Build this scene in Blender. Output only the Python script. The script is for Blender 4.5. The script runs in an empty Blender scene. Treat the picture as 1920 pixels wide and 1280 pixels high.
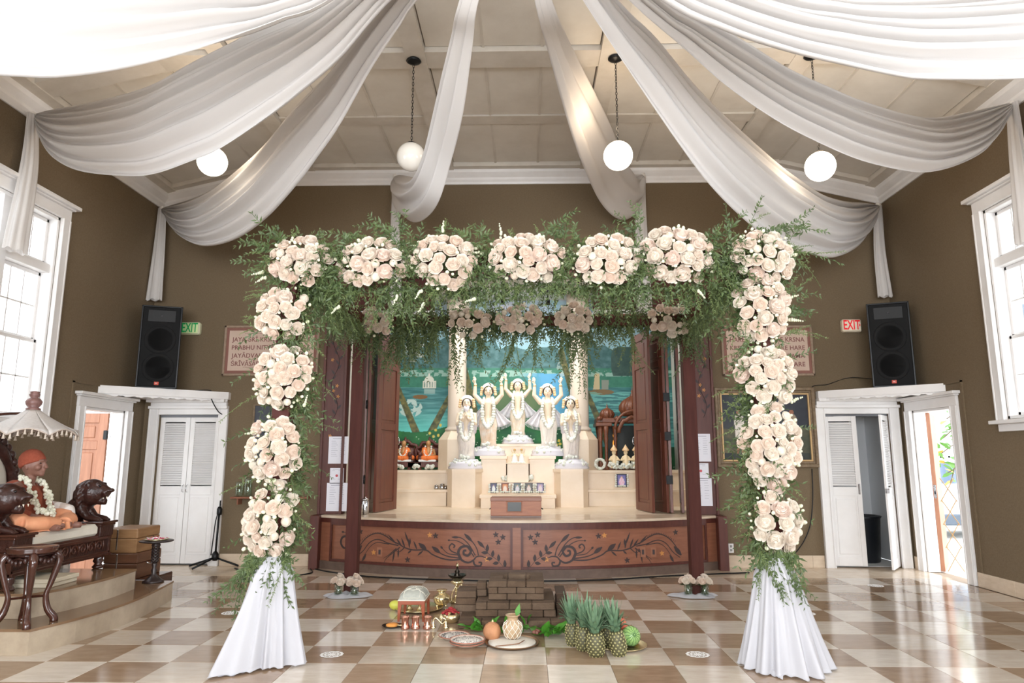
import bpy, math, random
import numpy as np
from mathutils import Vector, Matrix, Euler
random.seed(7)
R = math.radians
SC = bpy.context.scene
COL = SC.collection
PI = math.pi

# ------------------------------------------------------------------ camera, world, light, exposure
TH = math.atan(218/1280); PH = math.atan(28*math.cos(TH)/1280); H = 1.45
cam = bpy.data.objects.new('camera', bpy.data.cameras.new('camera')); COL.objects.link(cam)
cam.data.sensor_width = 36; cam.data.lens = 24.0; cam.data.clip_start = .05; cam.data.clip_end = 300
cam.location = (0, 0, H); cam.rotation_euler = (PI/2+TH, 0, PH)
SC.camera = cam
SC.view_settings.view_transform = 'Standard'; SC.view_settings.look = 'None'
SC.view_settings.gamma = 1; SC.view_settings.use_curve_mapping = False
SC.view_settings.exposure = 0.17
SC.cycles.use_denoising = True
SC.cycles.max_bounces = 8; SC.cycles.diffuse_bounces = 5; SC.cycles.glossy_bounces = 4
SC.cycles.transmission_bounces = 6; SC.cycles.transparent_max_bounces = 12
SC.cycles.sample_clamp_indirect = 6; SC.cycles.caustics_reflective = False; SC.cycles.caustics_refractive = False

W = bpy.data.worlds.new('overcast_sky'); SC.world = W; W.use_nodes = True
W.node_tree.nodes['Background'].inputs[0].default_value = (.86, .93, 1, 1)
W.node_tree.nodes['Background'].inputs[1].default_value = 5.0

def area(name, loc, rot, sx, sy, power, col=(1, 1, 1), spread=180):
    l = bpy.data.lights.new(name, 'AREA'); l.shape = 'RECTANGLE'; l.size = sx; l.size_y = sy
    l.energy = power; l.color = col; l.spread = R(spread)
    o = bpy.data.objects.new(name, l); COL.objects.link(o); o.location = loc; o.rotation_euler = rot
    return o
COOL = (.86, .93, 1.0); WARM = (1, .78, .55)
WINY = (6.7, 2.6, -1.6)          # window centres along both side walls
WL, WR = -5.42, 5.17             # side walls
YB, YR = 9.6, -4.2               # back wall (altar), rear wall
for wy in WINY[1:]:              # added fill lights outside the unseen side windows, brightening the room
    area('added_side_fill', (WL-.35, wy, 3.05), (0, R(-90), 0), 2.4, 1.4, 280, COOL, 140)
    area('added_side_fill', (WR+.35, wy, 3.05), (0, R(90), 0), 2.4, 1.4, 280, COOL, 140)
area('added_rear_fill', (-.1, YR-.3, 2.1), (R(82), 0, 0), 7.2, 2.6, 720, (.94, .97, 1), 150)  # added broad fill from behind the camera, placed at an unseen rear opening
area('niche_ceiling_light', (-.15, 10.6, 3.9), (R(18), 0, 0), 3.0, .5, 75, (1, .96, .9))

# ------------------------------------------------------------------ projection helper (pixel of the 1920x1280 frame -> point of the room)
_c, _s = math.cos(TH), math.sin(TH)
def ray(px, py):
    u = (px-960)/1280; v = (640-py)/1280
    fw = _c-v*_s; z = _s+v*_c
    return (u*math.cos(PH)-fw*math.sin(PH), u*math.sin(PH)+fw*math.cos(PH), z)
def aY(px, py, Y): d = ray(px, py); k = Y/d[1]; return Vector((d[0]*k, Y, H+d[2]*k))
def aZ(px, py, Z=0.): d = ray(px, py); k = (Z-H)/d[2]; return Vector((d[0]*k, d[1]*k, Z))
def aX(px, py, X): d = ray(px, py); k = X/d[0]; return Vector((X, d[1]*k, H+d[2]*k))

# ------------------------------------------------------------------ materials
def lin(h):
    if isinstance(h, str):
        h = h.lstrip('#'); h = [int(h[i:i+2], 16)/255 for i in (0, 2, 4)]
    return tuple((c/12.92 if c <= .04045 else ((c+.055)/1.055)**2.4) for c in h)+(1,)
MATS = {}
def M(name, col=None, rough=.5, metal=0, col2=None, scale=8, detail=4, stretch=None, bump=0, bscale=None, rnd=None, trans=0,
      emit=0, spec=.5, coat=0, sharp=None, attr=None, alpha=1, wave=None):
    if name in MATS: return MATS[name]
    m = bpy.data.materials.new(name); m.use_nodes = True; MATS[name] = m
    nt = m.node_tree; N = nt.nodes; L = nt.links; b = N['Principled BSDF']
    b.inputs['Roughness'].default_value = rough; b.inputs['Metallic'].default_value = metal
    b.inputs['Specular IOR Level'].default_value = spec
    if coat: b.inputs['Coat Weight'].default_value = coat; b.inputs['Coat Roughness'].default_value = .08
    geo = N.new('ShaderNodeNewGeometry')
    vec = geo.outputs['Position']
    if stretch:
        mp = N.new('ShaderNodeMapping'); mp.inputs['Scale'].default_value = stretch
        L.new(vec, mp.inputs[0]); vec = mp.outputs[0]
    c = lin(col) if col else (1, 1, 1, 1)
    out = None
    if attr:
        a = N.new('ShaderNodeVertexColor'); a.layer_name = attr; out = a.outputs[0]
    elif col2:
        if wave:
            n = N.new('ShaderNodeTexWave'); n.inputs['Scale'].default_value = wave; n.inputs['Distortion'].default_value = 6
            n.inputs['Detail'].default_value = 3; n.inputs['Detail Scale'].default_value = 1.5; fac = n.outputs['Fac']
        else:
            n = N.new('ShaderNodeTexNoise'); n.inputs['Scale'].default_value = scale; n.inputs['Detail'].default_value = detail
            n.inputs['Roughness'].default_value = .6; fac = n.outputs['Fac']
        L.new(vec, n.inputs['Vector'])
        r = N.new('ShaderNodeValToRGB'); r.color_ramp.elements[0].color = c; r.color_ramp.elements[1].color = lin(col2)
        lo, hi = sharp or (.3, .7); r.color_ramp.elements[0].position = lo; r.color_ramp.elements[1].position = hi
        L.new(fac, r.inputs[0]); out = r.outputs[0]
    if rnd:
        oi = N.new('ShaderNodeObjectInfo'); mx = N.new('ShaderNodeMix'); mx.data_type = 'RGBA'
        L.new(oi.outputs['Random'], mx.inputs[0])
        if out: L.new(out, mx.inputs[6])
        else: mx.inputs[6].default_value = c
        mx.inputs[7].default_value = lin(rnd)
        if out: # keep texture: multiply by random brightness instead
            mx.blend_type = 'MULTIPLY'
        out = mx.outputs[2]
    if out: L.new(out, b.inputs['Base Color'])
    else: b.inputs['Base Color'].default_value = c
    if bump:
        n2 = N.new('ShaderNodeTexNoise'); n2.inputs['Scale'].default_value = bscale or scale*3; n2.inputs['Detail'].default_value = 3
        L.new(vec, n2.inputs['Vector'])
        bp = N.new('ShaderNodeBump'); bp.inputs['Strength'].default_value = bump; bp.inputs['Distance'].default_value = .01
        L.new(n2.outputs['Fac'], bp.inputs['Height']); L.new(bp.outputs[0], b.inputs['Normal'])
    if emit:
        b.inputs['Emission Strength'].default_value = emit
        if out: L.new(out, b.inputs['Emission Color'])
        else: b.inputs['Emission Color'].default_value = c
    if alpha < 1: b.inputs['Alpha'].default_value = alpha
    if trans:
        t = N.new('ShaderNodeBsdfTranslucent'); ms = N.new('ShaderNodeMixShader'); ms.inputs[0].default_value = trans
        if out: L.new(out, t.inputs[0])
        else: t.inputs[0].default_value = c
        L.new(b.outputs[0], ms.inputs[1]); L.new(t.outputs[0], ms.inputs[2])
        L.new(ms.outputs[0], N['Material Output'].inputs[0])
    return m
def glassy(name, tint=(1, 1, 1), tr=.85, rough=.03):
    if name in MATS: return MATS[name]
    m = bpy.data.materials.new(name); m.use_nodes = True; MATS[name] = m
    nt = m.node_tree; N = nt.nodes; L = nt.links; N.remove(N['Principled BSDF'])
    t = N.new('ShaderNodeBsdfTransparent'); t.inputs[0].default_value = (*tint, 1)
    g = N.new('ShaderNodeBsdfGlossy'); g.inputs['Roughness'].default_value = rough
    ms = N.new('ShaderNodeMixShader'); ms.inputs[0].default_value = 1-tr
    L.new(t.outputs[0], ms.inputs[1]); L.new(g.outputs[0], ms.inputs[2]); L.new(ms.outputs[0], N['Material Output'].inputs[0])
    return m
wallm = M('wall_fabric', '#766650', .9, col2='#6a5a44', scale=60, bump=.25, bscale=220)
ceilm = M('ceiling_paint', '#dcd6cc', .7, col2='#d0c9be', scale=2.5, bump=.1, bscale=60)
beamm = M('beam_paint', '#d2cbc1', .65, col2='#c4bcb0', scale=4, bump=.08, bscale=50)
groove = M('ceiling_joint', '#9c9083', .9)
trimm = M('white_trim', '#e9e7e6', .4, col2='#e1dedc', scale=3)
tileL = M('light_travertine', '#ddd4c9', .12, col2='#cbbfb0', scale=5, detail=8, stretch=(1, 3, 1), rnd='#e8e2dc', spec=.6)
tileD = M('brown_travertine', '#af9882', .12, col2='#9a826b', scale=5, detail=8, stretch=(1, 3, 1), rnd='#e2dad2', spec=.6)
stone = M('travertine', '#d8c6b0', .2, col2='#c6b29b', scale=6, detail=8, stretch=(1, 1, 2.5))
stepst = M('step_travertine', '#b9a994', .3, col2='#a2927e', scale=7, detail=8, bump=.05)
stepd = M('step_tread_brown', '#8a6f55', .12, col2='#775d46', scale=7, detail=8)
limest = M('altar_limestone', '#ead9c3', .35, col2='#e0ccb2', scale=3, detail=6)
grout = M('grout', '#9d8a76', .7)
cloth = M('sheer_white_cloth', '#dedad7', .75, trans=.3, spec=.2)
cloth2 = M('white_chiffon', '#cbcacf', .75, trans=.25, spec=.2)
postw = M('mahogany_post', '#542d26', .6, col2='#45211c', scale=4, stretch=(6, 6, .6), spec=.2)
stagew = M('stage_wood', '#95614a', .4, col2='#80513d', scale=5, stretch=(.8, 1, 5), detail=6)
framew = M('dark_frame_wood', '#5f3128', .4, col2='#4d261f', scale=4, stretch=(6, 6, .7))
doorw = M('folding_door_wood', '#6e3c2c', .35, col2='#5a2e22', scale=4, stretch=(6, 6, .7))
carvew = M('carved_rosewood', '#3d2019', .3, col2='#2a1511', scale=20, bump=.5, bscale=45)
carvew2 = M('polished_rosewood', '#4a2a20', .2, col2='#361b14', scale=6, coat=.4)
orangew = M('oak_door', '#b07a5c', .45, col2='#9a6448', scale=4, stretch=(6, 6, .6))
paintd = M('ornament_dark_paint', '#3a2c2b', .6)
painto = M('ornament_gold_paint', '#c98a4a', .55)
black = M('black_plastic', '#0e0f11', .6); blackg = M('speaker_grille', '#0c0d0f', .85, bump=.5, bscale=400)
blackm = M('black_metal', '#111214', .4, metal=.4)
brass = M('brass', '#e3d0a4', .24, metal=.9); copper = M('copper', '#deb29e', .25, metal=1, col2='#c48a76', scale=12)
steel = M('stainless_steel', '#c9c9cb', .18, metal=1)
goldp = M('gilt_frame', '#86725a', .5, metal=.1, col2='#66543e', scale=30, bump=.3)
marble = M('white_marble', '#f3efe8', .3, col2='#e8dfd2', scale=5)
skinst = M('ivory_marble', '#f1dfc4', .3)
paper = M('white_paper', '#e9e9f2', .7)
glass = glassy('window_glass', (1, 1, 1), .93); vglass = glassy('vase_glass', (.93, .98, .95), .9)
rosem = M('rose_petal', '#e6ddd0', .6, rnd='#e5d3c4', trans=.08, spec=.25)
peonym = M('peony_petal', '#e6ddd0', .65, rnd='#e6d4c8', trans=.08, spec=.25)
ranm = M('ranunculus_petal', '#e6e1d4', .5, rnd='#e6d9cb', trans=.1, spec=.25)
budm = M('cream_bud', '#ebe7cf', .5, rnd='#e3e6c8')
leafd = M('ruscus_leaf', '#41522e', .5, col2='#5a6b3e', scale=9, trans=.15)
leafl = M('fern_leaf', '#5f7040', .55, col2='#7c8c56', scale=7, trans=.25)
leafb = M('betel_leaf', '#3d7a22', .35, col2='#5da03a', scale=12, trans=.2)
whitef = M('white_petal', '#f4f5ee', .6, trans=.1)

# ------------------------------------------------------------------ mesh builder
class MB:
    def __init__(s): s.v = []; s.f = []; s.m = []; s.sm = []; s.mats = []; s.cur = 0; s.smooth = False
    def use(s, mat, smooth=None):
        if mat not in s.mats: s.mats.append(mat)
        s.cur = s.mats.index(mat)
        if smooth is not None: s.smooth = smooth
        return s
    def add(s, vs, fs, T=None):
        o = len(s.v)
        if T is not None: vs = [T @ Vector(p) for p in vs]
        s.v += [tuple(p) for p in vs]
        for f in fs: s.f.append(tuple(i+o for i in f)); s.m.append(s.cur); s.sm.append(s.smooth)
        return s
    def box(s, x0, x1, y0, y1, z0, z1, T=None):
        vs = [(x, y, z) for z in (z0, z1) for y in (y0, y1) for x in (x0, x1)]
        sm = s.smooth; s.smooth = False
        s.add(vs, [(0, 2, 3, 1), (4, 5, 7, 6), (0, 1, 5, 4), (2, 6, 7, 3), (0, 4, 6, 2), (1, 3, 7, 5)], T); s.smooth = sm
        return s
    def bbox(s, x0, x1, y0, y1, z0, z1, b=.004, T=None):   # box with chamfered edges
        c = ((x0+x1)/2, (y0+y1)/2, (z0+z1)/2); h = ((x1-x0)/2, (y1-y0)/2, (z1-z0)/2)
        b = min(b, min(h)*.6); vs = []; idx = {}
        for sx in (-1, 1):
            for sy in (-1, 1):
                for sz in (-1, 1):
                    for ax in range(3):
                        p = [sx*h[0], sy*h[1], sz*h[2]]
                        for k in range(3):
                            if k != ax: p[k] -= (sx, sy, sz)[k]*b
                        idx[(sx, sy, sz, ax)] = len(vs); vs.append((c[0]+p[0], c[1]+p[1], c[2]+p[2]))
        fs = []
        for ax in range(3):
            for sg in (-1, 1):
                u, w = [k for k in range(3) if k != ax]; q = []
                for a, bb in ((-1, -1), (1, -1), (1, 1), (-1, 1)):
                    k = [0, 0, 0]; k[ax] = sg; k[u] = a; k[w] = bb; q.append(idx[(*k, ax)])
                if (sg > 0) == (ax == 1): q.reverse()
                fs.append(q)
        for ax in range(3):
            u, w = [k for k in range(3) if k != ax]
            for a in (-1, 1):
                for bb in (-1, 1):
                    q = []
                    for (sg, t) in ((-1, u), (1, u), (1, w), (-1, w)):
                        k = [0, 0, 0]; k[ax] = sg; k[u] = a; k[w] = bb; q.append(idx[(*k, t)])
                    if (a*bb > 0) != (ax == 1): q.reverse()
                    fs.append(q)
        for sx in (-1, 1):
            for sy in (-1, 1):
                for sz in (-1, 1):
                    q = [idx[(sx, sy, sz, k)] for k in range(3)]
                    if sx*sy*sz < 0: q.reverse()
                    fs.append(q)
        sm = s.smooth; s.smooth = False; s.add(vs, fs, T); s.smooth = sm
        return s
    def lathe(s, prof, n=20, c=(0, 0, 0), T=None, sx=1, sy=1, wob=None, close=True):
        vs = []; fs = []
        for (r, z) in prof:
            for k in range(n):
                a = 2*PI*k/n; rr = r*(wob(a, z) if wob else 1)
                vs.append((c[0]+rr*math.cos(a)*sx, c[1]+rr*math.sin(a)*sy, c[2]+z))
        for i in range(len(prof)-1):
            for k in range(n):
                k2 = (k+1) % n; fs.append((i*n+k, i*n+k2, (i+1)*n+k2, (i+1)*n+k))
        if close:
            if prof[0][0] > 1e-4: fs.append(tuple(range(n-1, -1, -1)))
            if prof[-1][0] > 1e-4: fs.append(tuple((len(prof)-1)*n+k for k in range(n)))
        return s.add(vs, fs, T)
    def ball(s, c, r, n=12, m=8, T=None):
        if not hasattr(r, '__len__'): r = (r, r, r)
        vs = [(c[0], c[1], c[2]-r[2])]; fs = []
        for i in range(1, m):
            t = -PI/2+PI*i/m
            for k in range(n):
                a = 2*PI*k/n; vs.append((c[0]+r[0]*math.cos(t)*math.cos(a), c[1]+r[1]*math.cos(t)*math.sin(a), c[2]+r[2]*math.sin(t)))
        vs.append((c[0], c[1], c[2]+r[2])); e = len(vs)-1
        for k in range(n):
            k2 = (k+1) % n; fs.append((0, 1+k2, 1+k)); fs.append((e, e-n+k, e-n+k2))
            for i in range(m-2): fs.append((1+i*n+k, 1+i*n+k2, 1+(i+1)*n+k2, 1+(i+1)*n+k))
        return s.add(vs, fs, T)
    def tube(s, pts, rad, n=8, T=None, flat=1.0, cap=True):
        pts = [Vector(p) for p in pts]
        if not hasattr(rad, '__len__'): rad = [rad]*len(pts)
        vs = []; fs = []; up = None
        for i, p in enumerate(pts):
            d = (pts[min(i+1, len(pts)-1)]-pts[max(i-1, 0)]).normalized()
            if up is None:
                up = Vector((0, 0, 1)) if abs(d.z) < .9 else Vector((1, 0, 0))
            a = d.cross(up).normalized(); b = a.cross(d).normalized(); up = b
            for k in range(n):
                t = 2*PI*k/n; vs.append(p+a*rad[i]*math.cos(t)+b*rad[i]*flat*math.sin(t))
        for i in range(len(pts)-1):
            for k in range(n):
                k2 = (k+1) % n; fs.append((i*n+k, i*n+k2, (i+1)*n+k2, (i+1)*n+k))
        if cap: fs.append(tuple(range(n-1, -1, -1))); fs.append(tuple((len(pts)-1)*n+k for k in range(n)))
        return s.add(vs, fs, T)
    def grid(s, nu, nv, fn, T=None, closeu=False):
        vs = [fn(i/(nu-1 if not closeu else nu), j/(nv-1)) for j in range(nv) for i in range(nu)]; fs = []
        for j in range(nv-1):
            for i in range(nu if closeu else nu-1):
                i2 = (i+1) % nu; fs.append((j*nu+i, j*nu+i2, (j+1)*nu+i2, (j+1)*nu+i))
        return s.add(vs, fs, T)
    def prism(s, poly, z0, z1, T=None):   # poly: ccw (x,y)
        n = len(poly); vs = [(x, y, z0) for x, y in poly]+[(x, y, z1) for x, y in poly]
        fs = [tuple(range(n-1, -1, -1)), tuple(range(n, 2*n))]+[(i, (i+1) % n, n+(i+1) % n, n+i) for i in range(n)]
        return s.add(vs, fs, T)
    def build(s, name, parent=None, loc=None, kind=None, label=None, cat=None, group=None, mat=None):
        if not s.mats: s.mats = [mat]
        me = bpy.data.meshes.new(name)
        v = np.array(s.v, dtype=np.float32)
        if parent is not None: org = Vector(world(parent))
        elif loc is not None: org = Vector(loc)
        else: lo = v.min(0); hi = v.max(0); org = Vector(((lo[0]+hi[0])/2, (lo[1]+hi[1])/2, lo[2]))
        off = org if parent is None or loc is None else Vector(loc)
        v = v-np.array(off, dtype=np.float32)
        me.from_pydata(v.tolist(), [], s.f)
        for m_ in s.mats: me.materials.append(m_)
        me.polygons.foreach_set('material_index', s.m); me.polygons.foreach_set('use_smooth', s.sm)
        o = bpy.data.objects.new(name, me); COL.objects.link(o)
        if parent is not None:
            o.parent = parent
            o.location = (off-org) if loc is not None else (0, 0, 0)
            WORLD[o.name] = tuple(off)
        else: o.location = org; WORLD[o.name] = tuple(org)
        tag(o, label, cat, group, kind)
        return o
WORLD = {}
def world(o): return WORLD.get(o.name, tuple(o.location))
def tag(o, label=None, cat=None, group=None, kind=None):
    if label: o['label'] = label
    if cat: o['category'] = cat
    if group: o['group'] = group
    if kind: o['kind'] = kind
def thing(name, loc, label=None, cat=None, group=None, kind=None):
    o = bpy.data.objects.new(name, None); COL.objects.link(o); o.location = loc; WORLD[o.name] = tuple(loc)
    o.empty_display_size = .1; tag(o, label, cat, group, kind)
    return o
def copy_tree(o, parent=None, loc=None, rz=None, label=None, scale=None):
    c = o.copy(); COL.objects.link(c); c.parent = parent
    for ch in list(o.children): copy_tree(ch, c)
    if loc is not None: c.location = loc; WORLD[c.name] = tuple(loc)
    if rz is not None: c.rotation_euler.z = rz
    if label: c['label'] = label
    if scale: c.scale = (scale,)*3
    return c
def inst(me, name, parent, loc, rot=None, scale=None, wl=None):   # a piece that shares mesh data; loc relative to parent
    o = bpy.data.objects.new(name, me); COL.objects.link(o); o.parent = parent; o.location = loc
    if rot is not None:
        o.rotation_mode = 'QUATERNION' if len(rot) == 4 else 'XYZ'
        if len(rot) == 4: o.rotation_quaternion = rot
        else: o.rotation_euler = rot
    if scale is not None: o.scale = scale if hasattr(scale, '__len__') else (scale,)*3
    return o
def meshof(mb, name):
    me = bpy.data.meshes.new(name); me.from_pydata([tuple(p) for p in mb.v], [], mb.f)
    for m_ in mb.mats: me.materials.append(m_)
    me.polygons.foreach_set('material_index', mb.m); me.polygons.foreach_set('use_smooth', mb.sm)
    return me
def B(mat, smooth=False): return MB().use(mat, smooth)
def rnd(a, b): return random.uniform(a, b)
def TR(x=0, y=0, z=0, rz=0, rx=0, ry=0, s=1): return Matrix.Translation((x, y, z)) @ Euler((rx, ry, rz)).to_matrix().to_4x4() @ Matrix.Scale(s, 4)
def spline(pts, n):    # Catmull-Rom through points
    P = [Vector(p) for p in pts]; P = [P[0]*2-P[1]]+P+[P[-1]*2-P[-2]]; out = []; segs = len(P)-3
    for i in range(n):
        t = i/(n-1)*segs; k = min(int(t), segs-1); t -= k; a, b, c, d = P[k:k+4]
        out.append(.5*((2*b)+(c-a)*t+(2*a-5*b+4*c-d)*t*t+(3*b-a-3*c+d)*t**3))
    return out
# ================================================================== THE ROOM
def wall_holes(axis, u0, u1, z0, z1, holes, a, b, mat, name, topfn=None):
    mb = B(mat)
    us = sorted({u0, u1, *[h[0] for h in holes], *[h[1] for h in holes]})
    for k in range(len(us)-1):
        ua, ub = us[k], us[k+1]; hs = sorted([h for h in holes if h[0] <= ua+1e-6 and h[1] >= ub-1e-6], key=lambda h: h[2])
        z = z0; zs = []
        for h in hs:
            if h[2] > z: zs.append((z, h[2]))
            z = h[3]
        if z < z1: zs.append((z, z1))
        for za, zb in zs:
            if axis == 'x': mb.box(ua, ub, a, b, za, zb)
            else: mb.box(a, b, ua, ub, za, zb)
    return mb.build(name, kind='structure')
DOORZ = 2.07
LD = (8.24, 9.12)       # door opening in the left wall (Y range)
RD = (8.42, 9.3)
winz = (1.86, 4.2); whw = .78
wall_left = wall_holes('y', YR, YB+.15, 0, 5.35, [(wy-whw, wy+whw, *winz) for wy in WINY]+[(LD[0], LD[1], -1, DOORZ)], WL-.16, WL, wallm, 'wall_left')
wall_right = wall_holes('y', YR, YB+.15, 0, 5.35, [(wy-whw, wy+whw, *winz) for wy in WINY]+[(RD[0], RD[1], -1, DOORZ)], WR, WR+.16, wallm, 'wall_right')
CL = (-5.2, -4.34); CR = (4.12, 5.0)      # closet openings in the back wall
OPN = (-2.6, 2.36)                        # stage opening
wall_back = wall_holes('x', WL-.2, WR+.2, 0, 5.66, [(CL[0], CL[1], -1, 2.05), (CR[0], CR[1], -1, 2.05), (OPN[0], OPN[1], -1, 4.05)], YB, YB+.15, wallm, 'wall_back')
wall_rear = wall_holes('x', WL-.2, WR+.2, 0, 5.66, [(-3.6, 3.4, 1.0, 4.2)], YR-.2, YR, wallm, 'wall_rear')
rw = B(trimm)
for k in range(8): rw.box(-3.6+k*1.0-.05, -3.6+k*1.0+.05, YR-.12, YR-.04, 1.0, 4.2)
for z in (1.0, 2.6, 4.2): rw.box(-3.65, 3.45, YR-.12, YR-.04, z-.05, z+.05)
rw.build('window_7', kind='structure')

# ---- floor: real tiles, checker
T = .4525
fl = B(grout).box(WL-.2, WR+.2, YR-.2, YB+.2, -.06, -.006).build('floor', kind='structure')
def tile_mesh(mat):
    mb = B(mat); mb.bbox(-T/2+.0012, T/2-.0012, -T/2+.0012, T/2-.0012, -.02, 0, .0015); return meshof(mb, 'tile')
tmL, tmD = tile_mesh(tileL), tile_mesh(tileD)
# grid: one joint crosses x=X0 (line through the left pixel diagonal), rows at depth Y0
X0 = -1.673; Y0 = 5.18
cells = []
for i in range(-9, 16):
    for j in range(-21, 11):
        cx = X0+(i+.5)*T; cy = Y0+(j+.5)*T
        if cx < WL-.1 or cx > WR+.15 or cy < YR or cy > YB+.1: continue
        if cy > Y0+8*T: continue
        cells.append((cx, cy, (i+j) % 2))
vis = sorted([c for c in cells if c[1] > 4.6 and abs(c[0]) < c[1]*.80+.3], key=lambda c: c[1])
first = set(vis[:300]); rest_mb = MB()
for c in cells:
    if c in first:
        inst(tmD if c[2] == 0 else tmL, 'tile', fl, (c[0]-world(fl)[0], c[1]-world(fl)[1], -world(fl)[2]))
    else:
        rest_mb.use(tileD if c[2] == 0 else tileL).bbox(c[0]-T/2+.0012, c[0]+T/2-.0012, c[1]-T/2+.0012, c[1]+T/2-.0012, -.02, 0, .0015)
rest_mb.build('distant_tile', fl, kind='stuff')
# plain border strip along the back wall
bs = B(stone)
y_edge = Y0+8*T
x = WL
while x < WR: bs.bbox(x+.001, min(x+.608, WR), y_edge+.002, YB+.05, -.02, 0, .0015); x += .61
bs.build('border_tile', fl, kind='stuff')

# ---- ceiling
BX = [-5.285+2.06*k for k in range(6)]; XBR = BX[4]+.105+.617; XBL = BX[1]-.105-.617
CZ = 5.63; SL = .24
def cz(x): return CZ-SL*max(0, x-XBR)-SL*max(0, XBL-x)
ceil = B(groove)
xs = [WL-.2, XBL, XBR, WR+.2]
for a, b in zip(xs[:-1], xs[1:]):
    ceil.add([(a, YR-.2, cz(a)+.1), (b, YR-.2, cz(b)+.1), (b, YB+.2, cz(b)+.1), (a, YB+.2, cz(a)+.1),
              (a, YR-.2, cz(a)+.2), (b, YR-.2, cz(b)+.2), (b, YB+.2, cz(b)+.2), (a, YB+.2, cz(a)+.2)],
             [(3, 2, 1, 0), (4, 5, 6, 7), (0, 1, 5, 4), (2, 3, 7, 6), (1, 2, 6, 5), (3, 0, 4, 7)])
ceil = ceil.build('ceiling', kind='structure')
def slab(mb, x0, x1, y0, y1, d0, d1):   # follows the ceiling profile, d = height above the beam underside
    pts = [x0]+[q for q in (XBL, XBR) if x0+1e-3 < q < x1-1e-3]+[x1]
    for a, b in zip(pts[:-1], pts[1:]):
        mb.add([(a, y0, cz(a)+d0), (b, y0, cz(b)+d0), (b, y1, cz(b)+d0), (a, y1, cz(a)+d0),
                (a, y0, cz(a)+d1), (b, y0, cz(b)+d1), (b, y1, cz(b)+d1), (a, y1, cz(a)+d1)],
               [(3, 2, 1, 0), (4, 5, 6, 7), (0, 1, 5, 4), (2, 3, 7, 6), (1, 2, 6, 5), (3, 0, 4, 7)])
yb = [(9.37, 9.6, 1)]; y = 6.68
rowsY = []   # (centre, halfwidth, big)
for k in range(-4, 1): rowsY.append((6.68+2.74*k, .15, True)); rowsY.append((6.68+2.74*k+1.4, .105, False))
rowsY = sorted(rowsY)
for bx in BX:
    mb = B(beamm); slab(mb, bx-.105, min(bx+.105, WR), YR, YB, 0, .11); mb.build('ceiling_beam', ceil)
for (yc, hw, big) in rowsY:
    if yc < YR: continue
    mb = B(beamm); slab(mb, WL, WR, yc-hw, yc+hw, .012 if big else .05, .11); mb.build('ceiling_beam', ceil)
mb = B(beamm); slab(mb, WL, WR, 9.37, YB, .012, .11); mb.build('ceiling_beam', ceil)
edges = [YR]+[e for (yc, hw, _) in rowsY if yc > YR for e in (yc-hw, yc+hw)]+[9.37]
bays = [(WL, BX[0]-.105)]+[(BX[k]+.105, BX[k+1]-.105) for k in range(5)]+[(BX[5]+.105, WR)]
for q in range(0, len(edges), 2):
    ya, yb_ = edges[q], edges[q+1]
    if yb_-ya < .1: continue
    for (xa, xb) in bays:
        if xb-xa < .08: continue
        n = 3 if xb-xa > 1 else 1
        for k in range(n):
            u0 = xa+(xb-xa)*k/n; u1 = xa+(xb-xa)*(k+1)/n
            mb = B(ceilm); slab(mb, u0+.012, u1-.012, ya+.012, yb_-.012, .07, .1); mb.build('ceiling_panel', ceil)
            if k:
                mb = B(beamm); slab(mb, u0-.014, u0+.014, ya, yb_, .058, .075); mb.build('ceiling_batten', ceil)
# ---- crown mouldings
prof = [(0, -.18), (.02, -.18), (.03, -.15), (.05, -.12), (.055, -.09), (.09, -.06), (.12, -.03), (.125, 0), (.125, .03), (0, .03)]
def crown(name, path, nrm):
    mb = B(trimm)
    vs = []; n = len(prof)
    for (p, nn) in zip(path, nrm):
        for (o, u) in prof: vs.append((p[0]+nn[0]*o, p[1]+nn[1]*o, p[2]+u))
    fs = []
    for i in range(len(path)-1):
        for k in range(n): k2 = (k+1) % n; fs.append((i*n+k, i*n+k2, (i+1)*n+k2, (i+1)*n+k))
    fs.append(tuple(range(n))); fs.append(tuple(len(vs)-1-k for k in range(n)))
    mb.add(vs, fs); return mb.build(name, kind='structure')
crown('trim_1', [(x, YB, cz(x)) for x in (WL, XBL, XBR, WR)], [(0, -1)]*4)
crown('trim_2', [(WL, YR, cz(WL)), (WL, YB, cz(WL))], [(1, 0)]*2)
crown('trim_3', [(WR, YR, cz(WR)), (WR, YB, cz(WR))], [(-1, 0)]*2)

# ---- baseboards (separate stone slabs)
def baseboard(name, axis, segs, c, inward):
    root = thing(name, (0, 0, 0), kind='structure')
    for (a, b) in segs:
        x = a
        while x < b-.02:
            e = min(x+.61, b)
            if axis == 'x': mb = B(stone).bbox(x+.001, e-.001, c-.02 if inward < 0 else c, c if inward < 0 else c+.02, 0, .16, .003)
            else: mb = B(stone).bbox(c-.02 if inward < 0 else c, c if inward < 0 else c+.02, x+.001, e-.001, 0, .16, .003)
            mb.build('stone_slab', root); x = e
baseboard('baseboard_back', 'x', [(-4.2, -2.86), (2.6, 3.98)], YB, -1)
baseboard('baseboard_right', 'y', [(4.0, RD[0]-.13), (RD[1]+.13, YB-.04)], WR, -1)
baseboard('baseboard_left', 'y', [(4.0, LD[0]-.13), (LD[1]+.13, YB-.04)], WL, 1)
mb = B(wallm)
for (x0, x1, yy) in ((WL, WL+.014, LD[0]-.24), (WL, WL+.014, LD[1]+.19)): mb.box(x0, x1, yy, yy+.03, 0 if yy < 8.9 else .16, 2.36)
mb.box(WL, WL+.014, LD[0]-.24, LD[1]+.22, 2.34, 2.37)
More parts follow.
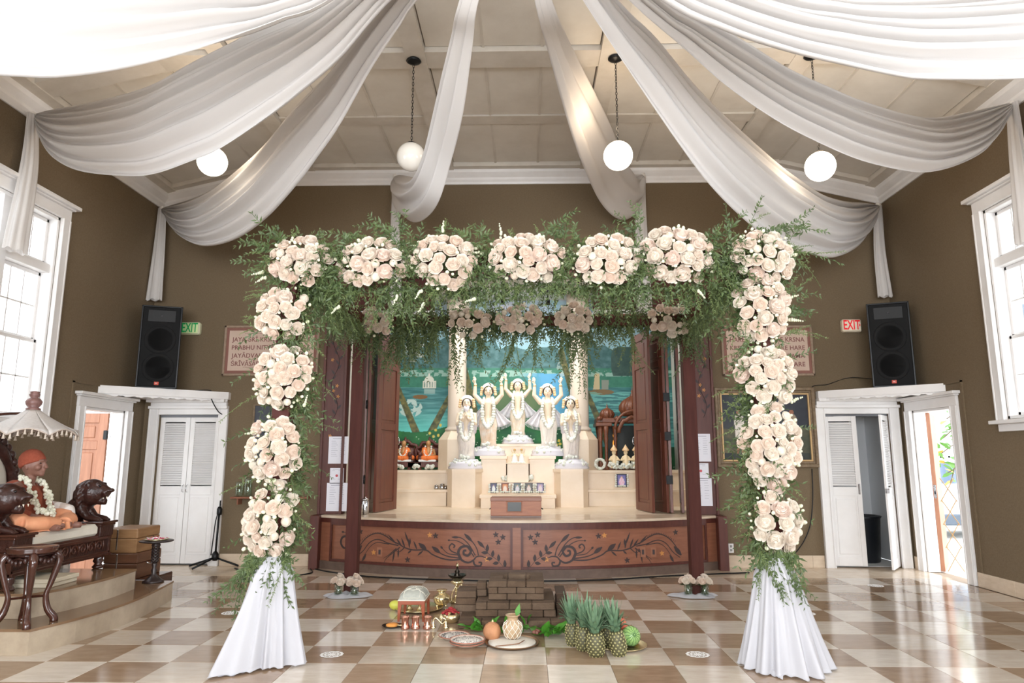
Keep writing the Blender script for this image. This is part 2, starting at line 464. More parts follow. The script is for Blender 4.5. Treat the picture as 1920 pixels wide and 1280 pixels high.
for (x0, x1, yy) in ((WR-.014, WR, RD[0]-.24), (WR-.014, WR, RD[1]+.19)): mb.box(x0, x1, yy, yy+.03, .16, 2.36)
mb.box(WR-.014, WR, RD[0]-.24, RD[1]+.22, 2.34, 2.37)
mb.build('trim_4', kind='structure')

# ---- windows
def window(idx, side, wy):
    X = WL if side < 0 else WR; s = side
    root = thing('window_%d' % idx, (X, wy, winz[0]), kind='structure')
    def bx(mb, o0, o1, y0, y1, z0, z1, b=.004):       # o: distance outwards from the wall plane (negative = into room)
        a, c_ = X+s*o0, X+s*o1; mb.bbox(min(a, c_), max(a, c_), y0, y1, z0, z1, b)
    ya, yb2 = wy-whw, wy+whw; za, zb = winz
    for (y0, y1) in ((ya-.13, ya), (yb2, yb2+.13)):
        mb = B(trimm); bx(mb, -.03, .0, y0, y1, za-.02, zb); bx(mb, -.045, -.03, y0+.02 if y0 < wy else y0+.01, y1-.01 if y0 < wy else y1-.02, za-.02, zb)
        bx(mb, -.05, -.03, y0, y0+.025, za-.02, zb); bx(mb, -.05, -.03, y1-.025, y1, za-.02, zb); mb.build('window_casing', root)
    mb = B(trimm); bx(mb, -.035, .0, ya-.14, yb2+.14, zb, zb+.13); bx(mb, -.07, 0, ya-.16, yb2+.16, zb+.13, zb+.15); bx(mb, -.11, 0, ya-.2, yb2+.2, zb+.15, zb+.19); mb.build('cornice', root)
    mb = B(trimm); bx(mb, -.1, .05, ya-.18, yb2+.18, za-.05, za-.01); bx(mb, -.03, 0, ya-.13, yb2+.13, za-.13, za-.05); mb.build('window_sill', root)
    mb = B(trimm)                                      # jamb box, mullion, transom bar
    bx(mb, 0, .17, ya, ya+.035, za, zb); bx(mb, 0, .17, yb2-.035, yb2, za, zb); bx(mb, 0, .17, ya, yb2, zb-.035, zb); bx(mb, 0, .17, ya, yb2, za, za+.035)
    ztr = za+1.72
    bx(mb, .03, .17, ya, yb2, ztr-.05, ztr+.05); bx(mb, .01, .17, wy-.06, wy+.06, za, zb)
    mb.build('window_frame', root)
    for (y0, y1) in ((ya+.035, wy-.06), (wy+.06, yb2-.035)):
        for (z0, z1, rows, o) in ((ztr+.05, zb-.035, 1, .1), (za+.035, za+.9, 2, .09), (za+.88, ztr-.05, 2, .125)):
            mb = B(trimm); f = .042
            bx(mb, o, o+.035, y0, y0+f, z0, z1, .006); bx(mb, o, o+.035, y1-f, y1, z0, z1, .006)
            bx(mb, o, o+.035, y0, y1, z0, z0+f, .006); bx(mb, o, o+.035, y0, y1, z1-f, z1, .006)
            n = 3
            for k in range(1, n): yy = y0+f+(y1-y0-2*f)*k/n; bx(mb, o+.004, o+.03, yy-.009, yy+.009, z0+f, z1-f, .003)
            for k in range(1, rows): zz = z0+f+(z1-z0-2*f)*k/rows; bx(mb, o+.004, o+.03, y0+f, y1-f, zz-.009, zz+.009, .003)
            sash = mb.build('sash', root)
            for k in range(n):
                for r_ in range(rows):
                    a0 = y0+f+(y1-y0-2*f)*k/n+.008; a1 = y0+f+(y1-y0-2*f)*(k+1)/n-.008
                    b0 = z0+f+(z1-z0-2*f)*r_/rows+.008; b1 = z0+f+(z1-z0-2*f)*(r_+1)/rows-.008
                    g = B(glass); bx(g, o+.014, o+.018, a0, a1, b0, b1, .001); g.build('pane', sash)
k = 1
for wy in WINY:
    window(k, -1, wy); window(k+1, 1, wy); k += 2
# ================================================================== DOORS AND CLOSETS
def side_door(idx, side, rng, root_name):
    X = WL if side < 0 else WR; s = side
    root = thing(root_name, (X, (rng[0]+rng[1])/2, 0), kind='structure')
    def bx(mb, o0, o1, y0, y1, z0, z1, b=.004):
        a, c_ = X+s*o0, X+s*o1; mb.bbox(min(a, c_), max(a, c_), y0, y1, z0, z1, b)
    for (y0, y1) in ((rng[0]-.13, rng[0]), (rng[1], rng[1]+.13)):
        mb = B(trimm); bx(mb, -.03, 0, y0, y1, 0, DOORZ); bx(mb, -.04, -.03, y0+.015, y1-.015, 0, DOORZ); bx(mb, -.05, -.03, y0, y0+.02, 0, DOORZ); bx(mb, -.05, -.03, y1-.02, y1, 0, DOORZ)
        mb.build('door_casing', root)
    mb = B(trimm); bx(mb, -.035, 0, rng[0]-.13, rng[1]+.13, DOORZ, DOORZ+.12); bx(mb, -.065, 0, rng[0]-.15, rng[1]+.15, DOORZ+.12, DOORZ+.14); bx(mb, -.095, 0, rng[0]-.18, rng[1]+.18, DOORZ+.14, DOORZ+.175)
    mb.build('cornice', root)
    mb = B(trimm); bx(mb, 0, .18, rng[0], rng[0]+.03, 0, DOORZ); bx(mb, 0, .15, rng[1]-.03, rng[1], 0, DOORZ); bx(mb, 0, .18, rng[0], rng[1], DOORZ-.03, DOORZ)
    mb.build('door_jamb', root)
    return root
d1 = side_door(1, -1, LD, 'door_1'); d2 = side_door(2, 1, RD, 'door_2')
def panel_leaf(name, parent, w, h, th, mat, T, rows):     # leaf in the local xz plane, hinge at x=0; rows = [(z0, z1)] sunk panels
    mb = B(mat)
    st = .11
    def b(x0, x1, y0, y1, z0, z1, c=.003): mb.bbox(x0, x1, y0, y1, z0, z1, c, T)
    b(0, st, -th/2, th/2, 0, h); b(w-st, w, -th/2, th/2, 0, h)
    zz = [0]+[z for r in rows for z in r]+[h]
    for k in range(0, len(zz), 2): b(st, w-st, -th/2, th/2, zz[k], zz[k+1])
    for z0, z1 in rows:
        b(st, w-st, -th/6, th/6, z0, z1); b(st+.04, w-st-.04, -th*.36, th*.36, z0+.04, z1-.04, .012)
    return mb.build(name, parent)
# left door: oak leaf hinged on the far jamb, opened outwards
T1 = Matrix.Translation((WL-.18, LD[1]-.04, .01)) @ Euler((0, 0, R(187))).to_matrix().to_4x4()
leaf = panel_leaf('door_leaf', d1, .86, 2.03, .045, orangew, T1, [(.2, .85), (1.0, 1.55), (1.66, 1.9)])
for z in (.4, 1.05, 1.75):
    B(blackm).bbox(WL-.21, WL-.16, LD[1]-.09, LD[1]-.06, z-.06, z+.06).build('hinge', leaf)
# right door: oak edge of the opened leaf with a steel strike plate
TD = Matrix.Translation((WR+.15, RD[1]-.03, 0)) @ Euler((0, 0, R(56))).to_matrix().to_4x4()
mb = B(orangew); mb.bbox(-.0, .86, -.05, .0, .01, 2.04, .004, TD); leaf = mb.build('door_leaf', d2)
B(steel).bbox(-.004, .0, -.04, -.01, .93, 1.1, .001, TD).build('strike_plate', leaf)
B(blackm).bbox(-.006, -.003, -.033, -.017, .98, 1.02, .0005, TD).build('latch', leaf)

def closet(idx, rng, open_):
    root = thing('door_%d' % idx, ((rng[0]+rng[1])/2, YB, 0), kind='structure')
    a, b = rng; zt = 2.05
    for (x0, x1) in ((a-.13, a), (b, b+.13)):
        mb = B(trimm); mb.bbox(x0, x1, YB-.03, YB, 0, zt+.08); mb.bbox(x0+.015, x1-.015, YB-.042, YB-.03, 0, zt+.08)
        mb.bbox(x0, x0+.02, YB-.052, YB-.03, 0, zt+.08); mb.bbox(x1-.02, x1, YB-.052, YB-.03, 0, zt+.08); mb.build('door_casing', root)
    mb = B(trimm); mb.bbox(a, b, YB-.03, YB+.1, zt, zt+.08); mb.build('door_head', root)
    mb = B(M('rail_metal', '#77787c', .4, metal=.6)).bbox(a, b, YB+.02, YB+.09, zt-.035, zt); mb.build('door_track', root)
    mb = B(M('closet_plaster', '#e8eaec', .8))       # closet interior
    mb.box(a-.2, b+.2, YB+1.1, YB+1.15, 0, 2.5); mb.box(a-.25, a-.2, YB+.15, YB+1.15, 0, 2.5); mb.box(b+.2, b+.25, YB+.15, YB+1.15, 0, 2.5)
    mb.box(a-.2, b+.2, YB+.15, YB+1.15, 2.45, 2.5); mb.box(a-.2, b+.2, YB+.15, YB+1.15, -.03, -.002)
    mb.build('closet_wall', root, kind='structure')
    w = (b-a)/2-.006; h = 2.0
    def leaf(T):
        lf = B(trimm); th = .03
        for q in ((0, .065, 0, h), (w-.065, w, 0, h), (.065, w-.065, 0, .12), (.065, w-.065, .92, 1.04), (.065, w-.065, h-.07, h)):
            lf.bbox(q[0], q[1], -th/2, th/2, q[2], q[3], .003, T)
        lf.bbox(.065, w-.065, -.006, .006, .12, .92, .001, T)
        lf.bbox(.085, w-.085, -.012, .012, .15, .89, .01, T)
        o = lf.build('door_leaf', root)
        sl = B(trimm)
        sl.add([(x, y*.011+(.002 if True else 0), z) for z in (0, .003) for (x, y) in ((.065, -1), (w-.065, -1), (w-.065, 1), (.065, 1))],
               [(0, 3, 2, 1), (4, 5, 6, 7), (0, 1, 5, 4), (1, 2, 6, 5), (2, 3, 7, 6), (3, 0, 4, 7)])
        me = bpy.data.meshes.new('slat')
        vs = []
        for x in (.066, w-.066):
            vs += [(x, -.0145, -.012), (x, -.011, -.0155), (x, .0145, .012), (x, .011, .0155)]
        me.from_pydata(vs, [], [(0, 1, 2, 3), (7, 6, 5, 4), (0, 3, 7, 4), (1, 5, 6, 2), (0, 4, 5, 1), (3, 2, 6, 7)])
        me.materials.append(trimm)
        n = 27
        for k in range(n):
            z = 1.055+(h-.07-1.055-.015)*(k+.5)/n
            s_ = inst(me, 'slat', o, T @ Vector((0, 0, z))-Vector(world(o)), T.to_euler())
        return o
    if not open_:
        for k, (hx, ang) in enumerate(((a+.003, 0), (b-.003, 180))):
            o = leaf(Matrix.Translation((hx, YB+.055, .02)) @ Euler((0, 0, R(ang))).to_matrix().to_4x4())
            xx = (a+b)/2+(-.028 if k == 0 else .028)
            B(steel, True).tube(spline([(xx, YB+.04, .98), (xx, YB+.005, .99), (xx, YB+.003, 1.06), (xx, YB+.04, 1.08)], 9), .005, 6).build('door_handle', o)
    else:
        o = leaf(Matrix.Translation((a+.003, YB+.05, .02)) @ Euler((0, 0, R(-5))).to_matrix().to_4x4())
        B(steel).bbox(a+w-.045, a+w-.02, YB-.01, YB+.04, .96, 1.1, .004).build('door_latch', o)
        o = leaf(Matrix.Translation((b-.01, YB+.03, .02)) @ Euler((0, 0, R(180+52))).to_matrix().to_4x4())
        ex = b-.01+w*math.cos(R(232)); ey = YB+.03+w*math.sin(R(232))
        B(steel).bbox(ex-.012, ex+.03, ey-.03, ey+.0, .99, 1.05, .004).bbox(ex+.01, ex+.03, ey-.045, ey-.01, 1.04, 1.055).build('door_latch', o)
    return root
closet(3, CL, False); closet(4, CR, True)
# ---- corner shelves above the closets
def corner_shelf(s, lab):
    # triangle in the corner: front edge from the side wall to the back wall
    if s < 0: P = [(WL, YB), (WL, 8.5), (-4.2, YB-.08), (-4.2, YB)]
    else: P = [(WR, YB), (4.03, YB), (4.03, YB-.08), (WR, 8.52)]
    z1 = 2.36
    root = thing('corner_shelf', (P[0][0], P[0][1], z1-.24), lab, 'shelf')
    if s < 0: P = P[::1]
    mb = B(trimm); mb.prism(P, z1-.10, z1); top = mb.build('shelf_board', root)
    e0, e1 = (Vector(P[1]), Vector(P[2])) if s < 0 else (Vector(P[3]), Vector(P[2]))
    d = (e1-e0).normalized(); nrm = Vector((d.y, -d.x)) if s < 0 else Vector((-d.y, d.x))
    if nrm.y > 0: nrm = -nrm
    # wavy valance under the board and a stepped cove below it
    mb = B(trimm); L_ = (e1-e0).length; n = 60
    vs = []; fs = []
    for k in range(n+1):
        p = e0+d*L_*k/n-nrm*.03; zz = z1-.125-.008*math.sin(k*1.1)-.004*math.sin(k*2.7)
        for (o, z) in ((0, z1-.1), (0, zz), (-.02, zz), (-.02, z1-.1)): vs.append((p.x+nrm.x*o, p.y+nrm.y*o, z))
    for k in range(n):
        for q in range(4): q2 = (q+1) % 4; fs.append((k*4+q, k*4+q2, k*4+4+q2, k*4+4+q))
    mb.add(vs, fs).build('valance', root)
    a, b = (CL if s < 0 else CR); mb = B(trimm)
    mb.bbox(a-.13, b+.13, YB-.09, YB, 2.13, 2.17); mb.bbox(a-.11, b+.11, YB-.06, YB, 2.17, 2.22); mb.bbox(a-.15 if s < 0 else a-.1, b+.1 if s < 0 else b+.15, YB-.12, YB, 2.22, 2.262)
    mb.build('cornice', root)
    return root
corner_shelf(-1, 'white wooden corner shelf above the closed louvred closet, holding a loudspeaker')
corner_shelf(1, 'white wooden corner shelf above the half-open louvred closet, holding a loudspeaker')
def speaker(loc, rz, lab):
    root = thing('loudspeaker', loc, lab, 'speaker'); w, d, h = .50, .38, 1.12
    T0 = TR(*loc, rz=rz)
    mb = B(black); mb.prism([(-w/2, -d/2), (w/2, -d/2), (w/2*.72, d/2), (-w/2*.72, d/2)], 0, h, T0)
    cab = mb.build('cabinet', root)
    mb = B(blackm); f = .022
    for q in ((-w/2, w/2, 0, f), (-w/2, w/2, h-f, h), (-w/2, -w/2+f, 0, h), (w/2-f, w/2, 0, h)): mb.bbox(q[0], q[1], -d/2-.02, -d/2, q[2], q[3], .004, T0)
    mb.build('front_rim', root)
    mb = B(blackg); mb.bbox(-w/2+f, w/2-f, -d/2-.008, -d/2, f, h-f, .001, T0); g = mb.build('grille', root)
    for z in (.28, .66):
        B(blackg, True).lathe([(.19, 0), (.195, .004), (.19, .012), (.15, .0), (.06, -.006), (.0, .0)], 32, T=T0 @ TR(0, -d/2-.008, z, rx=PI/2)).build('woofer_ring', root)
    mb = B(black); mb.bbox(-.17, .17, -d/2-.016, -d/2-.008, .9, 1.06, .003, T0); hn = mb.build('horn', root)
    B(M('grey_plastic', '#4a4b50', .5), True).lathe([(.0, 0), (.012, 0), (.012, .01), (0, .012)], 12, T=T0 @ TR(0, -d/2-.016, .98, rx=PI/2)).build('horn_centre', hn)
    bd = B(M('badge_red', '#c8452c', .5)).bbox(-.028, .028, -d/2-.014, -d/2-.008, .045, .09, .002, T0).build('badge', root, label='small red badge with white letters')
    text_mesh('badge_lettering', 'JBL', .02, whitem, T0 @ TR(0, -d/2-.0145, .062, rx=PI/2), bd)
    return root
whitem = M('white_lettering', '#f4f4f4', .6)
def text_mesh(name, txt, size, mat, T, parent=None, align='CENTER', ext=.0008, bold=0, spacing=1, xs=1.0, **kw):
    cu = bpy.data.curves.new(name, 'FONT'); cu.body = txt; cu.size = size; cu.align_x = align; cu.extrude = ext; cu.offset = bold
    cu.space_character = spacing
    cu.resolution_u = 3
    ob = bpy.data.objects.new('tmp', cu); COL.objects.link(ob); bpy.context.view_layer.update()
    me = bpy.data.meshes.new_from_object(ob.evaluated_get(bpy.context.evaluated_depsgraph_get()))
    bpy.data.objects.remove(ob); bpy.data.curves.remove(cu)
    me.transform(T @ Matrix.Diagonal((xs, 1, 1, 1)))
    org = Vector(world(parent)) if parent else Vector((0, 0, 0))
    me.transform(Matrix.Translation(-org)); me.name = name
    me.materials.clear(); me.materials.append(mat)
    o = bpy.data.objects.new(name, me); COL.objects.link(o)
    if parent: o.parent = parent
    WORLD[o.name] = tuple(org); tag(o, **kw)
    return o
speaker((-5.0, 9.14, 2.36), R(20), 'tall black loudspeaker with grille on the shelf near the green exit sign')
speaker((4.86, 9.14, 2.36), R(-22), 'tall black loudspeaker with grille on the shelf near the red exit sign')

# ---- exit signs
def exit_sign(x0, x1, z0, z1, colr, lab, txt, body):
    root = thing('exit_sign', ((x0+x1)/2, YB, z0), lab, 'sign')
    B(M('sign_housing_'+colr, body, .4)).bbox(x0, x1, YB-.09, YB, z0, z1, .02).build('housing', root)
    fm = M('sign_face_'+colr, '#f3e9d4' if colr == 'red' else '#cfe0a8', .5, emit=.04)
    B(fm).bbox(x0+.02, x1-.02, YB-.094, YB-.088, z0+.018, z1-.018, .001).build('face', root)
    lm = M('sign_letter_'+colr, '#e8222f' if colr == 'red' else '#0e8c4a', .5, emit=.25)
    text_mesh('lettering', 'EXIT', .19, lm, TR((x0+x1)/2-(.012 if colr == 'red' else -.012), YB-.096, z0+.035, rx=PI/2), root, bold=.003, xs=.6)
    if colr == 'red': B(lm).add([(x1-.045, YB-.096, z0+.07), (x1-.025, YB-.096, z0+.095), (x1-.045, YB-.096, z0+.12)], [(0, 1, 2)]).build('arrow', root)
exit_sign(-4.99, -4.685, 3.19, 3.37, 'green', 'green-lettered exit sign on the wall beside the throne-side loudspeaker', 'EXIT', '#cfcfae')
exit_sign(4.44, 4.71, 3.19, 3.375, 'red', 'cream exit sign with red letters and arrow beside a loudspeaker', 'EXIT›', '#d9cdb6')

# ---- framed prayer signs
def prayer_sign(x0, x1, z0, z1, lines, lab):
    root = thing('prayer_sign', ((x0+x1)/2, YB, z0), lab, 'sign')
    fm = M('sign_frame', '#a08a76', .45, col2='#8b7562', scale=20)
    mb = B(fm)
    for q in ((x0, x1, z0, z0+.035), (x0, x1, z1-.035, z1), (x0, x0+.035, z0, z1), (x1-.035, x1, z0, z1)): mb.bbox(q[0], q[1], YB-.035, YB, q[2], q[3], .008)
    mb.build('frame', root)
    B(M('sign_border', '#86594d', .6)).box(x0+.03, x1-.03, YB-.02, YB, z0+.03, z1-.03).build('border', root)
    B(M('sign_board', '#cdb5a4', .6, col2='#c6ac9a', scale=5)).box(x0+.075, x1-.075, YB-.024, YB, z0+.075, z1-.075).build('board', root)
    tm = M('sign_text', '#7c4a45', .6)
    for k, l in enumerate(lines):
        o = text_mesh('lettering', l, .088, tm, TR((x0+x1)/2, YB-.0255, z1-.235-.117*k, rx=PI/2), root, bold=.0012, spacing=1.05)
        w = o.dimensions.x; lim = (x1-x0)-.24
        if w > lim:
            o.data.transform(Matrix.Diagonal((lim/w, 1, 1, 1)))
    for z in (z1-.12, z0+.12):
        mb = B(tm)
        n = 60; xa = x0+.3; L_ = (x1-x0)-.6
        mb.tube([(xa+L_*k/n, YB-.025, z+.006*math.sin(k*.9)) for k in range(n+1)], .0022, 4); mb.build('ornament', root)
prayer_sign(-4.345, -2.965, 2.6, 3.33, ['JAYA-ŚRĪ-KRSNA-CAITANYA', 'PRABHU NITYĀNANDA ŚRĪ-', 'JAYĀDVAITA GADĀDHARA', 'ŚRĪVĀSĀDI GAURA-BHAKTA'], 'framed tan plaque beginning JAYA, half hidden by the arch flowers')
prayer_sign(2.75, 4.035, 2.58, 3.3, ['HARE KRSNA HARE KRSNA', 'KRSNA KRSNA HARE HARE', 'HARE RAMA HARE RAMA', 'RAMA RAMA HARE HARE'], 'framed tan plaque ending KRSNA and HARE, above the large painting')

# ---- painting (vertex-coloured canvas) in a gilt frame
def canvas(name, parent, x0, x1, z0, z1, y, nx, nz, fn, matname='painted_canvas', flipn=False):
    vs = []; cols = []
    for j in range(nz+1):
        for i in range(nx+1):
            u, v = i/nx, j/nz; vs.append((x0+(x1-x0)*u, y, z0+(z1-z0)*v)); cols.append(fn(u, v))
    mb = MB().use(M(matname, '#ffffff', .55, attr='Col')); mb.smooth = False
    mb.add(vs, [(j*(nx+1)+i, j*(nx+1)+i+1, (j+1)*(nx+1)+i+1, (j+1)*(nx+1)+i) for j in range(nz) for i in range(nx)])
    o = mb.build(name, parent)
    ca = o.data.color_attributes.new('Col', 'FLOAT_COLOR', 'POINT')
    arr = np.array([[*( (lambda q: (q/12.92 if q <= .04045 else ((q+.055)/1.055)**2.4))(max(0, min(1, ch/255))) for ch in c), 1] for c in cols], dtype=np.float32)
    ca.data.foreach_set('color', arr.ravel())
    return o
_p = np.random.RandomState(3).rand(64, 64)
def vn(x, y):   # smooth value noise
    xi, yi = math.floor(x), math.floor(y); fx, fy = x-xi, y-yi; fx = fx*fx*(3-2*fx); fy = fy*fy*(3-2*fy)
    a = _p[xi % 64, yi % 64]; b = _p[(xi+1) % 64, yi % 64]; c = _p[xi % 64, (yi+1) % 64]; d = _p[(xi+1) % 64, (yi+1) % 64]
    return (a*(1-fx)+b*fx)*(1-fy)+(c*(1-fx)+d*fx)*fy
def fbm(x, y): return (vn(x, y)+.5*vn(2*x+7, 2*y+3)+.25*vn(4*x+1, 4*y+9))/1.75
def mixc(a, b, t): t = max(0, min(1, t)); return tuple(a[k]*(1-t)+b[k]*t for k in range(3))
def ell(u, v, cx, cy, rx, ry): return ((u-cx)/rx)**2+((v-cy)/ry)**2 < 1
def garden(u, v):
    c = mixc((34, 38, 48), (58, 62, 66), fbm(u*9, v*8)*1.4-.3)
    if v < .45+.06*vn(u*8, 3): c = mixc((96, 88, 66), (52, 60, 46), fbm(u*14, v*14)*1.6-.4)
    if v < .12: c = mixc((30, 36, 40), (60, 66, 54), fbm(u*20, v*20))
    if abs(u-.3-.25*(0.25-v)) < .09 and v < .3: c = (168, 142, 108)
    for (cx, s, rob) in ((.2, 1, (222, 214, 204)), (.8, 1.0, (150, 132, 110))):
        if ell(u, v, cx, .72, .026, .04): c = (150, 100, 78)
        if ell(u, v, cx, .58, .06, .12): c = mixc(rob, (150, 145, 135), fbm(u*30, v*30)-.2)
        if abs(u-cx) < .05 and .32 < v < .55: c = rob
        if .1 < v < .33 and (abs(u-cx+.025) < .014 or abs(u-cx-.025) < .014): c = (142, 98, 74)
    return c
x0, x1, z0, z1 = 2.61, 4.0, 1.32, 2.42
root = thing('framed_painting', ((x0+x1)/2, YB, z0), 'large gilt-framed dark painting of two figures in a garden', 'painting')
mb = B(goldp)
def frame4(mb, x0, x1, z0, z1, w, y0, y1, b=.01):
    mb.bbox(x0, x1, y0, y1, z0, z0+w, b); mb.bbox(x0, x1, y0, y1, z1-w, z1, b); mb.bbox(x0, x0+w, y0, y1, z0+w*.5, z1-w*.5, b); mb.bbox(x1-w, x1, y0, y1, z0+w*.5, z1-w*.5, b)
frame4(mb, x0, x1, z0, z1, .05, YB-.05, YB); frame4(mb, x0+.045, x1-.045, z0+.045, z1-.045, .04, YB-.035, YB, .012)
mb.build('frame', root)
fi = B(M('frame_liner', '#c2a173', .4, metal=.2)); frame4(fi, x0+.082, x1-.082, z0+.082, z1-.082, .022, YB-.04, YB, .003); fi.build('frame_liner', root)
canvas('canvas', root, x0+.09, x1-.09, z0+.09, z1-.09, YB-.02, 130, 100, garden)
# small dark picture behind the flower column
root = thing('framed_picture', (-3.63, YB, 1.3), 'narrow dark picture in a thin frame behind the throne-side flower column', 'picture')
mb = B(goldp); frame4(mb, -3.86, -3.4, 1.32, 2.2, .025, YB-.025, YB, .005); mb.build('frame', root)
B(M('dark_canvas', '#33353d', .4, col2='#454852', scale=5)).box(-3.85, -3.41, YB-.012, YB-.002, 1.33, 2.19).build('canvas', root)
# wall shelf with glass jugs
root = thing('wall_shelf', (-3.5, YB, .9), 'thin reddish shelf on the wall behind the flower column', 'shelf')
B(stagew).bbox(-4.05, -2.98, YB-.16, YB, .9, .925).build('board', root)
for x in (-3.95, -3.1): B(stagew).bbox(x-.01, x+.01, YB-.14, YB, .82, .9).build('bracket', root)
for k, (x, hh, nm, lb) in enumerate(((-3.96, .2, 'glass_jug', 'clear glass jug at the outer end of the wall shelf'), (-3.84, .26, 'glass_jug', 'taller clear glass jug beside the short one on the wall shelf'), (-3.16, .17, 'glass_bowl', 'clear glass bowl at the altar end of the wall shelf'))):
    B(vglass, True).lathe([(.045, 0), (.05, .01), (.055, hh*.5), (.05, hh*.8), (.055, hh), (.051, hh), (.046, hh*.8), (.05, hh*.5), (.045, .015), (0, .012)], 18, c=(x, YB-.08, .926)).build(nm, label=lb, cat='jug' if k < 2 else 'bowl')
# wall outlet
root = thing('wall_outlet', (2.745, YB, .19), 'white wall outlet above the stone baseboard near the painting', 'outlet')
B(trimm).bbox(2.71, 2.78, YB-.008, YB, .19, .31, .003).build('cover_plate', root)
for z in (.225, .275): B(M('socket_grey', '#8d8a85', .5)).bbox(2.73, 2.76, YB-.0095, YB-.007, z-.015, z+.015, .001).build('socket', root)
# cables
def cable(pts, r, lab, n=60, mat=None):
    B(mat or blackm, True).tube(spline(pts, n), r, 6).build('cable', label=lab, cat='cable')
cable([(3.9, YB-.01, 1.3), (3.88, YB-.012, .9), (3.8, YB-.015, .5), (3.6, YB-.02, .2), (3.3, YB-.06, .03), (3.15, YB-.1, .008), (2.95, YB-.2, .008)], .007, 'black cable hanging below the large painting to the floor')
cable([(4.72, 9.3, 2.5), (4.5, YB-.02, 2.55), (4.2, YB-.01, 2.46), (3.98, YB-.01, 2.42), (3.97, YB-.01, 2.2)], .006, 'thin black cable looping from the street-side loudspeaker to the painting')
cable([(-4.6, 9.35, 2.37), (-4.42, 9.44, 2.345+.03), (-4.38, 9.4, 2.25), (-4.33, 9.5, 2.1), (-4.28, 9.54, 2.05)], .007, 'black cable dangling over the corner shelf edge above the closed closet')
cable([aZ(560, 1078, .008), aZ(585, 1073, .008), aZ(583, 1065, .008), aZ(620, 1072, .008), aZ(700, 1081, .008), aZ(850, 1087, .008), aZ(970, 1089, .008), aZ(1120, 1087, .008), aZ(1240, 1080, .008), aZ(1330, 1076, .008), aZ(1405, 1073, .008)], .009, 'long black cable running along the floor in front of the stage', 120)
cable([aZ(440, 1065, .008), aZ(470, 1074, .008), aZ(520, 1076, .008), aZ(560, 1078, .008)], .009, 'short black cable coiled on the floor behind the flower column')

# ---- outside the street door: ground, building, car, tree, lattice gate
og = M('pale_concrete', '#e4e1da', .8, col2='#d8d5cd', scale=3)
B(og).box(WR+.24, 24, 2, 30, -.25, -.02).build('ground_1', kind='structure')
B(og).box(-24, WL-.24, 2, 30, -.25, -.02).build('ground_2', kind='structure')
bw = M('pale_stucco', '#e9e4de', .8)
bl = B(bw).box(13, 26, 21, 24, 0, 9).build('house', loc=(19, 22, 0), label='pale stucco house across the street, seen through the open door', cat='building')
for (x, z) in ((13.6, 1.6), (15.2, 1.6), (16.8, 1.6), (13.6, 4.6), (15.2, 4.6), (16.8, 4.6)):
    f_ = B(trimm).bbox(x, x+.9, 20.9, 21.02, z, z+1.6, .01).build('window', bl); B(M('far_glass', '#5c6670', .2)).bbox(x+.08, x+.82, 20.88, 20.92, z+.08, z+1.52).build('pane', f_)
fe = thing('iron_fence', (12, 17, 0), 'white metal fence along the far side of the street', 'fence')
for k in range(30): B(M('fence_paint', '#9b98a5', .5)).bbox(9+k*.2, 9.06+k*.2, 17, 17.05, .7, 1.5, .005).build('picket', fe)
mb = B(bw).box(9, 15, 16.97, 17.1, 0, .7); mb.build('wall_base', fe); B(bw).box(9, 15, 17, 17.06, 1.45, 1.52).build('rail', fe)
# car
cx, cy = aY(1792, 950, 14).x, 14.0
car = thing('car', (cx, cy, -.02), 'silver car parked outside, seen through the open street door', 'car')
cp = M('silver_car_paint', '#d4d8df', .25, metal=.3)
pr = [(-2.2, .25), (2.2, .25), (2.25, .6), (2.1, .85), (1.2, .95), (.7, 1.38), (-.9, 1.42), (-1.7, 1.0), (-2.2, .9), (-2.28, .5)]
mb = B(cp); vs = [(cx+x, cy-.85, z) for x, z in pr]+[(cx+x, cy+.85, z) for x, z in pr]; n = len(pr)
mb.add(vs, [tuple(range(n)), tuple(range(2*n-1, n-1, -1))]+[(i, n+i, n+(i+1) % n, (i+1) % n) for i in range(n)]); mb.build('body', car)
B(M('car_glass', '#6e7c92', .1)).prism([(-.8, .98), (1.05, .98), (.62, 1.33), (-.72, 1.36)], 0, .01, T=Matrix.Translation((cx, cy-.85, 0)) @ Euler((PI/2, 0, 0)).to_matrix().to_4x4()).build('side_window', car)
for wx in (-1.35, 1.4):
    w_ = B(black, True).lathe([(.0, -.1), (.3, -.1), (.32, -.06), (.32, .06), (.3, .1), (0, .1)], 22, T=TR(cx+wx, cy-.8, .3, rx=PI/2)).build('wheel', car)
    B(steel, True).lathe([(0, .11), (.19, .115), (.2, .1)], 14, T=TR(cx+wx, cy-.8, .3, rx=PI/2)).build('hub_cap', w_)
mb = B(M('car_trim', '#5b6470', .5)).bbox(cx-2.3, cx+2.28, cy-.88, cy-.8, .22, .42, .02).build('sill_trim', car)
# tree branch with large leaves
tc = aY(1800, 850, 12.2)
tb = thing('street_tree', (tc.x+.9, 12.2, -.02), 'leafy magnolia-like tree seen through the open street door', 'tree')
tm = M('tree_bark', '#6b5a48', .8); qx = tc.x+.9; B(tm, True).tube(spline([(qx, 12.2, -.02), (qx-.05, 12.2, 1.2), (qx-.2, 12.1, 2.2), (qx-.5, 12.0, 3.4)], 12), [.09]*4+[.07]*4+[.04]*4, 8).build('trunk', tb)
bp = [spline([tuple(Vector((qx-.1, 12.15, h0))), tuple(aY(a0, b0, 12.0)), tuple(aY(a1, b1, 11.9))], 8) for h0, a0, b0, a1, b1 in ((2.1, 1805, 770, 1775, 785), (2.3, 1800, 740, 1778, 765), (1.7, 1800, 830, 1765, 850), (1.4, 1812, 870, 1770, 890), (1.6, 1806, 850, 1782, 905), (2.0, 1800, 800, 1770, 820))]
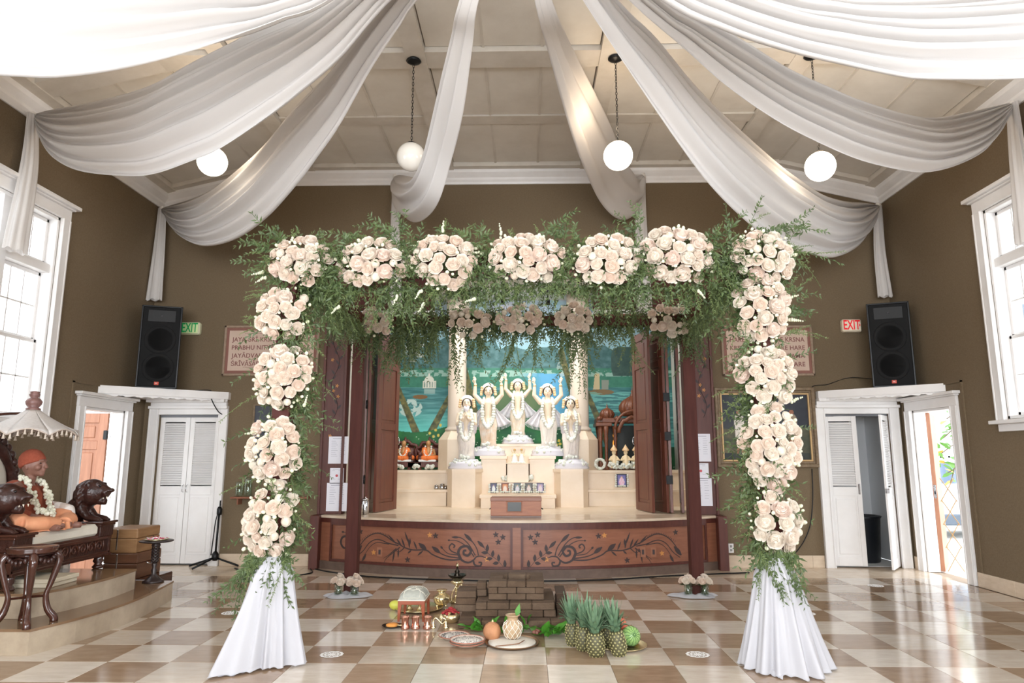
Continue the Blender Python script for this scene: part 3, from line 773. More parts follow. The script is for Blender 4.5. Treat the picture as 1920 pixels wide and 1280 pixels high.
for b_ in bp: B(tm, True).tube(b_, [.018]*4+[.009]*4, 6).build('branch', tb)
lm = [M('tree_leaf_green', '#5e8a3c', .4, trans=.3), M('tree_leaf_yellow', '#c79a3e', .4, trans=.3)]
for q in range(64):
    b_ = random.choice(bp); p = b_[random.randint(3, 7)]+Vector((rnd(-.12, .12), rnd(-.15, .15), rnd(-.14, .14)))
    T0 = TR(*p, rz=rnd(0, 6.3), rx=rnd(-.9, .9), ry=rnd(-.7, .7)); l = rnd(.14, .22)
    B(lm[0] if rnd(0, 1) < .65 else lm[1], True).add([(0, 0, 0), (l*.35, -l*.27, .01), (l*.8, -l*.2, 0), (l, 0, -.02), (l*.8, l*.2, 0), (l*.35, l*.27, .01), (l*.5, 0, -.012)], [(0, 1, 6), (1, 2, 6), (2, 3, 6), (3, 4, 6), (4, 5, 6), (5, 0, 6)], T0).build('leaf', tb)
# folding lattice gate
lg = thing('lattice_gate', (5.6, 9.3, 0), 'folded wooden lattice gate standing just outside the open street door', 'gate')
lw = M('lattice_wood', '#caa877', .6)
p0 = Vector((WR+.2, 9.2, 0)); dd = Vector((.3, -.02, 0))
for k in range(4):
    z = .02+k*.29
    for (a, b) in ((p0+Vector((0, 0, z)), p0+dd*.62+Vector((0, 0, z+.3))), (p0+dd*.62+Vector((.015, 0, z)), p0+Vector((.015, 0, z+.3)))):
        B(lw).tube([a, b], .012, 4, flat=.5).build('slat', lg)
# left side: pale wall outside the oak door
B(bw).box(-11, -10.8, 4, 14, -.02, 5).build('wall_outer', kind='structure')
# things inside the half-open closet
tbn = thing('trash_bin', (4.8, 10.2, 0), 'black bagged trash bin inside the half-open closet', 'bin')
B(M('bin_plastic', '#1c1f24', .35, bump=.4, bscale=20), True).lathe([(.19, 0), (.2, .02), (.24, .6), (.26, .63), (.24, .64), (.2, .6), (0, .55)], 24, c=(4.8, 10.2, 0), wob=lambda a, z: 1+.025*math.sin(a*9+z*8)).build('bin_body', tbn)
root = thing('framed_picture', (4.75, 10.7, 1.2), 'small dark framed picture hanging inside the half-open closet', 'picture')
mb = B(M('brown_frame', '#3c2f28', .5)); frame4(mb, 4.55, 4.95, 1.35, 2.05, .03, 10.66, 10.7, .004); mb.build('frame', root)
canvas('canvas', root, 4.57, 4.93, 1.37, 2.03, 10.68, 20, 30, lambda u, v: mixc((24, 32, 52), (90, 110, 130), fbm(u*7, v*9)*1.5-.5))
# ================================================================== STAGE AND ALTAR
SX = -.13                                       # stage centre
def yfront(x): return 8.68+.108*(x-SX)**2
SW = 2.66
def curved(mb, x0, x1, o0, o1, z0, z1, n=24):   # block that follows the curved stage front; o = offset towards the camera
    vs = []
    for k in range(n+1):
        x = x0+(x1-x0)*k/n; y = yfront(x)
        vs += [(x, y-o0, z0), (x, y-o1, z0), (x, y-o1, z1), (x, y-o0, z1)]
    fs = []
    for k in range(n):
        for q in range(4): q2 = (q+1) % 4; fs.append((k*4+q, k*4+4+q, k*4+4+q2, k*4+q2))
    fs += [(0, 1, 2, 3), (n*4+3, n*4+2, n*4+1, n*4)]
    mb.add(vs, fs)
stage = thing('stage', (SX, 9.2, 0), 'curved wooden altar stage with painted vines and a pale stone top', 'stage')
xa, xb = SX-SW, SX+SW
mb = B(stagew); curved(mb, xa, xb, -.03, -.06, .05, .66); mb.build('front_panel', stage)
sk = B(M('stage_kickboard', '#5c4a40', .6, col2='#6d584c', scale=12)); curved(sk, xa, xb, -.02, .022, 0, .09); curved(sk, xa, xb, .0, .035, .09, .105); sk.build('kickboard', stage)
mb = B(framew); curved(mb, xa, xb, -.03, .012, .60, .66, 30); mb.build('top_rail', stage)
for k, (a, b) in enumerate(((xa, xa+.16), (SX-.05, SX+.05), (xb-.16, xb))):
    mb = B(stagew); curved(mb, a, b, -.03, .006, .1, .61, 4); mb.build('stile', stage)
for (a, b) in ((xa+.16, SX-.05), (SX+.05, xb-.16)):
    mb = B(framew); curved(mb, a, b, -.03, .003, .575, .605); curved(mb, a, b, -.03, .003, .105, .135); curved(mb, a, a+.028, -.03, .003, .13, .58, 2); curved(mb, b-.028, b, -.03, .003, .13, .58, 2)
    mb.build('panel_moulding', stage)
tp = B(stone)
vs = []; n = 40
poly = [(xa-.0, YB), ]+[(xa+(xb-xa)*k/n, yfront(xa+(xb-xa)*k/n)-.035) for k in range(n+1)]+[(xb, YB)]
tp.prism(poly, .66, .69); tp.build('stone_top', stage)
for (a, b) in ((xa-.1, xa+.02), (xb-.02, xb+.1)):
    mb = B(framew).bbox(a, b, 9.3, YB, 0, .69, .006); mb.build('end_post', stage)
B(framew).box(xa, xb, yfront(xa)+.02, YB, .05, .64).build('core', stage)
# painted ornament: thin raised strokes on the curved front
def onfront(u, w): return Vector((u, yfront(u)+.028, w))
def stroke(mb, pts, w0, w1, n=14, fat=None):
    P = spline([(x, 0, z) for x, z in pts], n); vs = []; fs = []
    for i, p in enumerate(P):
        d = (P[min(i+1, n-1)]-P[max(0, i-1)]).normalized(); t = i/(n-1)
        w = (w0+(w1-w0)*t)*(1 if fat is None else (.25+fat*math.sin(PI*min(1, t*1.05))))
        for sg in (-1, 1):
            q = p+Vector((-d.z, 0, d.x))*w*sg/2; vs.append(tuple(onfront(q.x, q.z)))
    for i in range(n-1): fs.append((2*i, 2*i+2, 2*i+3, 2*i+1))
    mb.add(vs, fs)
def leafp(mb, x, z, ang, l, w=.35):
    ca, sa = math.cos(ang), math.sin(ang); pts = [(0, 0), (.3, -w/2), (.65, -w*.42), (1, 0), (.65, w*.42), (.3, w/2)]
    mb.add([tuple(onfront(x+l*(a*ca-b*sa), z+l*(a*sa+b*ca))) for a, b in pts], [(0, 1, 2, 3, 4, 5)])
def starp(mb, x, z, r):
    for k in range(5): leafp(mb, x, z, 2*PI*k/5+.4, r, .5)
def Fp(px, py, mirror):      # pixel on the stage front -> local (x, z)
    Yf = 8.95; 
    for _ in range(4):
        p = aY(px, py, Yf); Yf = yfront(p.x)
    x = p.x
    return (x if not mirror else 2*SX-x, p.z)
for mirror in (False, True):
    def C(x, y): return Fp(600+x/5.053, 960+y/5.053, mirror)
    mb = B(paintd)
    def S(w0, w1, *pts, fat=None, n=None): stroke(mb, [C(*p) for p in pts], w0, w1, n or 6+5*len(pts), fat)
    def Lf(x0, y0, x1, y1, w=.03): S(w, w, (x0, y0), ((x0+x1)/2, (y0+y1)/2), (x1, y1), fat=.9, n=9)
    S(.028, .026, (255, 225), (208, 240), (192, 290), (215, 335), (258, 348)); S(.006, .006, (212, 188), (250, 196)); Lf(200, 188, 226, 190, .022)
    S(.012, .018, (340, 385), (380, 310), (435, 245), (500, 208), (560, 203), (625, 232), (685, 275), (750, 308), (800, 338), (880, 360), (1000, 362), (1060, 402), (1150, 440), (1240, 455), (1335, 450))
    S(.010, .014, (335, 422), (400, 372), (460, 295), (520, 262), (580, 268), (640, 295), (740, 318)); S(.006, .012, (415, 410), (470, 330), (530, 290), (600, 296), (650, 305))
    Lf(325, 400, 392, 318, .05); Lf(395, 465, 432, 398, .03)
    for k in range(17):
        t = k/16; x = 385+250*t; y = 300-105*math.sin(PI*(.1+.62*t)); S(.004, .006, (x, y+14), (x-5, y-6), n=3)
    for a in ((715, 300, 640, 214), (768, 322, 722, 252), (800, 335, 768, 246), (845, 340, 835, 255), (838, 300, 800, 188), (848, 310, 850, 250), (915, 355, 884, 276), (862, 362, 828, 392), (972, 368, 922, 412), (740, 352, 736, 432), (702, 365, 684, 474)): Lf(*a, .02)
    Lf(1005, 358, 932, 296, .05); S(.016, .004, (752, 335), (690, 385), (625, 440), (588, 506)); S(.014, .004, (720, 345), (650, 405), (596, 440)); S(.014, .004, (800, 335), (745, 378), (700, 355))
    S(.016, .012, (1340, 440), (1230, 425), (1150, 398), (1090, 350)); Lf(1135, 388, 1058, 328, .045); S(.012, .008, (1315, 408), (1215, 395), (1155, 345)); Lf(1140, 325, 1160, 350, .024)
    S(.014, .02, (1315, 400), (1245, 372), (1222, 335), (1245, 302), (1274, 320), (1262, 340))
    S(.034, .026, (1330, 445), (1308, 385), (1335, 335), (1395, 326), (1428, 368), (1402, 412), (1362, 402), (1362, 368), (1385, 366))
    S(.03, .010, (1312, 400), (1340, 455), (1400, 480), (1450, 458), (1482, 425), (1530, 420), (1570, 438)); S(.024, .02, (1450, 462), (1466, 502), (1515, 512), (1528, 482), (1500, 478))
    S(.010, .014, (1255, 238), (1335, 246), (1405, 305), (1470, 412)); Lf(1245, 238, 1320, 240, .024); S(.008, .014, (1216, 268), (1300, 275), (1390, 332), (1458, 425)); Lf(1208, 268, 1232, 268, .02)
    S(.010, .014, (1368, 208), (1440, 280), (1482, 345), (1500, 412)); Lf(1366, 206, 1445, 285, .036)
    S(.006, .005, (1500, 282), (1548, 332), (1600, 400), (1680, 456), (1740, 522), (1832, 572))
    for a in ((1492, 275, 1556, 340), (1582, 378, 1586, 308), (1590, 388, 1528, 384), (1632, 428, 1640, 364), (1632, 440, 1572, 448), (1694, 468, 1690, 402), (1692, 482, 1636, 490), (1752, 528, 1750, 456), (1748, 540, 1706, 546)): Lf(*a, .036)
    for p in ((378, 185), (1092, 225), (825, 452), (1665, 215), (1732, 240), (1688, 285)): x, z = C(*p); starp(mb, x, z, .04)
    mb.build('painted_vine', stage)
    mb = B(painto)
    for p in ((1037, 218), (503, 383), (1580, 448)): x, z = C(*p); starp(mb, x, z, .036)
    mb.build('painted_flower', stage, label='small gold painted blossoms')
for (px, k) in ((711, 0), (1206, 1), (1226, 1)):
    x, z = Fp(px, 1035, False); y = yfront(x)+.026
    o = B(M('wood_outlet', '#8f5a3e', .4)).bbox(x-.035, x+.035, y-.008, y+.004, z-.06, z+.06, .002).build('outlet_plate', stage)
    B(paintd).bbox(x-.014, x+.014, y-.01, y-.006, z-.03, z+.03, .002).build('socket', o)

# ---- proscenium pilasters with painted vines, header, papers
def pilaster(x0, x1, lab, sgn):
    root = thing('pilaster', ((x0+x1)/2, YB, .69), lab, 'pillar')
    B(framew).bbox(x0, x1, YB-.06, YB+.1, .69, 4.05, .005).build('shaft', root)
    B(framew).bbox(x0-.025, x0+.01, YB-.09, YB+.1, 0 if False else .69, 4.05, .004).bbox(x1-.01, x1+.025, YB-.09, YB+.1, .69, 4.05, .004).build('edge_strip', root)
    mb = B(paintd); cx = (x0+x1)/2; y = YB-.0615
    def lp(x, z, ang, l, w=.34):
        ca, sa = math.cos(ang), math.sin(ang)
        mb.add([(x+l*(a*ca-b*sa), y, z+l*(a*sa+b*ca)) for a, b in [(0, 0), (.3, -w/2), (.65, -w*.42), (1, 0), (.65, w*.42), (.3, w/2)]], [(0, 1, 2, 3, 4, 5)])
    mb.tube([(cx+.05*math.sin(k*.5), y, 2.0+k*.05) for k in range(30)], .006, 4, flat=.4)
    for k in range(20):
        z = 2.05+k*.07; lp(cx+.05*math.sin((z-2)*10), z, (.9 if k % 2 else 2.2), .09)
    mb.build('painted_vine', root)
    mb = B(painto)
    for (dx, z) in ((-.05, 2.82), (-.04, 1.75), (.05, 1.48), (.03, 2.45), (-.02, 2.38), (.05, 2.3)):
        for k in range(5): lp2 = 2*PI*k/5; ca, sa = math.cos(lp2), math.sin(lp2); mb.add([(cx+sgn*dx+.03*(a*ca-b*sa), y-.001, z+.03*(a*sa+b*ca)) for a, b in [(0, 0), (.5, -.25), (1, 0), (.5, .25)]], [(0, 1, 2, 3)])
    mb.build('painted_flower', root)
    return root
pilaster(-2.845, -2.56, 'dark red painted wooden pilaster at the throne side of the altar opening', 1)
pilaster(2.32, 2.57, 'dark red painted wooden pilaster at the painting side of the altar opening', -1)
hd = thing('altar_header', (SX, YB, 3.3), 'dark wooden header over the altar opening with a raised middle bay', 'header')
B(framew).bbox(-2.6, 2.36, YB-.05, YB+.12, 4.02, 4.12, .01).build('top_trim', hd)
for (a, b) in ((-2.56, -1.33), (.96, 2.32)):
    B(M('header_wood', '#4a2620', .6, spec=.2)).bbox(a, b, YB+.02, YB+.1, 3.54, 4.03, .004).build('header_panel', hd)
    B(stagew).bbox(a, b, YB+.0, YB+.14, 3.31, 3.48, .006).build('header_beam', hd)
    B(trimm).bbox(a, b, YB-.02, YB+.2, 3.48, 3.54, .006).build('white_ledge', hd)
# papers on the pilasters
def notice(px0, px1, py0, py1, lab, rows, qr=False, head=False, logo=False):
    a = aY(px0, py1, YB-.062); b = aY(px1, py0, YB-.062); y = YB-.064
    o = B(paper).box(a.x, b.x, y-.002, y, a.z, b.z).build('paper_notice', label=lab, cat='notice')
    mb = B(M('print_grey', '#8e8fa0', .7)); w = b.x-a.x; h = b.z-a.z
    mb.box(a.x+w*.2, b.x-w*.2, y-.003, y-.002, b.z-h*.09, b.z-h*.075)
    for k in range(rows):
        z = b.z-h*(.18+.55*k/max(1, rows-1))
        for (u0, u1) in ((.14, .36+.05*(k % 3)), (.6, .8+.04*(k % 2))): mb.box(a.x+w*u0, a.x+w*u1, y-.003, y-.002, z, z+.003)
    mb.build('print', o)
    if logo: B(M('print_red', '#c7545c', .7)).lathe([(.0, 0), (.018, 0), (.018, .001), (0, .001)], 14, T=TR((a.x+b.x)/2, y-.002, b.z-h*.5, rx=PI/2)).build('print_mark', o)
notice(615, 654, 818, 869, 'topmost of the three papers on the throne-side pilaster', 9)
notice(618, 645, 877, 906, 'small middle paper on the throne-side pilaster', 2, logo=True)
notice(611, 652, 905, 958, 'lowest of the three papers on the throne-side pilaster', 8)
notice(1298, 1331, 813, 865, 'topmost of the three papers on the painting-side pilaster', 8)
notice(1300, 1328, 868, 897, 'small middle paper on the painting-side pilaster', 2, logo=True)
notice(1301, 1334, 896, 948, 'lowest of the three papers on the painting-side pilaster', 7)

# ---- niche shell
NB = 12.25
ns = B(M('niche_plaster', '#dcd8d0', .7)); 
ns.box(-2.95, -2.75, YB+.15, NB, .6, 4.6); ns.build('wall_niche', kind='structure')
B(M('niche_plaster')).box(2.6, 2.8, YB+.15, NB, .6, 4.6).build('wall_niche', kind='structure')
B(M('niche_plaster')).box(-2.75, 2.6, YB+.15, NB, 4.3, 4.45).build('ceiling_niche', kind='structure')
B(limest).box(-2.8, 2.65, YB+.0, NB, .5, .69).build('floor_niche', kind='structure')
# back wall mural, painted
def px_of(x, z, Y):
    r = x*math.cos(PH)+Y*math.sin(PH); g = -x*math.sin(PH)+Y*math.cos(PH); zz = z-H
    fw = g*_c+zz*_s; up = -g*_s+zz*_c
    return 960+1280*r/fw, 640-1280*up/fw
MX0, MX1, MZ0, MZ1 = -2.75, 2.6, .9, 4.3
def seg(px, py, a, b, w):   # distance to segment
    dx, dy = b[0]-a[0], b[1]-a[1]; t = max(0, min(1, ((px-a[0])*dx+(py-a[1])*dy)/(dx*dx+dy*dy))); return math.hypot(px-a[0]-t*dx, py-a[1]-t*dy) < w*(1-.35*t)
def mural(u, v):
    px, py = px_of(MX0+(MX1-MX0)*u, MZ0+(MZ1-MZ0)*v, NB); n = fbm(px/22, py/16); n2 = fbm(px/7+40, py/6); n3 = fbm(px/30+9, py/3.2)
    sky = mixc((150, 196, 214), (214, 208, 226), n*1.6-.3); sky = mixc(sky, (110, 196, 206), (py-560)/120*n)
    c = sky
    # far trees
    top = 655-20*vn(px/35, 1)-18*vn(px/14, 5)+(14 if px > 1080 else 0)
    if px > 860 and px < 1080: top += 8
    if py > top: c = mixc((92, 136, 142), (48, 98, 100), n2*1.6-.2)
    if py > 690: c = mixc((70, 142, 120), (40, 110, 92), n2)
    if 694 < py < 706 and n2 > .45: c = (150, 190, 180)
    if py > 726:  # lake
        c = mixc((46, 110, 114), (116, 176, 178), n3*1.7-.5)
        c = mixc(c, (110, 218, 208), (py-760)/50 if px < 900 else (py-790)/80)
    if 900 < px < 1080 and 700 < py < 800: c = mixc(c, (92, 168, 214), (1-abs(px-1030)/60)*1.3)
    if 905 < px < 1030 and py > 716+.016*(px-968)**2: c = mixc((108, 124, 86), (70, 108, 74), n)
    # palace and temple, reflections
    if 758 < px < 800 and 640 < py < 678 and n2 > .3+.012*abs(px-779): c = mixc(c, (224, 222, 214), .75)
    if 793 < px < 818 and 714 < py < 728: c = (222, 224, 214)
    if ell(px, py, 805, 713, 9, 8): c = (226, 228, 220)
    if abs(px-805) < 1.6 and 700 < py < 712: c = (226, 228, 220)
    if 716 < py < 726 and 795 < px < 816 and (int(px) % 5) < 2: c = (120, 150, 140)
    if 795 < px < 816 and 729 < py < 738: c = mixc(c, (190, 205, 200), .6)
    if ell(px, py, 770, 765, 22, 17) and n2 > .42: c = (186, 212, 208)
    if ell(px, py, 788, 744, 14, 4): c = (124, 92, 54)
    if ell(px, py, 1062, 690, 18, 20) and n2 > .5: c = mixc(c, (215, 215, 210), .5)
    # sailing boat
    if ell(px, py, 1127, 735, 24, 5): c = (128, 106, 72)
    if 1112 < px < 1124 and 700 < py < 730 and px > 1112+(730-py)*.12: c = (206, 190, 150)
    if 1128 < px < 1141 and 712 < py < 730: c = (140, 150, 140)
    if px > 1100 and py > 735 and n3 > .55: c = mixc(c, (120, 200, 190), .6)
    if 1146 < px < 1205 and 650 < py < 705 and ell(px, py, 1172, 680, 28, 30+n2*16): c = mixc((34, 66, 66), (66, 96, 88), n2)
    # trunks
    for a, b, w in (((782, 815), (744, 722), 7), ((806, 815), (842, 745), 7), ((898, 800), (872, 690), 6), ((1052, 660), (1078, 760), 6), ((1140, 830), (1100, 735), 7), ((884, 790), (868, 680), 3)):
        if seg(px, py, a, b, w): c = mixc((150, 140, 82), (66, 74, 52), n2*1.5-.1)
    # near bank
    bank = 800+10*math.sin(px/38) if px < 860 else (788-14*math.sin((px-880)/70) if px < 1085 else 838)
    if 940 < px < 1010: bank = 770-8*math.sin((px-940)/22)
    if py > bank: c = mixc((20, 82, 52), (48, 128, 70), n*1.6-.3)
    for (fx, fy) in ((806, 812), (817, 806), (813, 818), (822, 816), (833, 818), (826, 797), (1048, 826), (1056, 822), (1050, 832), (1063, 828), (1044, 834), (1070, 822)):
        if math.hypot(px-fx, py-fy) < 2.6: c = (226, 206, 96)
    if py > bank+6 and _p[int(px/2) % 64, int(py/2) % 64] > .985: c = (190, 220, 190)
    return c
mu = thing('mural', (SX, NB, MZ0), 'painted lake landscape mural with palms and a white temple behind the statues', 'mural')
canvas('painted_scene', mu, MX0, MX1, MZ0, MZ1, NB-.01, 620, 380, mural, 'mural_paint')
B(framew).box(MX0, MX1, NB, NB+.05, MZ0, MZ1).build('backing', mu)

# ---- columns flanking the statues
def column(cx, lab):
    Y = 11.75
    root = thing('column', (cx, Y, .69), lab, 'column')
    cm = M('column_cream', '#d3c6b8', .45)
    mb = B(limest)
    w = .3; oct_ = [(cx+w*math.cos(PI/8+PI/4*k)*1.05, Y+w*math.sin(PI/8+PI/4*k)*1.05) for k in range(8)]
    mb.prism(oct_, .69, 1.75)
    v = [(x, y, 1.75) for x, y in oct_]+[(cx+(x-cx)*.62, Y+(y-Y)*.62, 1.9) for x, y in oct_]
    mb.add(v, [(k, (k+1) % 8, 8+(k+1) % 8, 8+k) for k in range(8)]+[tuple(range(8, 16))]); mb.build('pedestal', root)
    B(cm, True).lathe([(.19, 1.9), (.2, 1.91), (.2, 1.935), (.17, 1.95), (.158, 1.98), (.155, 3.9), (.17, 3.95), (.2, 4.0), (.2, 4.3)], 28, c=(cx, Y, 0)).build('shaft', root)
cL = aY(857, 740, 11.75).x; cRr = aY(1086, 740, 11.75).x
column(cL, 'cream round column on stone pedestal beside the two small seated figures')
column(cRr, 'cream round column on stone pedestal beside the carved wooden shrine')

# ---- stone steps of the altar (each block a part)
st = thing('altar_steps', (SX, 11.4, .69), 'tiered pale limestone altar steps carrying the five white statues', 'altar')
def blk(x0, x1, y0, y1, z1, cap=.045, z0=.69):
    B(limest).bbox(x0, x1, y0, y1, z0, z1-cap, .003).build('stone_block', st)
    B(limest).bbox(x0-.02, x1+.02, y0-.02, y1, z1-cap, z1, .004).build('stone_cap', st)
def X(px, Y): return aY(px, 860, Y).x
def Zp(py, Y): return aY(960, py, Y).z
blk(-2.72, X(840, 11.25), 11.35, NB-.02, 1.25); blk(-2.72, X(838, 11.15), 11.15, 11.4, .95)
blk(X(1103, 11.25), 2.58, 11.4, NB-.02, 1.25); blk(X(1103, 11.15), 2.58, 11.2, 11.45, .95)
def Zt(py, Y): return aY(960, py, Y).z
zA = Zt(879, 11.1); zB = Zt(855, 11.3); zC = Zt(832, 11.4); zR = Zt(927, 10.75)
def octblk(x0, x1, y0, y1, z1, ch):
    for (e, za, zb_) in ((0, .69, z1-.045), (.02, z1-.045, z1)):
        B(limest).prism([(x0-e, y1), (x0-e, y0+ch), (x0+ch*.6, y0-e), (x1-ch*.6, y0-e), (x1+e, y0+ch), (x1+e, y1)], za, zb_).build('stone_block' if e == 0 else 'stone_cap', st)
octblk(X(838, 10.95), X(902, 10.9), 10.9, 11.7, zA, .15); octblk(X(1040, 10.9), X(1103, 10.95), 10.9, 11.7, zA, .15)
blk(X(902, 11.1), X(949, 11.1), 11.1, 11.8, zB); blk(X(993, 11.1), X(1040, 11.1), 11.1, 11.8, zB)
blk(X(928, 11.35), X(1016, 11.35), 11.35, 12.0, zC); blk(X(951, 10.9), X(991, 10.9), 10.9, 11.4, Zt(868, 10.9), .01)
blk(X(902, 10.65), X(1040, 10.65), 10.65, 11.2, zR, .05)
blk(X(932, 10.85), X(1010, 10.85), 10.85, 11.1, Zt(903, 10.85), .01)

# ---- folding doors
def fold_leaf(a, b, lab_root, handle=None):
    a = Vector((*a, .70)); b = Vector((*b, .70)); w = (b-a).length; ang = math.atan2(b.y-a.y, b.x-a.x)
    T = Matrix.Translation(a) @ Euler((0, 0, ang)).to_matrix().to_4x4()
    o = panel_leaf('door_leaf', lab_root, w, 2.58, .04, doorw, T, [(.12, 1.15), (1.25, 2.05), (2.15, 2.46)])
    if handle:
        for sg in ((-1,) if handle == 1 else (1,)):
            q = T @ Vector((w-.05, sg*.02, 1.0)); nrm = (T.to_3x3() @ Vector((0, sg, 0)))
            B(steel, True).tube(spline([q+Vector((0, 0, -.06)), q+nrm*.035+Vector((0, 0, -.04)), q+nrm*.035+Vector((0, 0, .04)), q+Vector((0, 0, .06))], 8), .005, 6).build('door_handle', o)
    return o
fl_ = thing('folding_door', (-2.2, 9.9, .69), 'wooden folding altar doors pushed open beside the painted lake temple', 'door')
A1, A2 = aZ(704, 960.5, .69), aZ(733, 955, .69)
fold_leaf((-2.5, 9.72), (-2.42, 10.34), fl_); fold_leaf((-2.37, 10.34), (-2.3, 9.72), fl_); fold_leaf((-2.25, 9.72), (-2.2, 10.34), fl_)
fold_leaf((A1.x, 9.75), (A1.x+.17, 10.42), fl_, 1)
for z in (1.15, 2.2): B(blackm, True).lathe([(.014, -.06), (.014, .06)], 8, c=(-2.28, 9.7, z)).build('hinge', fl_)
fr_ = thing('folding_door', (1.9, 9.9, .69), 'wooden folding altar doors pushed open beside the carved shrine', 'door')
A1 = aY(1226, 958, 9.75)
fold_leaf((A1.x, 9.75), (A1.x-.12, 10.42), fr_, 2)
fold_leaf((A1.x+.2, 9.74), (A1.x+.06, 10.38), fr_); fold_leaf((A1.x+.25, 9.74), (A1.x+.33, 10.38), fr_); fold_leaf((A1.x+.4, 9.74), (A1.x+.5, 10.3), fr_)
for z in (1.15, 1.75, 2.3): B(blackm, True).bbox(A1.x+.18, A1.x+.27, 9.7, 9.725, z-.06, z+.06).build('hinge', fr_)
# spot fixtures
def spot(px, py, Y, lab, big=1):
    p = aY(px, py, Y); root = thing('spotlight', (p.x, p.y, p.z), lab, 'lamp')
    B(blackm, True).lathe([(.0, .09*big), (.03*big, .09*big), (.05*big, .05*big), (.055*big, -.05*big), (.045*big, -.05*big), (.04*big, 0), (0, 0)], 16, T=TR(*p, rx=R(30))).build('lamp_head', root)
    B(blackm).tube([(p.x, p.y, p.z+.07), (p.x, p.y, 4.3)], .012, 6).build('stem', root)
    B(M('lamp_glow', '#fff3dc', .4, emit=4), True).lathe([(0, 0), (.036*big, 0), (0, .002)], 12, T=TR(*(p+Vector((0, -.0, -.02))), rx=R(30))).build('lens', root)
spot(851, 546, 9.95, 'black spotlight above the column nearer the throne', 1.3)
spot(1085, 545, 10.1, 'black spotlight above the column nearer the carved shrine', .9)
spot(1027, 567, 10.4, 'small spotlight hanging in the middle of the altar ceiling', .7)
spot(943, 566, 10.4, 'small spotlight beside the middle of the altar ceiling', .6)
# ================================================================== FLOWER, LEAF AND CLOTH SHAPES
def petal(mb, R0, a0, hw, zb, zt, curl=.06, nu=5, nv=4, jit=0):
    def f(u, v):
        t = (u*2-1); a = a0+t*hw; r = R0*(.42+.58*math.sin(v*PI/2))+curl*v*v*R0*(1+.3*math.cos(t*3)); z = zb+(zt-zb)*v-.1*R0*t*t*v+jit*math.sin(t*5+a0*3)*v
        return (r*math.cos(a), r*math.sin(a), z)
    mb.grid(nu, nv, f)
def flower_mesh(kind):
    rs = random.Random(hash(kind) % 1000 if False else len(kind))
    if kind == 'rose':
        mb = B(rosem, True); L_ = ((.16, 2, .72), (.3, 3, .74), (.46, 4, .68), (.64, 4, .56), (.82, 5, .36), (.98, 6, .12)); mb.ball((0, 0, -.1), (.72, .72, .55), 10, 6)
        for i, (r, n, zt) in enumerate(L_):
            for k in range(n): petal(mb, r, 2*PI*k/n+i*.9, PI/n*1.25, -.45, zt, .02+.05*i)
    elif kind == 'peony':
        mb = B(peonym, True); mb.ball((0, 0, -.1), (.75, .75, .6), 10, 6)
        for i, (r, n, zt) in enumerate(((.2, 3, .7), (.36, 5, .72), (.52, 6, .66), (.7, 7, .52), (.86, 7, .28), (1.0, 8, .0))):
            for k in range(n): petal(mb, r*rs.uniform(.9, 1.1), 2*PI*k/n+rs.uniform(-.3, .3), PI/n*1.1, -.45, zt+rs.uniform(-.07, .07), .08, jit=.06)
    elif kind == 'ranunculus':
        mb = B(ranm, True); mb.ball((0, 0, 0), (.85, .85, .72), 12, 8)
        for i, (r, n, zt) in enumerate(((.15, 3, .8), (.28, 4, .8), (.42, 5, .76), (.56, 5, .7), (.7, 6, .58), (.84, 6, .4), (.97, 7, .15))):
            for k in range(n): petal(mb, r, 2*PI*k/n+i, PI/n*1.2, -.4, zt, .0, 4, 3)
    else:
        mb = B(budm, True); mb.ball((0, 0, .1), (.7, .7, .9), 9, 6)
        for k in range(3): petal(mb, .74, 2*PI*k/3, PI/3*1.15, -.5, .82, -.3, 4, 4)
        mb.use(leafd, True).lathe([(.15, -.9), (.45, -.55), (.0, -.4)], 6)
    return meshof(mb, kind)
FM = {k: flower_mesh(k) for k in ('rose', 'peony', 'ranunculus', 'bud')}
NAMES = {'rose': 'rose', 'peony': 'peony', 'ranunculus': 'ranunculus', 'bud': 'rose_bud'}
def face_dir(d, roll):
    q = Vector((0, 0, 1)).rotation_difference(Vector(d).normalized())
    return tuple(q @ __import__('mathutils').Quaternion((0, 0, 1), roll))
def bloom_cluster(parent, c, rx, rz, bulge, scale=1.0, dens=1.0, rr=random):
    org = Vector(world(parent)); placed = []
    spec = []
    area_ = rx*rz*PI
    n = int(area_/.0068*dens/scale**2)
    for k in range(n):
        t = rr.random()
        kd = 'peony' if t < .14 else 'ranunculus' if t < .32 else 'rose'
        spec.append((kd, {'peony': rr.uniform(.056, .068), 'ranunculus': rr.uniform(.032, .043), 'rose': rr.uniform(.038, .05)}[kd]*scale))
    spec.sort(key=lambda s: -s[1]); spec += [('bud', rr.uniform(.014, .024)*scale) for _ in range(int(n*.75))]
    for kd, r in spec:
        for tr in range(60):
            a = rr.uniform(0, 2*PI); q = math.sqrt(rr.random())*(1.0 if kd != 'bud' else 1.15)*(.86+.28*vn(c[0]*9+1.5*math.cos(a)+20, c[2]*9+1.5*math.sin(a)+20)); x = q*rx*math.cos(a); z = q*rz*math.sin(a)
            if all(math.hypot(x-p[0], z-p[1]) > (r+p[2])*(.80 if kd != 'bud' else .85) for p in placed): break
        else: continue
        placed.append((x, z, r))
        dep = bulge*math.sqrt(max(0, 1-min(1, q*q)))
        d = Vector((x/rx*.7, -1.05, z/rz*.55+.12))+Vector((rr.uniform(-.28, .28), 0, rr.uniform(-.28, .28)))
        p = Vector((c[0]+x, c[1]-dep-(.02 if kd == 'bud' else 0), c[2]+z))
        inst(FM[kd], NAMES[kd], parent, p-org, face_dir(d, rr.uniform(0, 6)), r)
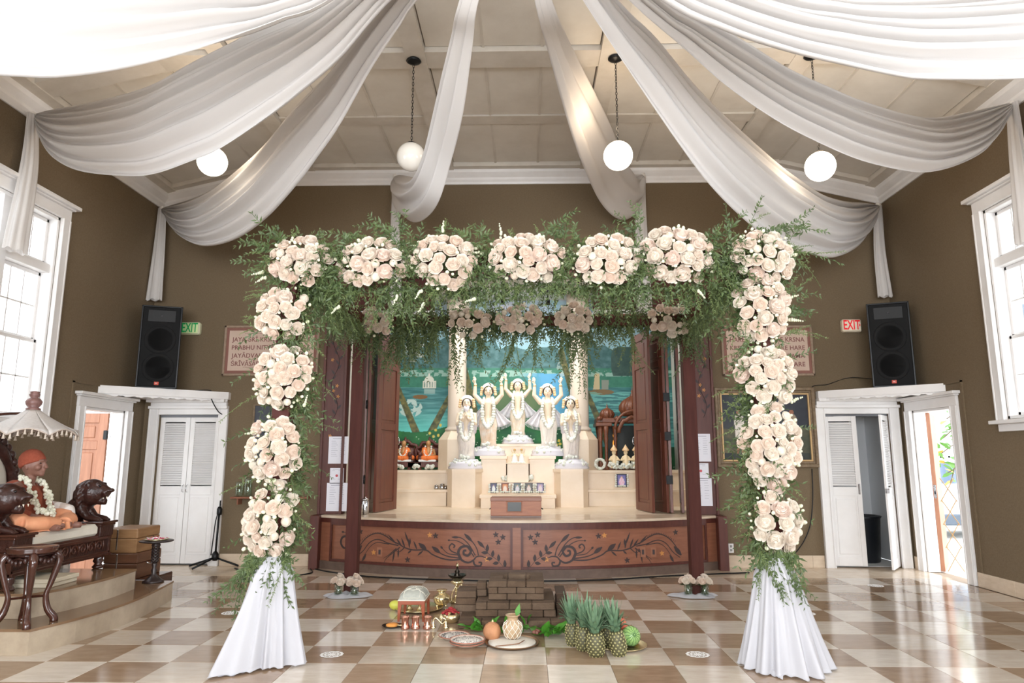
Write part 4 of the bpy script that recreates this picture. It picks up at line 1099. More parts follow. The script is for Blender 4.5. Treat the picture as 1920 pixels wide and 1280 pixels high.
def leaf_at(mb, p, d, up, l, w):
    d = d.normalized(); s = d.cross(up); 
    if s.length < 1e-3: s = Vector((1, 0, 0))
    s.normalize(); nn = s.cross(d)
    a = p; m1 = p+d*l*.42+s*w*.5+nn*l*.03; m2 = p+d*l*.42-s*w*.5+nn*l*.03; mm = p+d*l*.5-nn*l*.03; e = p+d*l-nn*l*.06
    o = len(mb.v); mb.v += [tuple(a), tuple(m1), tuple(mm), tuple(m2), tuple(e)]
    for f in ((0, 1, 2), (0, 2, 3), (1, 4, 2), (2, 4, 3)): mb.f.append(tuple(i+o for i in f)); mb.m.append(mb.cur); mb.sm.append(True)
def spray(mb, p, d, L_, n, ll, lw, droop, curl=.25, stem=.0022):
    p = Vector(p); d = Vector(d).normalized(); side = d.cross(Vector((rnd(-1, 1), rnd(-1, 1), rnd(-.2, 1)))).normalized()
    pts = []; 
    for k in range(n+1):
        t = k/n; pts.append(p+d*L_*t+side*curl*L_*t*t*.5+Vector((0, 0, -droop*L_*t*t)))
    mb.tube(pts[::2] if n > 5 else pts, stem, 3, cap=False)
    for k in range(1, n+1):
        t = k/n; a = (pts[k]-pts[k-1]).normalized(); sg = 1 if k % 2 else -1; fw = rnd(.35, 1.3)
        s = (a.cross(Vector((rnd(-.9, .9), -1+rnd(-.7, .7), rnd(-.9, .9)))).normalized()*sg+Vector((rnd(-.35, .35),)*3)*.6).normalized()
        sc = (1-.4*t)*rnd(.6, 1.2)
        leaf_at(mb, pts[k], a*fw+s*.8+Vector((0, 0, rnd(-.45, .2))), Vector((rnd(-.6, .6), -1, rnd(-.4, .8))), ll*sc, lw*sc)
        if rnd(0, 1) < .62: leaf_at(mb, pts[k], a*rnd(.3, 1.2)-s*.8+Vector((0, 0, rnd(-.45, .2))), Vector((rnd(-.6, .6), -1, rnd(-.4, .8))), ll*sc*.9, lw*sc)

# ================================================================== THE WEDDING CANOPY (MANDAP)
FY, RY = 5.28, 7.7          # front and rear post rows
PX0, PX1 = -1.89, 1.81; PZ = 3.0
cn = thing('wedding_canopy', (-.04, 6.5, 0), 'four-post wedding canopy covered in cream roses and hanging greenery', 'canopy')
for (x, y) in ((PX0, FY), (PX1, FY), (PX0-.02, RY), (PX1+.01, RY)):
    B(postw).bbox(x-.067, x+.067, y-.067, y+.067, 0.0, PZ+.05, .004).build('post', cn)
for (a, b) in (((PX0, FY), (PX1, FY)), ((PX0, RY), (PX1, RY))):
    B(postw).bbox(a[0]-.055, b[0]+.055, a[1]-.05, a[1]+.05, PZ-.06, PZ+.05, .004).build('cross_beam', cn)
for x in (PX0, PX1): B(postw).bbox(x-.05, x+.05, FY, RY, PZ-.06, PZ+.05, .004).build('side_beam', cn)
rr = random.Random(11)
FC = [(565, 492, 54, 44), (700, 495, 60, 44), (833, 490, 58, 48), (990, 485, 70, 42), (1137, 490, 60, 50), (1268, 480, 64, 52), (1422, 482, 56, 44),
      (530, 588, 43, 46), (532, 705, 48, 55), (516, 840, 43, 56), (508, 976, 43, 60),
      (1426, 580, 46, 62), (1436, 705, 46, 54), (1446, 835, 48, 76), (1454, 978, 40, 50)]
for (px, py, a, b) in FC:
    p = aY(px, py, FY-.1); k = (FY-.1)/1280*1.0
    bloom_cluster(cn, p, a*k*1.04, b*k*1.0, .13, .95, 1.1, rr)
for (px, py, a, b) in ((705, 606, 28, 28), (880, 606, 40, 26), (973, 600, 45, 26), (1074, 598, 33, 30), (1258, 600, 40, 30)):
    p = aY(px, py, RY-.1); k = (RY-.1)/1280*1.0
    bloom_cluster(cn, p, a*k, b*k, .12, .98, .85, rr)
# snapdragon-like white spikes
sp = B(M('snapdragon', '#c6c8ae', .7), True)
for (px, py, ang) in ((492, 510, 200), (497, 520, 215), (635, 575, 230), (745, 555, 250), (790, 545, 235), (795, 570, 240), (905, 475, 175), (940, 438, 100), (830, 433, 85), (1310, 545, -60), (1475, 480, 10), (1478, 560, 20), (1485, 600, -10), (890, 560, 200), (1485, 752, 20), (570, 760, 70), (480, 810, 190)):
    p = aY(px, py, FY-.14); d = Vector((math.cos(R(ang)), -.3, math.sin(R(ang))))
    for k in range(6):
        q = p+d*.015*k+Vector((rnd(-.004, .004), 0, rnd(-.004, .004))); sp.ball(q, (.013-.0014*k, .013-.0014*k, .017-.002*k), 6, 4)
sp.build('snapdragon_spikes', cn, kind='stuff')
def mass(name, mat, jobs, seed, mat2=None):
    random.seed(seed); mb = MB()
    for j in jobs:
        fern = mat2 and rnd(0, 1) < j.get('f', .3); mb.use(mat2 if fern else mat, True)
        if fern: spray(mb, j['p'], j['d'], j['L'], max(5, int(j['L']/.016)), .034, .009, j['g'], rnd(-.9, .9))
        else: spray(mb, j['p'], j['d'], j['L'], max(4, int(j['L']/.03)), .068*rnd(.8, 1.15), .022, j['g'], rnd(-1, 1))
    return mb.build(name, cn, kind='stuff')
random.seed(5)
jobs = []
# front top bar: bushy filling around the clusters
for k in range(760):
    px = rnd(500, 1480); py = rnd(448, 548); p = aY(px, py, FY+rnd(-.13, .08))
    jobs.append(dict(p=p, d=(rnd(-1, 1), rnd(-.7, .3), rnd(-.9, .9)), L=rnd(.12, .24), n=9, l=.045, w=.014, g=.3, f=.5))
for gx in (632, 767, 905, 1063, 1200, 1345, 1350, 600, 1400):
    for k in range(42):
        jobs.append(dict(p=aY(gx+rnd(-26, 26), rnd(452, 530), FY-.1+rnd(-.05, .03)), d=(rnd(-1, 1), rnd(-.8, 0), rnd(-1, .8)), L=rnd(.1, .2), n=8, l=.05, w=.02, g=.3, f=.25))
for k in range(60):     # sprays rising above the bar
    px = rnd(520, 1500); p = aY(px, 450, FY+rnd(-.05, .1)); h = .07+.14*vn(px/60, 3)+(.06 if px > 1330 else 0)
    jobs.append(dict(p=p, d=(rnd(-.8, .8), rnd(-.2, .2), 1), L=h*rnd(.7, 1.3), n=11, l=.045, w=.013, g=.25, f=.4))
for k in range(330):    # fringe hanging under the bar
    px = rnd(560, 1400); p = aY(px, 530, FY+rnd(-.05, .15)); L_ = .1+.36*vn(px/45, 8)*rnd(.4, 1.1)
    if 800 < px < 1120: L_ *= .75
    jobs.append(dict(p=p, d=(rnd(-.25, .25), rnd(-.2, .1), -1), L=L_, n=int(8+L_*30), l=.042, w=.013, g=.0, f=.5))
for k in range(34):     # corner sprays outwards
    s = -1 if k % 2 else 1; px = 505 if s < 0 else 1475; p = aY(px+rnd(-8, 8), rnd(450, 640), FY+rnd(-.05, .1))
    jobs.append(dict(p=p, d=(s*1, rnd(-.4, .3), rnd(-.3, .8)), L=rnd(.12, .3), n=15, l=.042, w=.011, g=.35, f=.5))
for (px, py, dx, dz, L_) in ((1420, 440, .9, .5, .42), (1440, 440, 1, .2, .5), (1450, 470, 1, -.1, .5), (1360, 445, .3, 1, .3), (1400, 430, .6, .9, .3), (1190, 440, -.3, 1, .24), (1200, 440, .1, 1, .3), (755, 440, .1, 1, .26), (740, 440, -.8, .7, .3), (1030, 440, .3, .9, .3), (540, 455, -.9, .5, .36), (510, 470, -1, .3, .3)):
    for q in range(2): jobs.append(dict(p=aY(px, py, FY-.05), d=(dx+rnd(-.2, .2), rnd(-.2, .1), dz+rnd(-.2, .2)), L=L_, n=17, l=.05, w=.015, g=.2, f=.2))
mass('top_greenery', leafd, jobs, 21, leafl)
# columns
for s, cx0, cx1, nm in ((-1, 540, 505, 'column_greenery'), (1, 1425, 1450, 'column_greenery')):
    jobs = []
    for k in range(420):
        t = rnd(0, 1); py = 540+t*500; px = cx0+(cx1-cx0)*t; inner = -s
        off = rnd(-22, 38)*inner; p = aY(px+off, py, FY+rnd(-.14, .14))
        jobs.append(dict(p=p, d=(rnd(-1, 1)+.5*inner, rnd(-.9, .3), rnd(-1, .4)), L=rnd(.1, .22), n=8, l=.048, w=.015, g=.35, f=.4))
    for k in range(26):   # long side sprays
        t = rnd(0, 1); py = 560+t*440; px = cx0+(cx1-cx0)*t; sd = inner if rnd(0, 1) < .68 else -inner
        jobs.append(dict(p=aY(px+15*sd, py, FY), d=(sd, rnd(-.3, .3), rnd(-.3, .5)), L=rnd(.2, .42), n=15, l=.05, w=.015, g=.35, f=.3))
    for k in range(46):   # tail over the cloth skirt
        px = cx1+rnd(-32, 40)*(1 if s > 0 else 1); p = aY(px, 1030, FY-.12); 
        jobs.append(dict(p=p, d=(rnd(-.55, .5), rnd(-.55, -.1), -1), L=rnd(.12, .42 if abs(px-cx1) > 12 else .25), n=14, l=.055, w=.016, g=.0, f=.25))
    if s < 0:
        for q in range(8): jobs.append(dict(p=aY(480, 1035, FY-.1), d=(-.45+rnd(-.1, .1), -.2, -.9), L=rnd(.3, .46), n=18, l=.055, w=.016, g=.1, f=.1))
    else:
        for q in range(5): jobs.append(dict(p=aY(1465, 1045, FY-.15), d=(.35+rnd(-.1, .1), -.3, -.9), L=rnd(.25, .36), n=16, l=.05, w=.016, g=.0, f=.1))
    mass(nm, leafd, jobs, 31+s, leafl)
# rear beam curtains of greenery
jobs = []
for k in range(640):
    px = rnd(615, 1325); r_ = vn(px/30, 20)
    side = px < 790 or px > 1180
    if side: L_ = .18+.75*r_*rnd(.5, 1.1)
    else: L_ = .15+.62*r_*rnd(.4, 1.1)
    if 730 < px < 830 or 1120 < px < 1200: L_ *= .85
    p = aY(px, rnd(572, 600), RY+rnd(-.1, .1))
    jobs.append(dict(p=p, d=(rnd(-.16, .16), rnd(-.12, .1), -1), L=L_, n=int(8+L_*24), l=.05, w=.015, g=0, f=.35))
for k in range(260):
    px = rnd(625, 1320); p = aY(px, rnd(560, 625), RY+rnd(-.12, .12))
    jobs.append(dict(p=p, d=(rnd(-1, 1), rnd(-.8, .3), rnd(-.8, .8)), L=rnd(.12, .26), n=9, l=.05, w=.016, g=.3, f=.3))
for cx_, L0 in ((860, .75), (955, .72), (1000, .6), (1085, .8), (900, .5), (1060, .5), (1180, .55), (745, .55)):
    for q in range(7): jobs.append(dict(p=aY(cx_+rnd(-12, 12), 610, RY-.1), d=(rnd(-.15, .15), 0, -1), L=L0*rnd(.7, 1.05), n=26, l=.055, w=.016, g=0, f=.1))
mass('rear_greenery', leafd, jobs, 41, leafl)
# side beams
jobs = []
for k in range(300):
    t = rnd(0, 1); x = PX0 if k % 2 else PX1; y = FY+(RY-FY)*t
    jobs.append(dict(p=(x+rnd(-.08, .08), y, PZ+rnd(-.08, .04)), d=(rnd(-.4, .4), rnd(-.4, .4), -1), L=rnd(.15, .4), n=13, l=.045, w=.013, g=0, f=.6))
mass('side_greenery', leafd, jobs, 51, leafl)

# cloth skirts round the front posts
def skirt(cx, cy, ztop, prof_fn, lab, seed):
    rs = random.Random(seed); ph = [rs.uniform(0, 6) for _ in range(6)]
    def f(u, v):
        a = 2*PI*u; t = 1-v      # v=1 top
        rx = .075+.05*min(1, t*6)
        ex, ey = prof_fn(a)
        x = math.cos(a)*rx; y = math.sin(a)*rx
        k = t**1.15
        x += (ex-x)*k; y += (ey-y)*k
        fold = 1+(.03+.06*t)*(math.sin(a*15+ph[0]+t*1.2)+.6*math.sin(a*24+ph[1])+.5*math.sin(a*7+ph[2]))
        z = ztop*v
        if t > .97: z = .006+.01*abs(math.sin(a*13))
        return (cx+x*fold, cy+y*fold, z)
    mb = B(cloth2, True); mb.grid(220, 44, f, closeu=True)
    o = mb.build('post_cloth', loc=(cx, cy, 0), label=lab, cat='cloth')
    return o
def spf(pts):      # outline through (angle deg, radius)
    pts = sorted(pts); pts = [(pts[-1][0]-360, pts[-1][1])]+pts+[(pts[0][0]+360, pts[0][1])]
    def g(a):
        d = math.degrees(a) % 360
        for (a0, r0), (a1, r1) in zip(pts[:-1], pts[1:]):
            if a0 <= d <= a1:
                t = (d-a0)/(a1-a0); t = t*t*(3-2*t); r = r0+(r1-r0)*t; return r*math.cos(a), r*math.sin(a)
        return .3*math.cos(a), .3*math.sin(a)
    return g
skirt(-1.86, 5.2, .74, spf([(0, .2), (45, .18), (90, .16), (135, .18), (180, .26), (215, .34), (240, .44), (262, .26), (290, .2), (325, .23), (345, .32)]), 'white chiffon skirt tied round the throne-side flower column base', 3)
skirt(1.79, 5.2, .74, spf([(0, .33), (20, .28), (60, .2), (90, .16), (135, .18), (180, .27), (215, .3), (245, .3), (275, .33), (300, .36), (325, .3), (340, .36)]), 'white chiffon skirt tied round the door-side flower column base', 5)
def train(pts_lo, pts_hi, cx, lab, seed):      # cloth trailing on the floor
    lo = spline([(*p, 0) for p in pts_lo], 40); hi = spline([(*p, 0) for p in pts_hi], 40)
    def f(u, v):
        i = min(39, int(u*39+.5)); p = lo[i].lerp(hi[i], v); z = .008+.05*math.sin(v*PI)*(1-u*.6)+.012*math.sin(v*18+u*4)*math.sin(u*PI)+.006*math.sin(u*30)
        return (p.x, p.y, max(.004, z))
    mb = B(cloth2, True); mb.grid(40, 26, f)
    return mb.build('cloth_train', label=lab, cat='cloth')
def fl2(*pp): return [tuple(aZ(a, b, 0))[:2] for a, b in pp]
train(fl2((545, 1245), (500, 1250), (465, 1262), (440, 1268), (408, 1270)), fl2((530, 1205), (480, 1205), (452, 1225), (430, 1240), (410, 1258)), 0, 'end of white chiffon trailing on the tiles by the throne-side column', 1)
train(fl2((1395, 1240), (1420, 1252), (1455, 1262), (1500, 1268), (1534, 1262)), fl2((1410, 1215), (1440, 1232), (1470, 1240), (1505, 1240), (1528, 1250)), 0, 'end of white chiffon trailing on the tiles by the door-side column', 2)
train(fl2((1392, 1238), (1410, 1252), (1440, 1265), (1468, 1275)), fl2((1400, 1222), (1425, 1243), (1452, 1256), (1470, 1266)), 0, 'narrow twisted strip of white chiffon in front of the door-side column', 4)
# small dark wooden foot under each skirt
# ================================================================== CEILING DRAPES
HUB = Vector((-.1, 4.2, 5.5))
dr_group = None
def swag(anchor, upper, lower, lab, Ys=None, folds=7, amp=.035, seed=0, mat=None):
    rs = random.Random(seed); ph = [rs.uniform(0, 6.28) for _ in range(8)]
    A = Vector(anchor)
    def back(px, py, k, n):
        if Ys is not None: return aY(px, py, Ys[k])
        d = ray(px, py)            # meet the vertical plane through hub and anchor
        ux, uy = A.x-HUB.x, A.y-HUB.y; den = d[0]*uy-d[1]*ux
        t = (HUB.x*uy-HUB.y*ux)/den
        return Vector((d[0]*t, d[1]*t, H+d[2]*t))
    U = [back(*p, k, len(upper)) if len(p) == 2 else Vector(p) for k, p in enumerate(upper)]
    L_ = [back(*p, k, len(lower)) if len(p) == 2 else Vector(p) for k, p in enumerate(lower)]
    if Ys is None: U = [HUB.copy()]+U+[A]; L_ = [HUB+Vector((0, 0, -.06))]+L_+[A+Vector((0, 0, -.07))]
    N = 70
    def resamp(P):
        P = spline(P, 200); d = [0]
        for i in range(199): d.append(d[-1]+(P[i+1]-P[i]).length)
        out = []; j = 0
        for i in range(N):
            t = d[-1]*i/(N-1)
            while j < 198 and d[j+1] < t: j += 1
            f = (t-d[j])/max(1e-6, d[j+1]-d[j]); out.append(P[j].lerp(P[j+1], min(1, f)))
        return out
    U, L_ = resamp(U), resamp(L_)
    nrm = Vector((A.y-HUB.y, -(A.x-HUB.x), 0)).normalized()
    if nrm.y > 0: nrm = -nrm
    M_ = 56
    def f(u, v):
        i = min(N-1, int(u*(N-1)+.5)); p = U[i].lerp(L_[i], v); w = (L_[i]-U[i]).length
        e = math.sin(PI*min(1, max(0, u)))**.5
        fold = math.sin(v*folds*2*PI+ph[0]+1.1*math.sin(u*2.2+ph[1]))+.6*math.sin(v*folds*3.7+ph[2]+u*2)+.35*math.sin(v*folds*9.1+ph[3]+u*1.3)
        a = min(amp, w*.12)
        b = math.sin(PI*v)*w*.22
        return p+nrm*(fold*a*(.5+.5*e)+b)
    mb = B(mat or cloth, True); mb.grid(N, M_, f)
    o = mb.build('ceiling_drape', loc=A, label=lab, cat='drape')
    so = o.modifiers.new('thick', 'SOLIDIFY'); so.thickness = .002
    return o
def wall_pt(X, px, py): return aX(px, py, X)
# side anchors
AL2 = aX(66, 214, WL+.09); AR2 = aX(1897, 192, WR-.09)
AL3 = Vector((WL+.13, YB-.14, 5.2)); AR3 = Vector((WR-.13, YB-.14, 5.2))
AL3 = aY(304, 390, YB-.15); AR3 = aY(1646, 384, YB-.15)
swag(AL2, [(625, 0), (504, 57), (380, 118), (292, 165), (198, 192), (120, 206)], [(731, 0), (640, 108), (571, 171), (504, 225), (417, 284), (370, 304), (302, 328), (249, 333), (161, 324), (111, 302), (84, 272)], 'wide white ceiling drape hooked above the window behind the throne', seed=2)
swag(AR2, [(1238, 0), (1280, 22), (1374, 74), (1455, 124), (1529, 158), (1599, 186), (1700, 215), (1757, 220), (1824, 208)], [(1177, 0), (1280, 88), (1364, 161), (1455, 223), (1529, 262), (1616, 299), (1700, 319), (1750, 321), (1804, 306), (1851, 279), (1882, 235)], 'wide white ceiling drape hooked above the window beside the street door', seed=3)
swag(AL3, [(738, 0), (640, 121), (571, 192), (504, 272), (420, 343), (370, 370), (330, 383)], [(787, 0), (755, 48), (700, 130), (640, 235), (600, 292), (560, 345), (500, 410), (440, 450), (380, 461), (335, 440), (313, 408)], 'white ceiling drape ending in the room corner above the closed closet', seed=4)
swag(AR3, [(1144, 0), (1211, 67), (1280, 151), (1347, 218), (1428, 289), (1481, 329), (1528, 359), (1582, 376), (1620, 380)], [(1090, 0), (1144, 84), (1211, 185), (1280, 285), (1330, 350), (1390, 410), (1450, 455), (1520, 477), (1565, 482), (1610, 460), (1635, 420)], 'white ceiling drape ending in the room corner above the half-open closet', seed=5)
Y4 = [4.25, 4.7, 5.1, 5.75, 6.25, 6.6, 7.1, 7.8, 8.6, 9.2, 9.48]
swag(aY(741, 330, 9.48), [(945, -250), (862, 0), (848, 67), (821, 188), (798, 285), (783, 322), (772, 331), (762, 330), (752, 328), (745, 328), (741, 330)],
     [(965, -250), (896, 0), (884, 80), (863, 215), (841, 302), (818, 376), (794, 408), (771, 416), (752, 402), (743, 372), (739, 336)], 'narrow white ceiling drape falling to the back wall at the throne side', Ys=Y4, folds=3, amp=.03, seed=6)
Y4 = [4.25, 4.9, 5.7, 6.9, 7.8, 8.6, 9.0, 9.25, 9.4, 9.46, 9.48]
swag(aY(1206, 328, 9.48), [(962, -250), (1031, 0), (1063, 84), (1095, 155), (1124, 215), (1141, 265), (1160, 300), (1178, 322), (1190, 328), (1199, 326), (1206, 328)],
     [(950, -250), (1001, 0), (1028, 100), (1072, 250), (1100, 325), (1125, 377), (1150, 405), (1174, 412), (1194, 395), (1202, 365), (1208, 334)], 'narrow white ceiling drape falling to the back wall at the painting side', Ys=Y4, folds=3, amp=.03, seed=7)
swag(Vector((WL+.1, 3.9, 5.2)), [(560, -40), (430, -62), (300, -75), (150, -80), (0, -85)], [(625, 3), (538, 40), (437, 81), (336, 114), (235, 138), (141, 151), (67, 152), (-80, 138), (-220, 100)], 'broad white ceiling drape nearest the top of the room on the throne side', seed=8, amp=.05)
swag(Vector((WR-.1, 3.9, 5.2)), [(1400, -35), (1560, 2), (1650, 8), (1760, 6), (1900, -8), (2050, -40)], [(1232, 0), (1357, 64), (1481, 106), (1569, 128), (1683, 153), (1750, 158), (1920, 156), (2050, 135), (2180, 90)], 'broad white ceiling drape nearest the top of the room on the street side', seed=9, amp=.05)
def tail(pts, wid, lab, nx_, seed):
    rs = random.Random(seed); ph = rs.uniform(0, 6); P = spline(pts, 30)
    d = Vector((*nx_[:2], 0)).normalized(); o_ = Vector((d.y, -d.x, 0))
    def f(u, v):
        i = min(29, int(v*29+.5)); w = wid[0]+(wid[1]-wid[0])*v; a = 2*PI*u
        r = 1+.13*math.sin(a*7+ph+v*2)+.08*math.sin(a*11)
        return P[i]+d*w*.5*math.cos(a)*r+o_*w*.22*math.sin(a)*r+Vector((0, 0, .012*math.sin(a*5) if v > .98 else 0))
    mb = B(cloth, True); mb.grid(48, 30, f, closeu=True)
    o = mb.build('drape_tail', loc=tuple(P[0]), label=lab, cat='drape')
    B(M('hook_white', '#e5e0da', .5), True).ball(P[0], .035, 10, 8).build('hook', o)
    return o
t0 = aX(62, 215, WL+.1); tail([t0, t0+Vector((.02, .02, -.6)), aX(28, 470, WL+.14)], (.13, .27), 'white drape tail hanging in front of the window behind the throne', (0, 1), 1)
t0 = aX(1898, 195, WR-.1); tail([t0, t0+Vector((-.02, 0, -.6)), aX(1926, 455, WR-.14)], (.13, .27), 'white drape tail hanging in front of the window beside the street door', (0, 1), 2)
tail([AL3, aY(298, 470, YB-.2), aY(288, 562, YB-.22)], (.11, .21), 'white drape tail hanging over the loudspeaker near the green exit sign', (1, 0), 3)
tail([AR3, aY(1650, 470, YB-.2), aY(1660, 556, YB-.22)], (.1, .19), 'white drape tail hanging over the loudspeaker near the red exit sign', (1, 0), 4)
tail([aY(741, 330, 9.5), aY(741, 420, 9.52), aY(743, 590, 9.5)], (.06, .17), 'white drape tail behind the roses at the throne side of the altar', (1, 0), 5)
tail([aY(1206, 328, 9.5), aY(1202, 400, 9.52), aY(1208, 590, 9.5)], (.07, .2), 'white drape tail behind the roses at the painting side of the altar', (1, 0), 6)

# ================================================================== PENDANT GLOBES
def globe(px, x, z, lit, lab):
    Y = 6.65; zc = cz(x)+.0
    root = thing('pendant_lamp', (x, Y, zc), lab, 'lamp')
    B(blackm, True).lathe([(.0, 0), (.07, 0), (.08, -.015), (.06, -.03), (.02, -.045), (0, -.05)], 22, c=(x, Y, zc)).build('ceiling_rose', root)
    zt = z+.155; n = int((zc-.05-zt)/.034)
    me = MB().use(blackm, True); lk = [Vector((.009*math.cos(a), 0, .021*math.sin(a))) for a in [2*PI*k/10 for k in range(11)]]
    me.tube(lk, .0032, 5, cap=False); ml = meshof(me, 'chain_link')
    for k in range(n): inst(ml, 'chain_link', root, (0, 0, -.055-.034*(k+.5)), (0, 0, (PI/2 if k % 2 else 0)+.3))
    B(blackm, True).lathe([(.0, .17), (.012, .17), (.016, .155), (.05, .15), (.055, .14), (0, .135)], 18, c=(x, Y, z)).build('globe_cap', root)
    gm = M('lit_opal_glass', '#fff6e4', .3, emit=5.5) if lit else M('opal_glass', '#ece6dc', .12, coat=.5)
    B(gm, True).ball((x, Y, z), .15, 32, 22).build('globe', root)
    if lit:
        l = bpy.data.lights.new('bulb_light', 'POINT'); l.energy = 16; l.color = WARM; l.shadow_soft_size = .16
        o = bpy.data.objects.new('bulb_light', l); COL.objects.link(o); o.location = (x, Y, z-.0)
        o.location = (x, Y, z+.33)
globe(0, aY(398, 305, 6.65).x, aY(398, 303, 6.65).z, True, 'lit round opal pendant lamp half hidden behind the wide drape')
globe(0, aY(771, 293, 6.65).x, aY(771, 294, 6.65).z, False, 'unlit round opal pendant lamp on a black chain')
globe(0, aY(1159, 292, 6.65).x, aY(1159, 292, 6.65).z, True, 'lit round opal pendant lamp touching a narrow drape')
globe(0, aY(1538, 312, 6.65).x, aY(1538, 312, 6.65).z, True, 'lit round opal pendant lamp between two drapes near the street-side wall')
# ================================================================== WHITE MARBLE STATUES
def fuse(mb, name, parent, voxel, it=3, label=None, **kw):     # one continuous surface from overlapping limbs
    o = mb.build(name, parent, **kw)
    m = o.modifiers.new('fuse', 'REMESH'); m.mode = 'VOXEL'; m.voxel_size = voxel; m.use_smooth_shade = True
    s_ = o.modifiers.new('soft', 'SMOOTH'); s_.iterations = it; s_.factor = .5
    if label: o['label'] = label
    return o
def hand(mb, p, d, n, s):      # palm + four fingers + thumb; d = finger direction, n = palm normal, s = hand length
    p, d, n = Vector(p), Vector(d).normalized(), Vector(n).normalized(); w = d.cross(n).normalized()
    mb.tube([p, p+d*s*.28, p+d*s*.5], [s*.14, s*.22, s*.2], 10, flat=.5)
    for k, L_ in enumerate((.40, .48, .45, .35)):
        b = p+d*s*.42+w*s*(-.15+.1*k); mb.tube([b, b+d*s*L_*.5+w*s*(-.02+.013*k), b+d*s*L_+w*s*(-.03+.02*k)+n*s*.04], [s*.062, s*.056, s*.04], 7)
    b = p+d*s*.14-w*s*.16; mb.tube([b, b+d*s*.16-w*s*.12, b+d*s*.34-w*s*.14+n*s*.05], [s*.075, s*.062, s*.045], 7)
gold_skin = M('gilded_marble', '#f0c98a', .35)
hatm = M('turban_cloth', '#f1e7d8', .6, col2='#e8c28c', scale=26, sharp=(.5, .62))
garm = M('garland_flower', '#e9ebe6', .6, col2='#b9c2ae', scale=45, sharp=(.45, .65))
def statue(loc, pose, lab, h=1.2, dhoti='#eadcc6', robe=None, beard=False, seed=0, lean=0):
    rs = random.Random(seed); x0, y0, z0 = loc; s = h/1.2
    root = thing('statue', loc, lab, 'statue', None)
    T = Matrix.Translation(loc) @ Matrix.Scale(s, 4)
    B(M('lotus_base', '#d9d8e0', .35), True).lathe([(.27, 0), (.275, .03), (.25, .05), (.26, .075), (.235, .1), (.19, .12), (.17, .15), (0, .15)], 30, T=T, sy=.75, wob=lambda a, z: 1+.03*math.cos(a*12)).build('lotus_base', root)
    mb = B(M('marble_flesh', '#ead9c2', .35), True)
    def S(*a): return [T @ Vector(p) for p in a]
    def tube(pts, r, n=12, flat=1): mb.tube([Vector(p) for p in pts], r, n, T=T, flat=flat)
    up = pose == 'up'
    # hips, torso, neck
    tube([(0, 0, .5), (lean*.5, 0, .62), (lean, 0, .74), (lean, 0, .83), (lean, 0, .885)], [.11, .098, .108, .112, .06], 18, .68)
    hz = 1.005
    tube([(lean, 0, .86), (lean, -.008, .95)], [.043, .036], 12)
    mb.ball((lean, -.004, hz), (.062, .068, .082), 20, 16, T); mb.ball((lean, -.03, hz-.042), (.04, .038, .036), 14, 10, T)
    mb.tube([(lean, -.066, hz+.016), (lean, -.079, hz-.012), (lean, -.068, hz-.02)], [.008, .013, .009], 8, T=T)
    for sx in (-1, 1):
        mb.ball((lean+sx*.063, .002, hz-.01), (.01, .018, .026), 8, 6, T); mb.ball((lean+sx*.033, -.05, hz-.02), (.018, .016, .018), 8, 6, T)
    mb.tube([(lean-.019, -.064, hz-.041), (lean, -.07, hz-.044), (lean+.019, -.064, hz-.041)], .0075, 6, T=T)
    for sx in (-1, 1):
        if up:
            sh = (lean+sx*.115, 0, .84); el = (lean+sx*.215, -.02, .955); wr = (lean+sx*.205, -.03, 1.13)
            tube([(lean+sx*.07, 0, .83), sh, el, wr], [.05, .045, .036, .024], 12)
            h_ = T @ Vector(wr); hand(mb, h_, (sx*.15, -.1, 1), (0, -1, -.1), .13*s)
        else:
            sh = (lean+sx*.115, 0, .84); el = (lean+sx*.14, -.06, .69); wr = (lean+sx*.03, -.125, .775)
            tube([(lean+sx*.07, 0, .83), sh, el, wr], [.05, .044, .036, .024], 12)
            hand(mb, T @ Vector((wr[0]-sx*.012, wr[1]-.004, wr[2])), (-sx*.12, -.1, 1), (-sx, 0, 0), .12*s)
    # legs inside the robe
    for sx in (-1, 1): tube([(sx*.05, 0, .52), (sx*.05, -.02, .34), (sx*.045, 0, .17), (sx*.05, -.05, .155)], [.07, .055, .035, .03], 10)
    fuse(mb, 'body', root, .009*s, 2)
    fe = B(M('painted_features', '#3a2a24', .5), True)
    for sx in (-1, 1):
        fe.ball((lean+sx*.024, -.066, hz+.008), (.011, .005, .005), 8, 6, T); fe.tube([(lean+sx*.01, -.068, hz+.024), (lean+sx*.025, -.068, hz+.03), (lean+sx*.04, -.058, hz+.023)], .0022, 4, T=T)
    fe.build('eyes', root)
    B(M('painted_lips', '#b3574c', .4), True).tube([(lean-.014, -.074, hz-.042), (lean, -.079, hz-.044), (lean+.014, -.074, hz-.042)], [.002, .0045, .002], 6, T=T).build('lips', root)
    B(M('statue_hair', '#2f2724', .6), True).ball((lean, .02, hz+.01), (.082, .066, .09), 18, 12, T).build('hair', root)
    if beard: B(M('beard_white', '#e4e0e6', .7), True).tube([(lean, -.045, hz-.05), (lean, -.075, hz-.085), (lean, -.07, hz-.15)], [.05, .045, .01], 12, T=T, flat=.6).build('beard', root)
    # turban with side rosettes
    mb = B(M('turban_white', '#efe8e0', .6), True)
    mb.tube([(lean+.082*math.cos(a), .01-.03*math.sin(a)*0+.03, hz+.03+.085*math.sin(a)) for a in [PI*k/14-.35 for k in range(18)]], [.03]*18, 10, T=T)
    mb.ball((lean, .05, hz+.04), (.09, .07, .09), 16, 12, T)
    tb_ = mb.build('turban', root)
    mb = B(M('turban_orange', '#e9b26a', .6, col2='#f3e3c6', scale=40), True)
    for sx in (-1, 1):
        for k in range(4): mb.ball((lean+sx*(.1+.004*k), .01, hz+.065-.035*k), (.026, .022, .024), 9, 7, T)
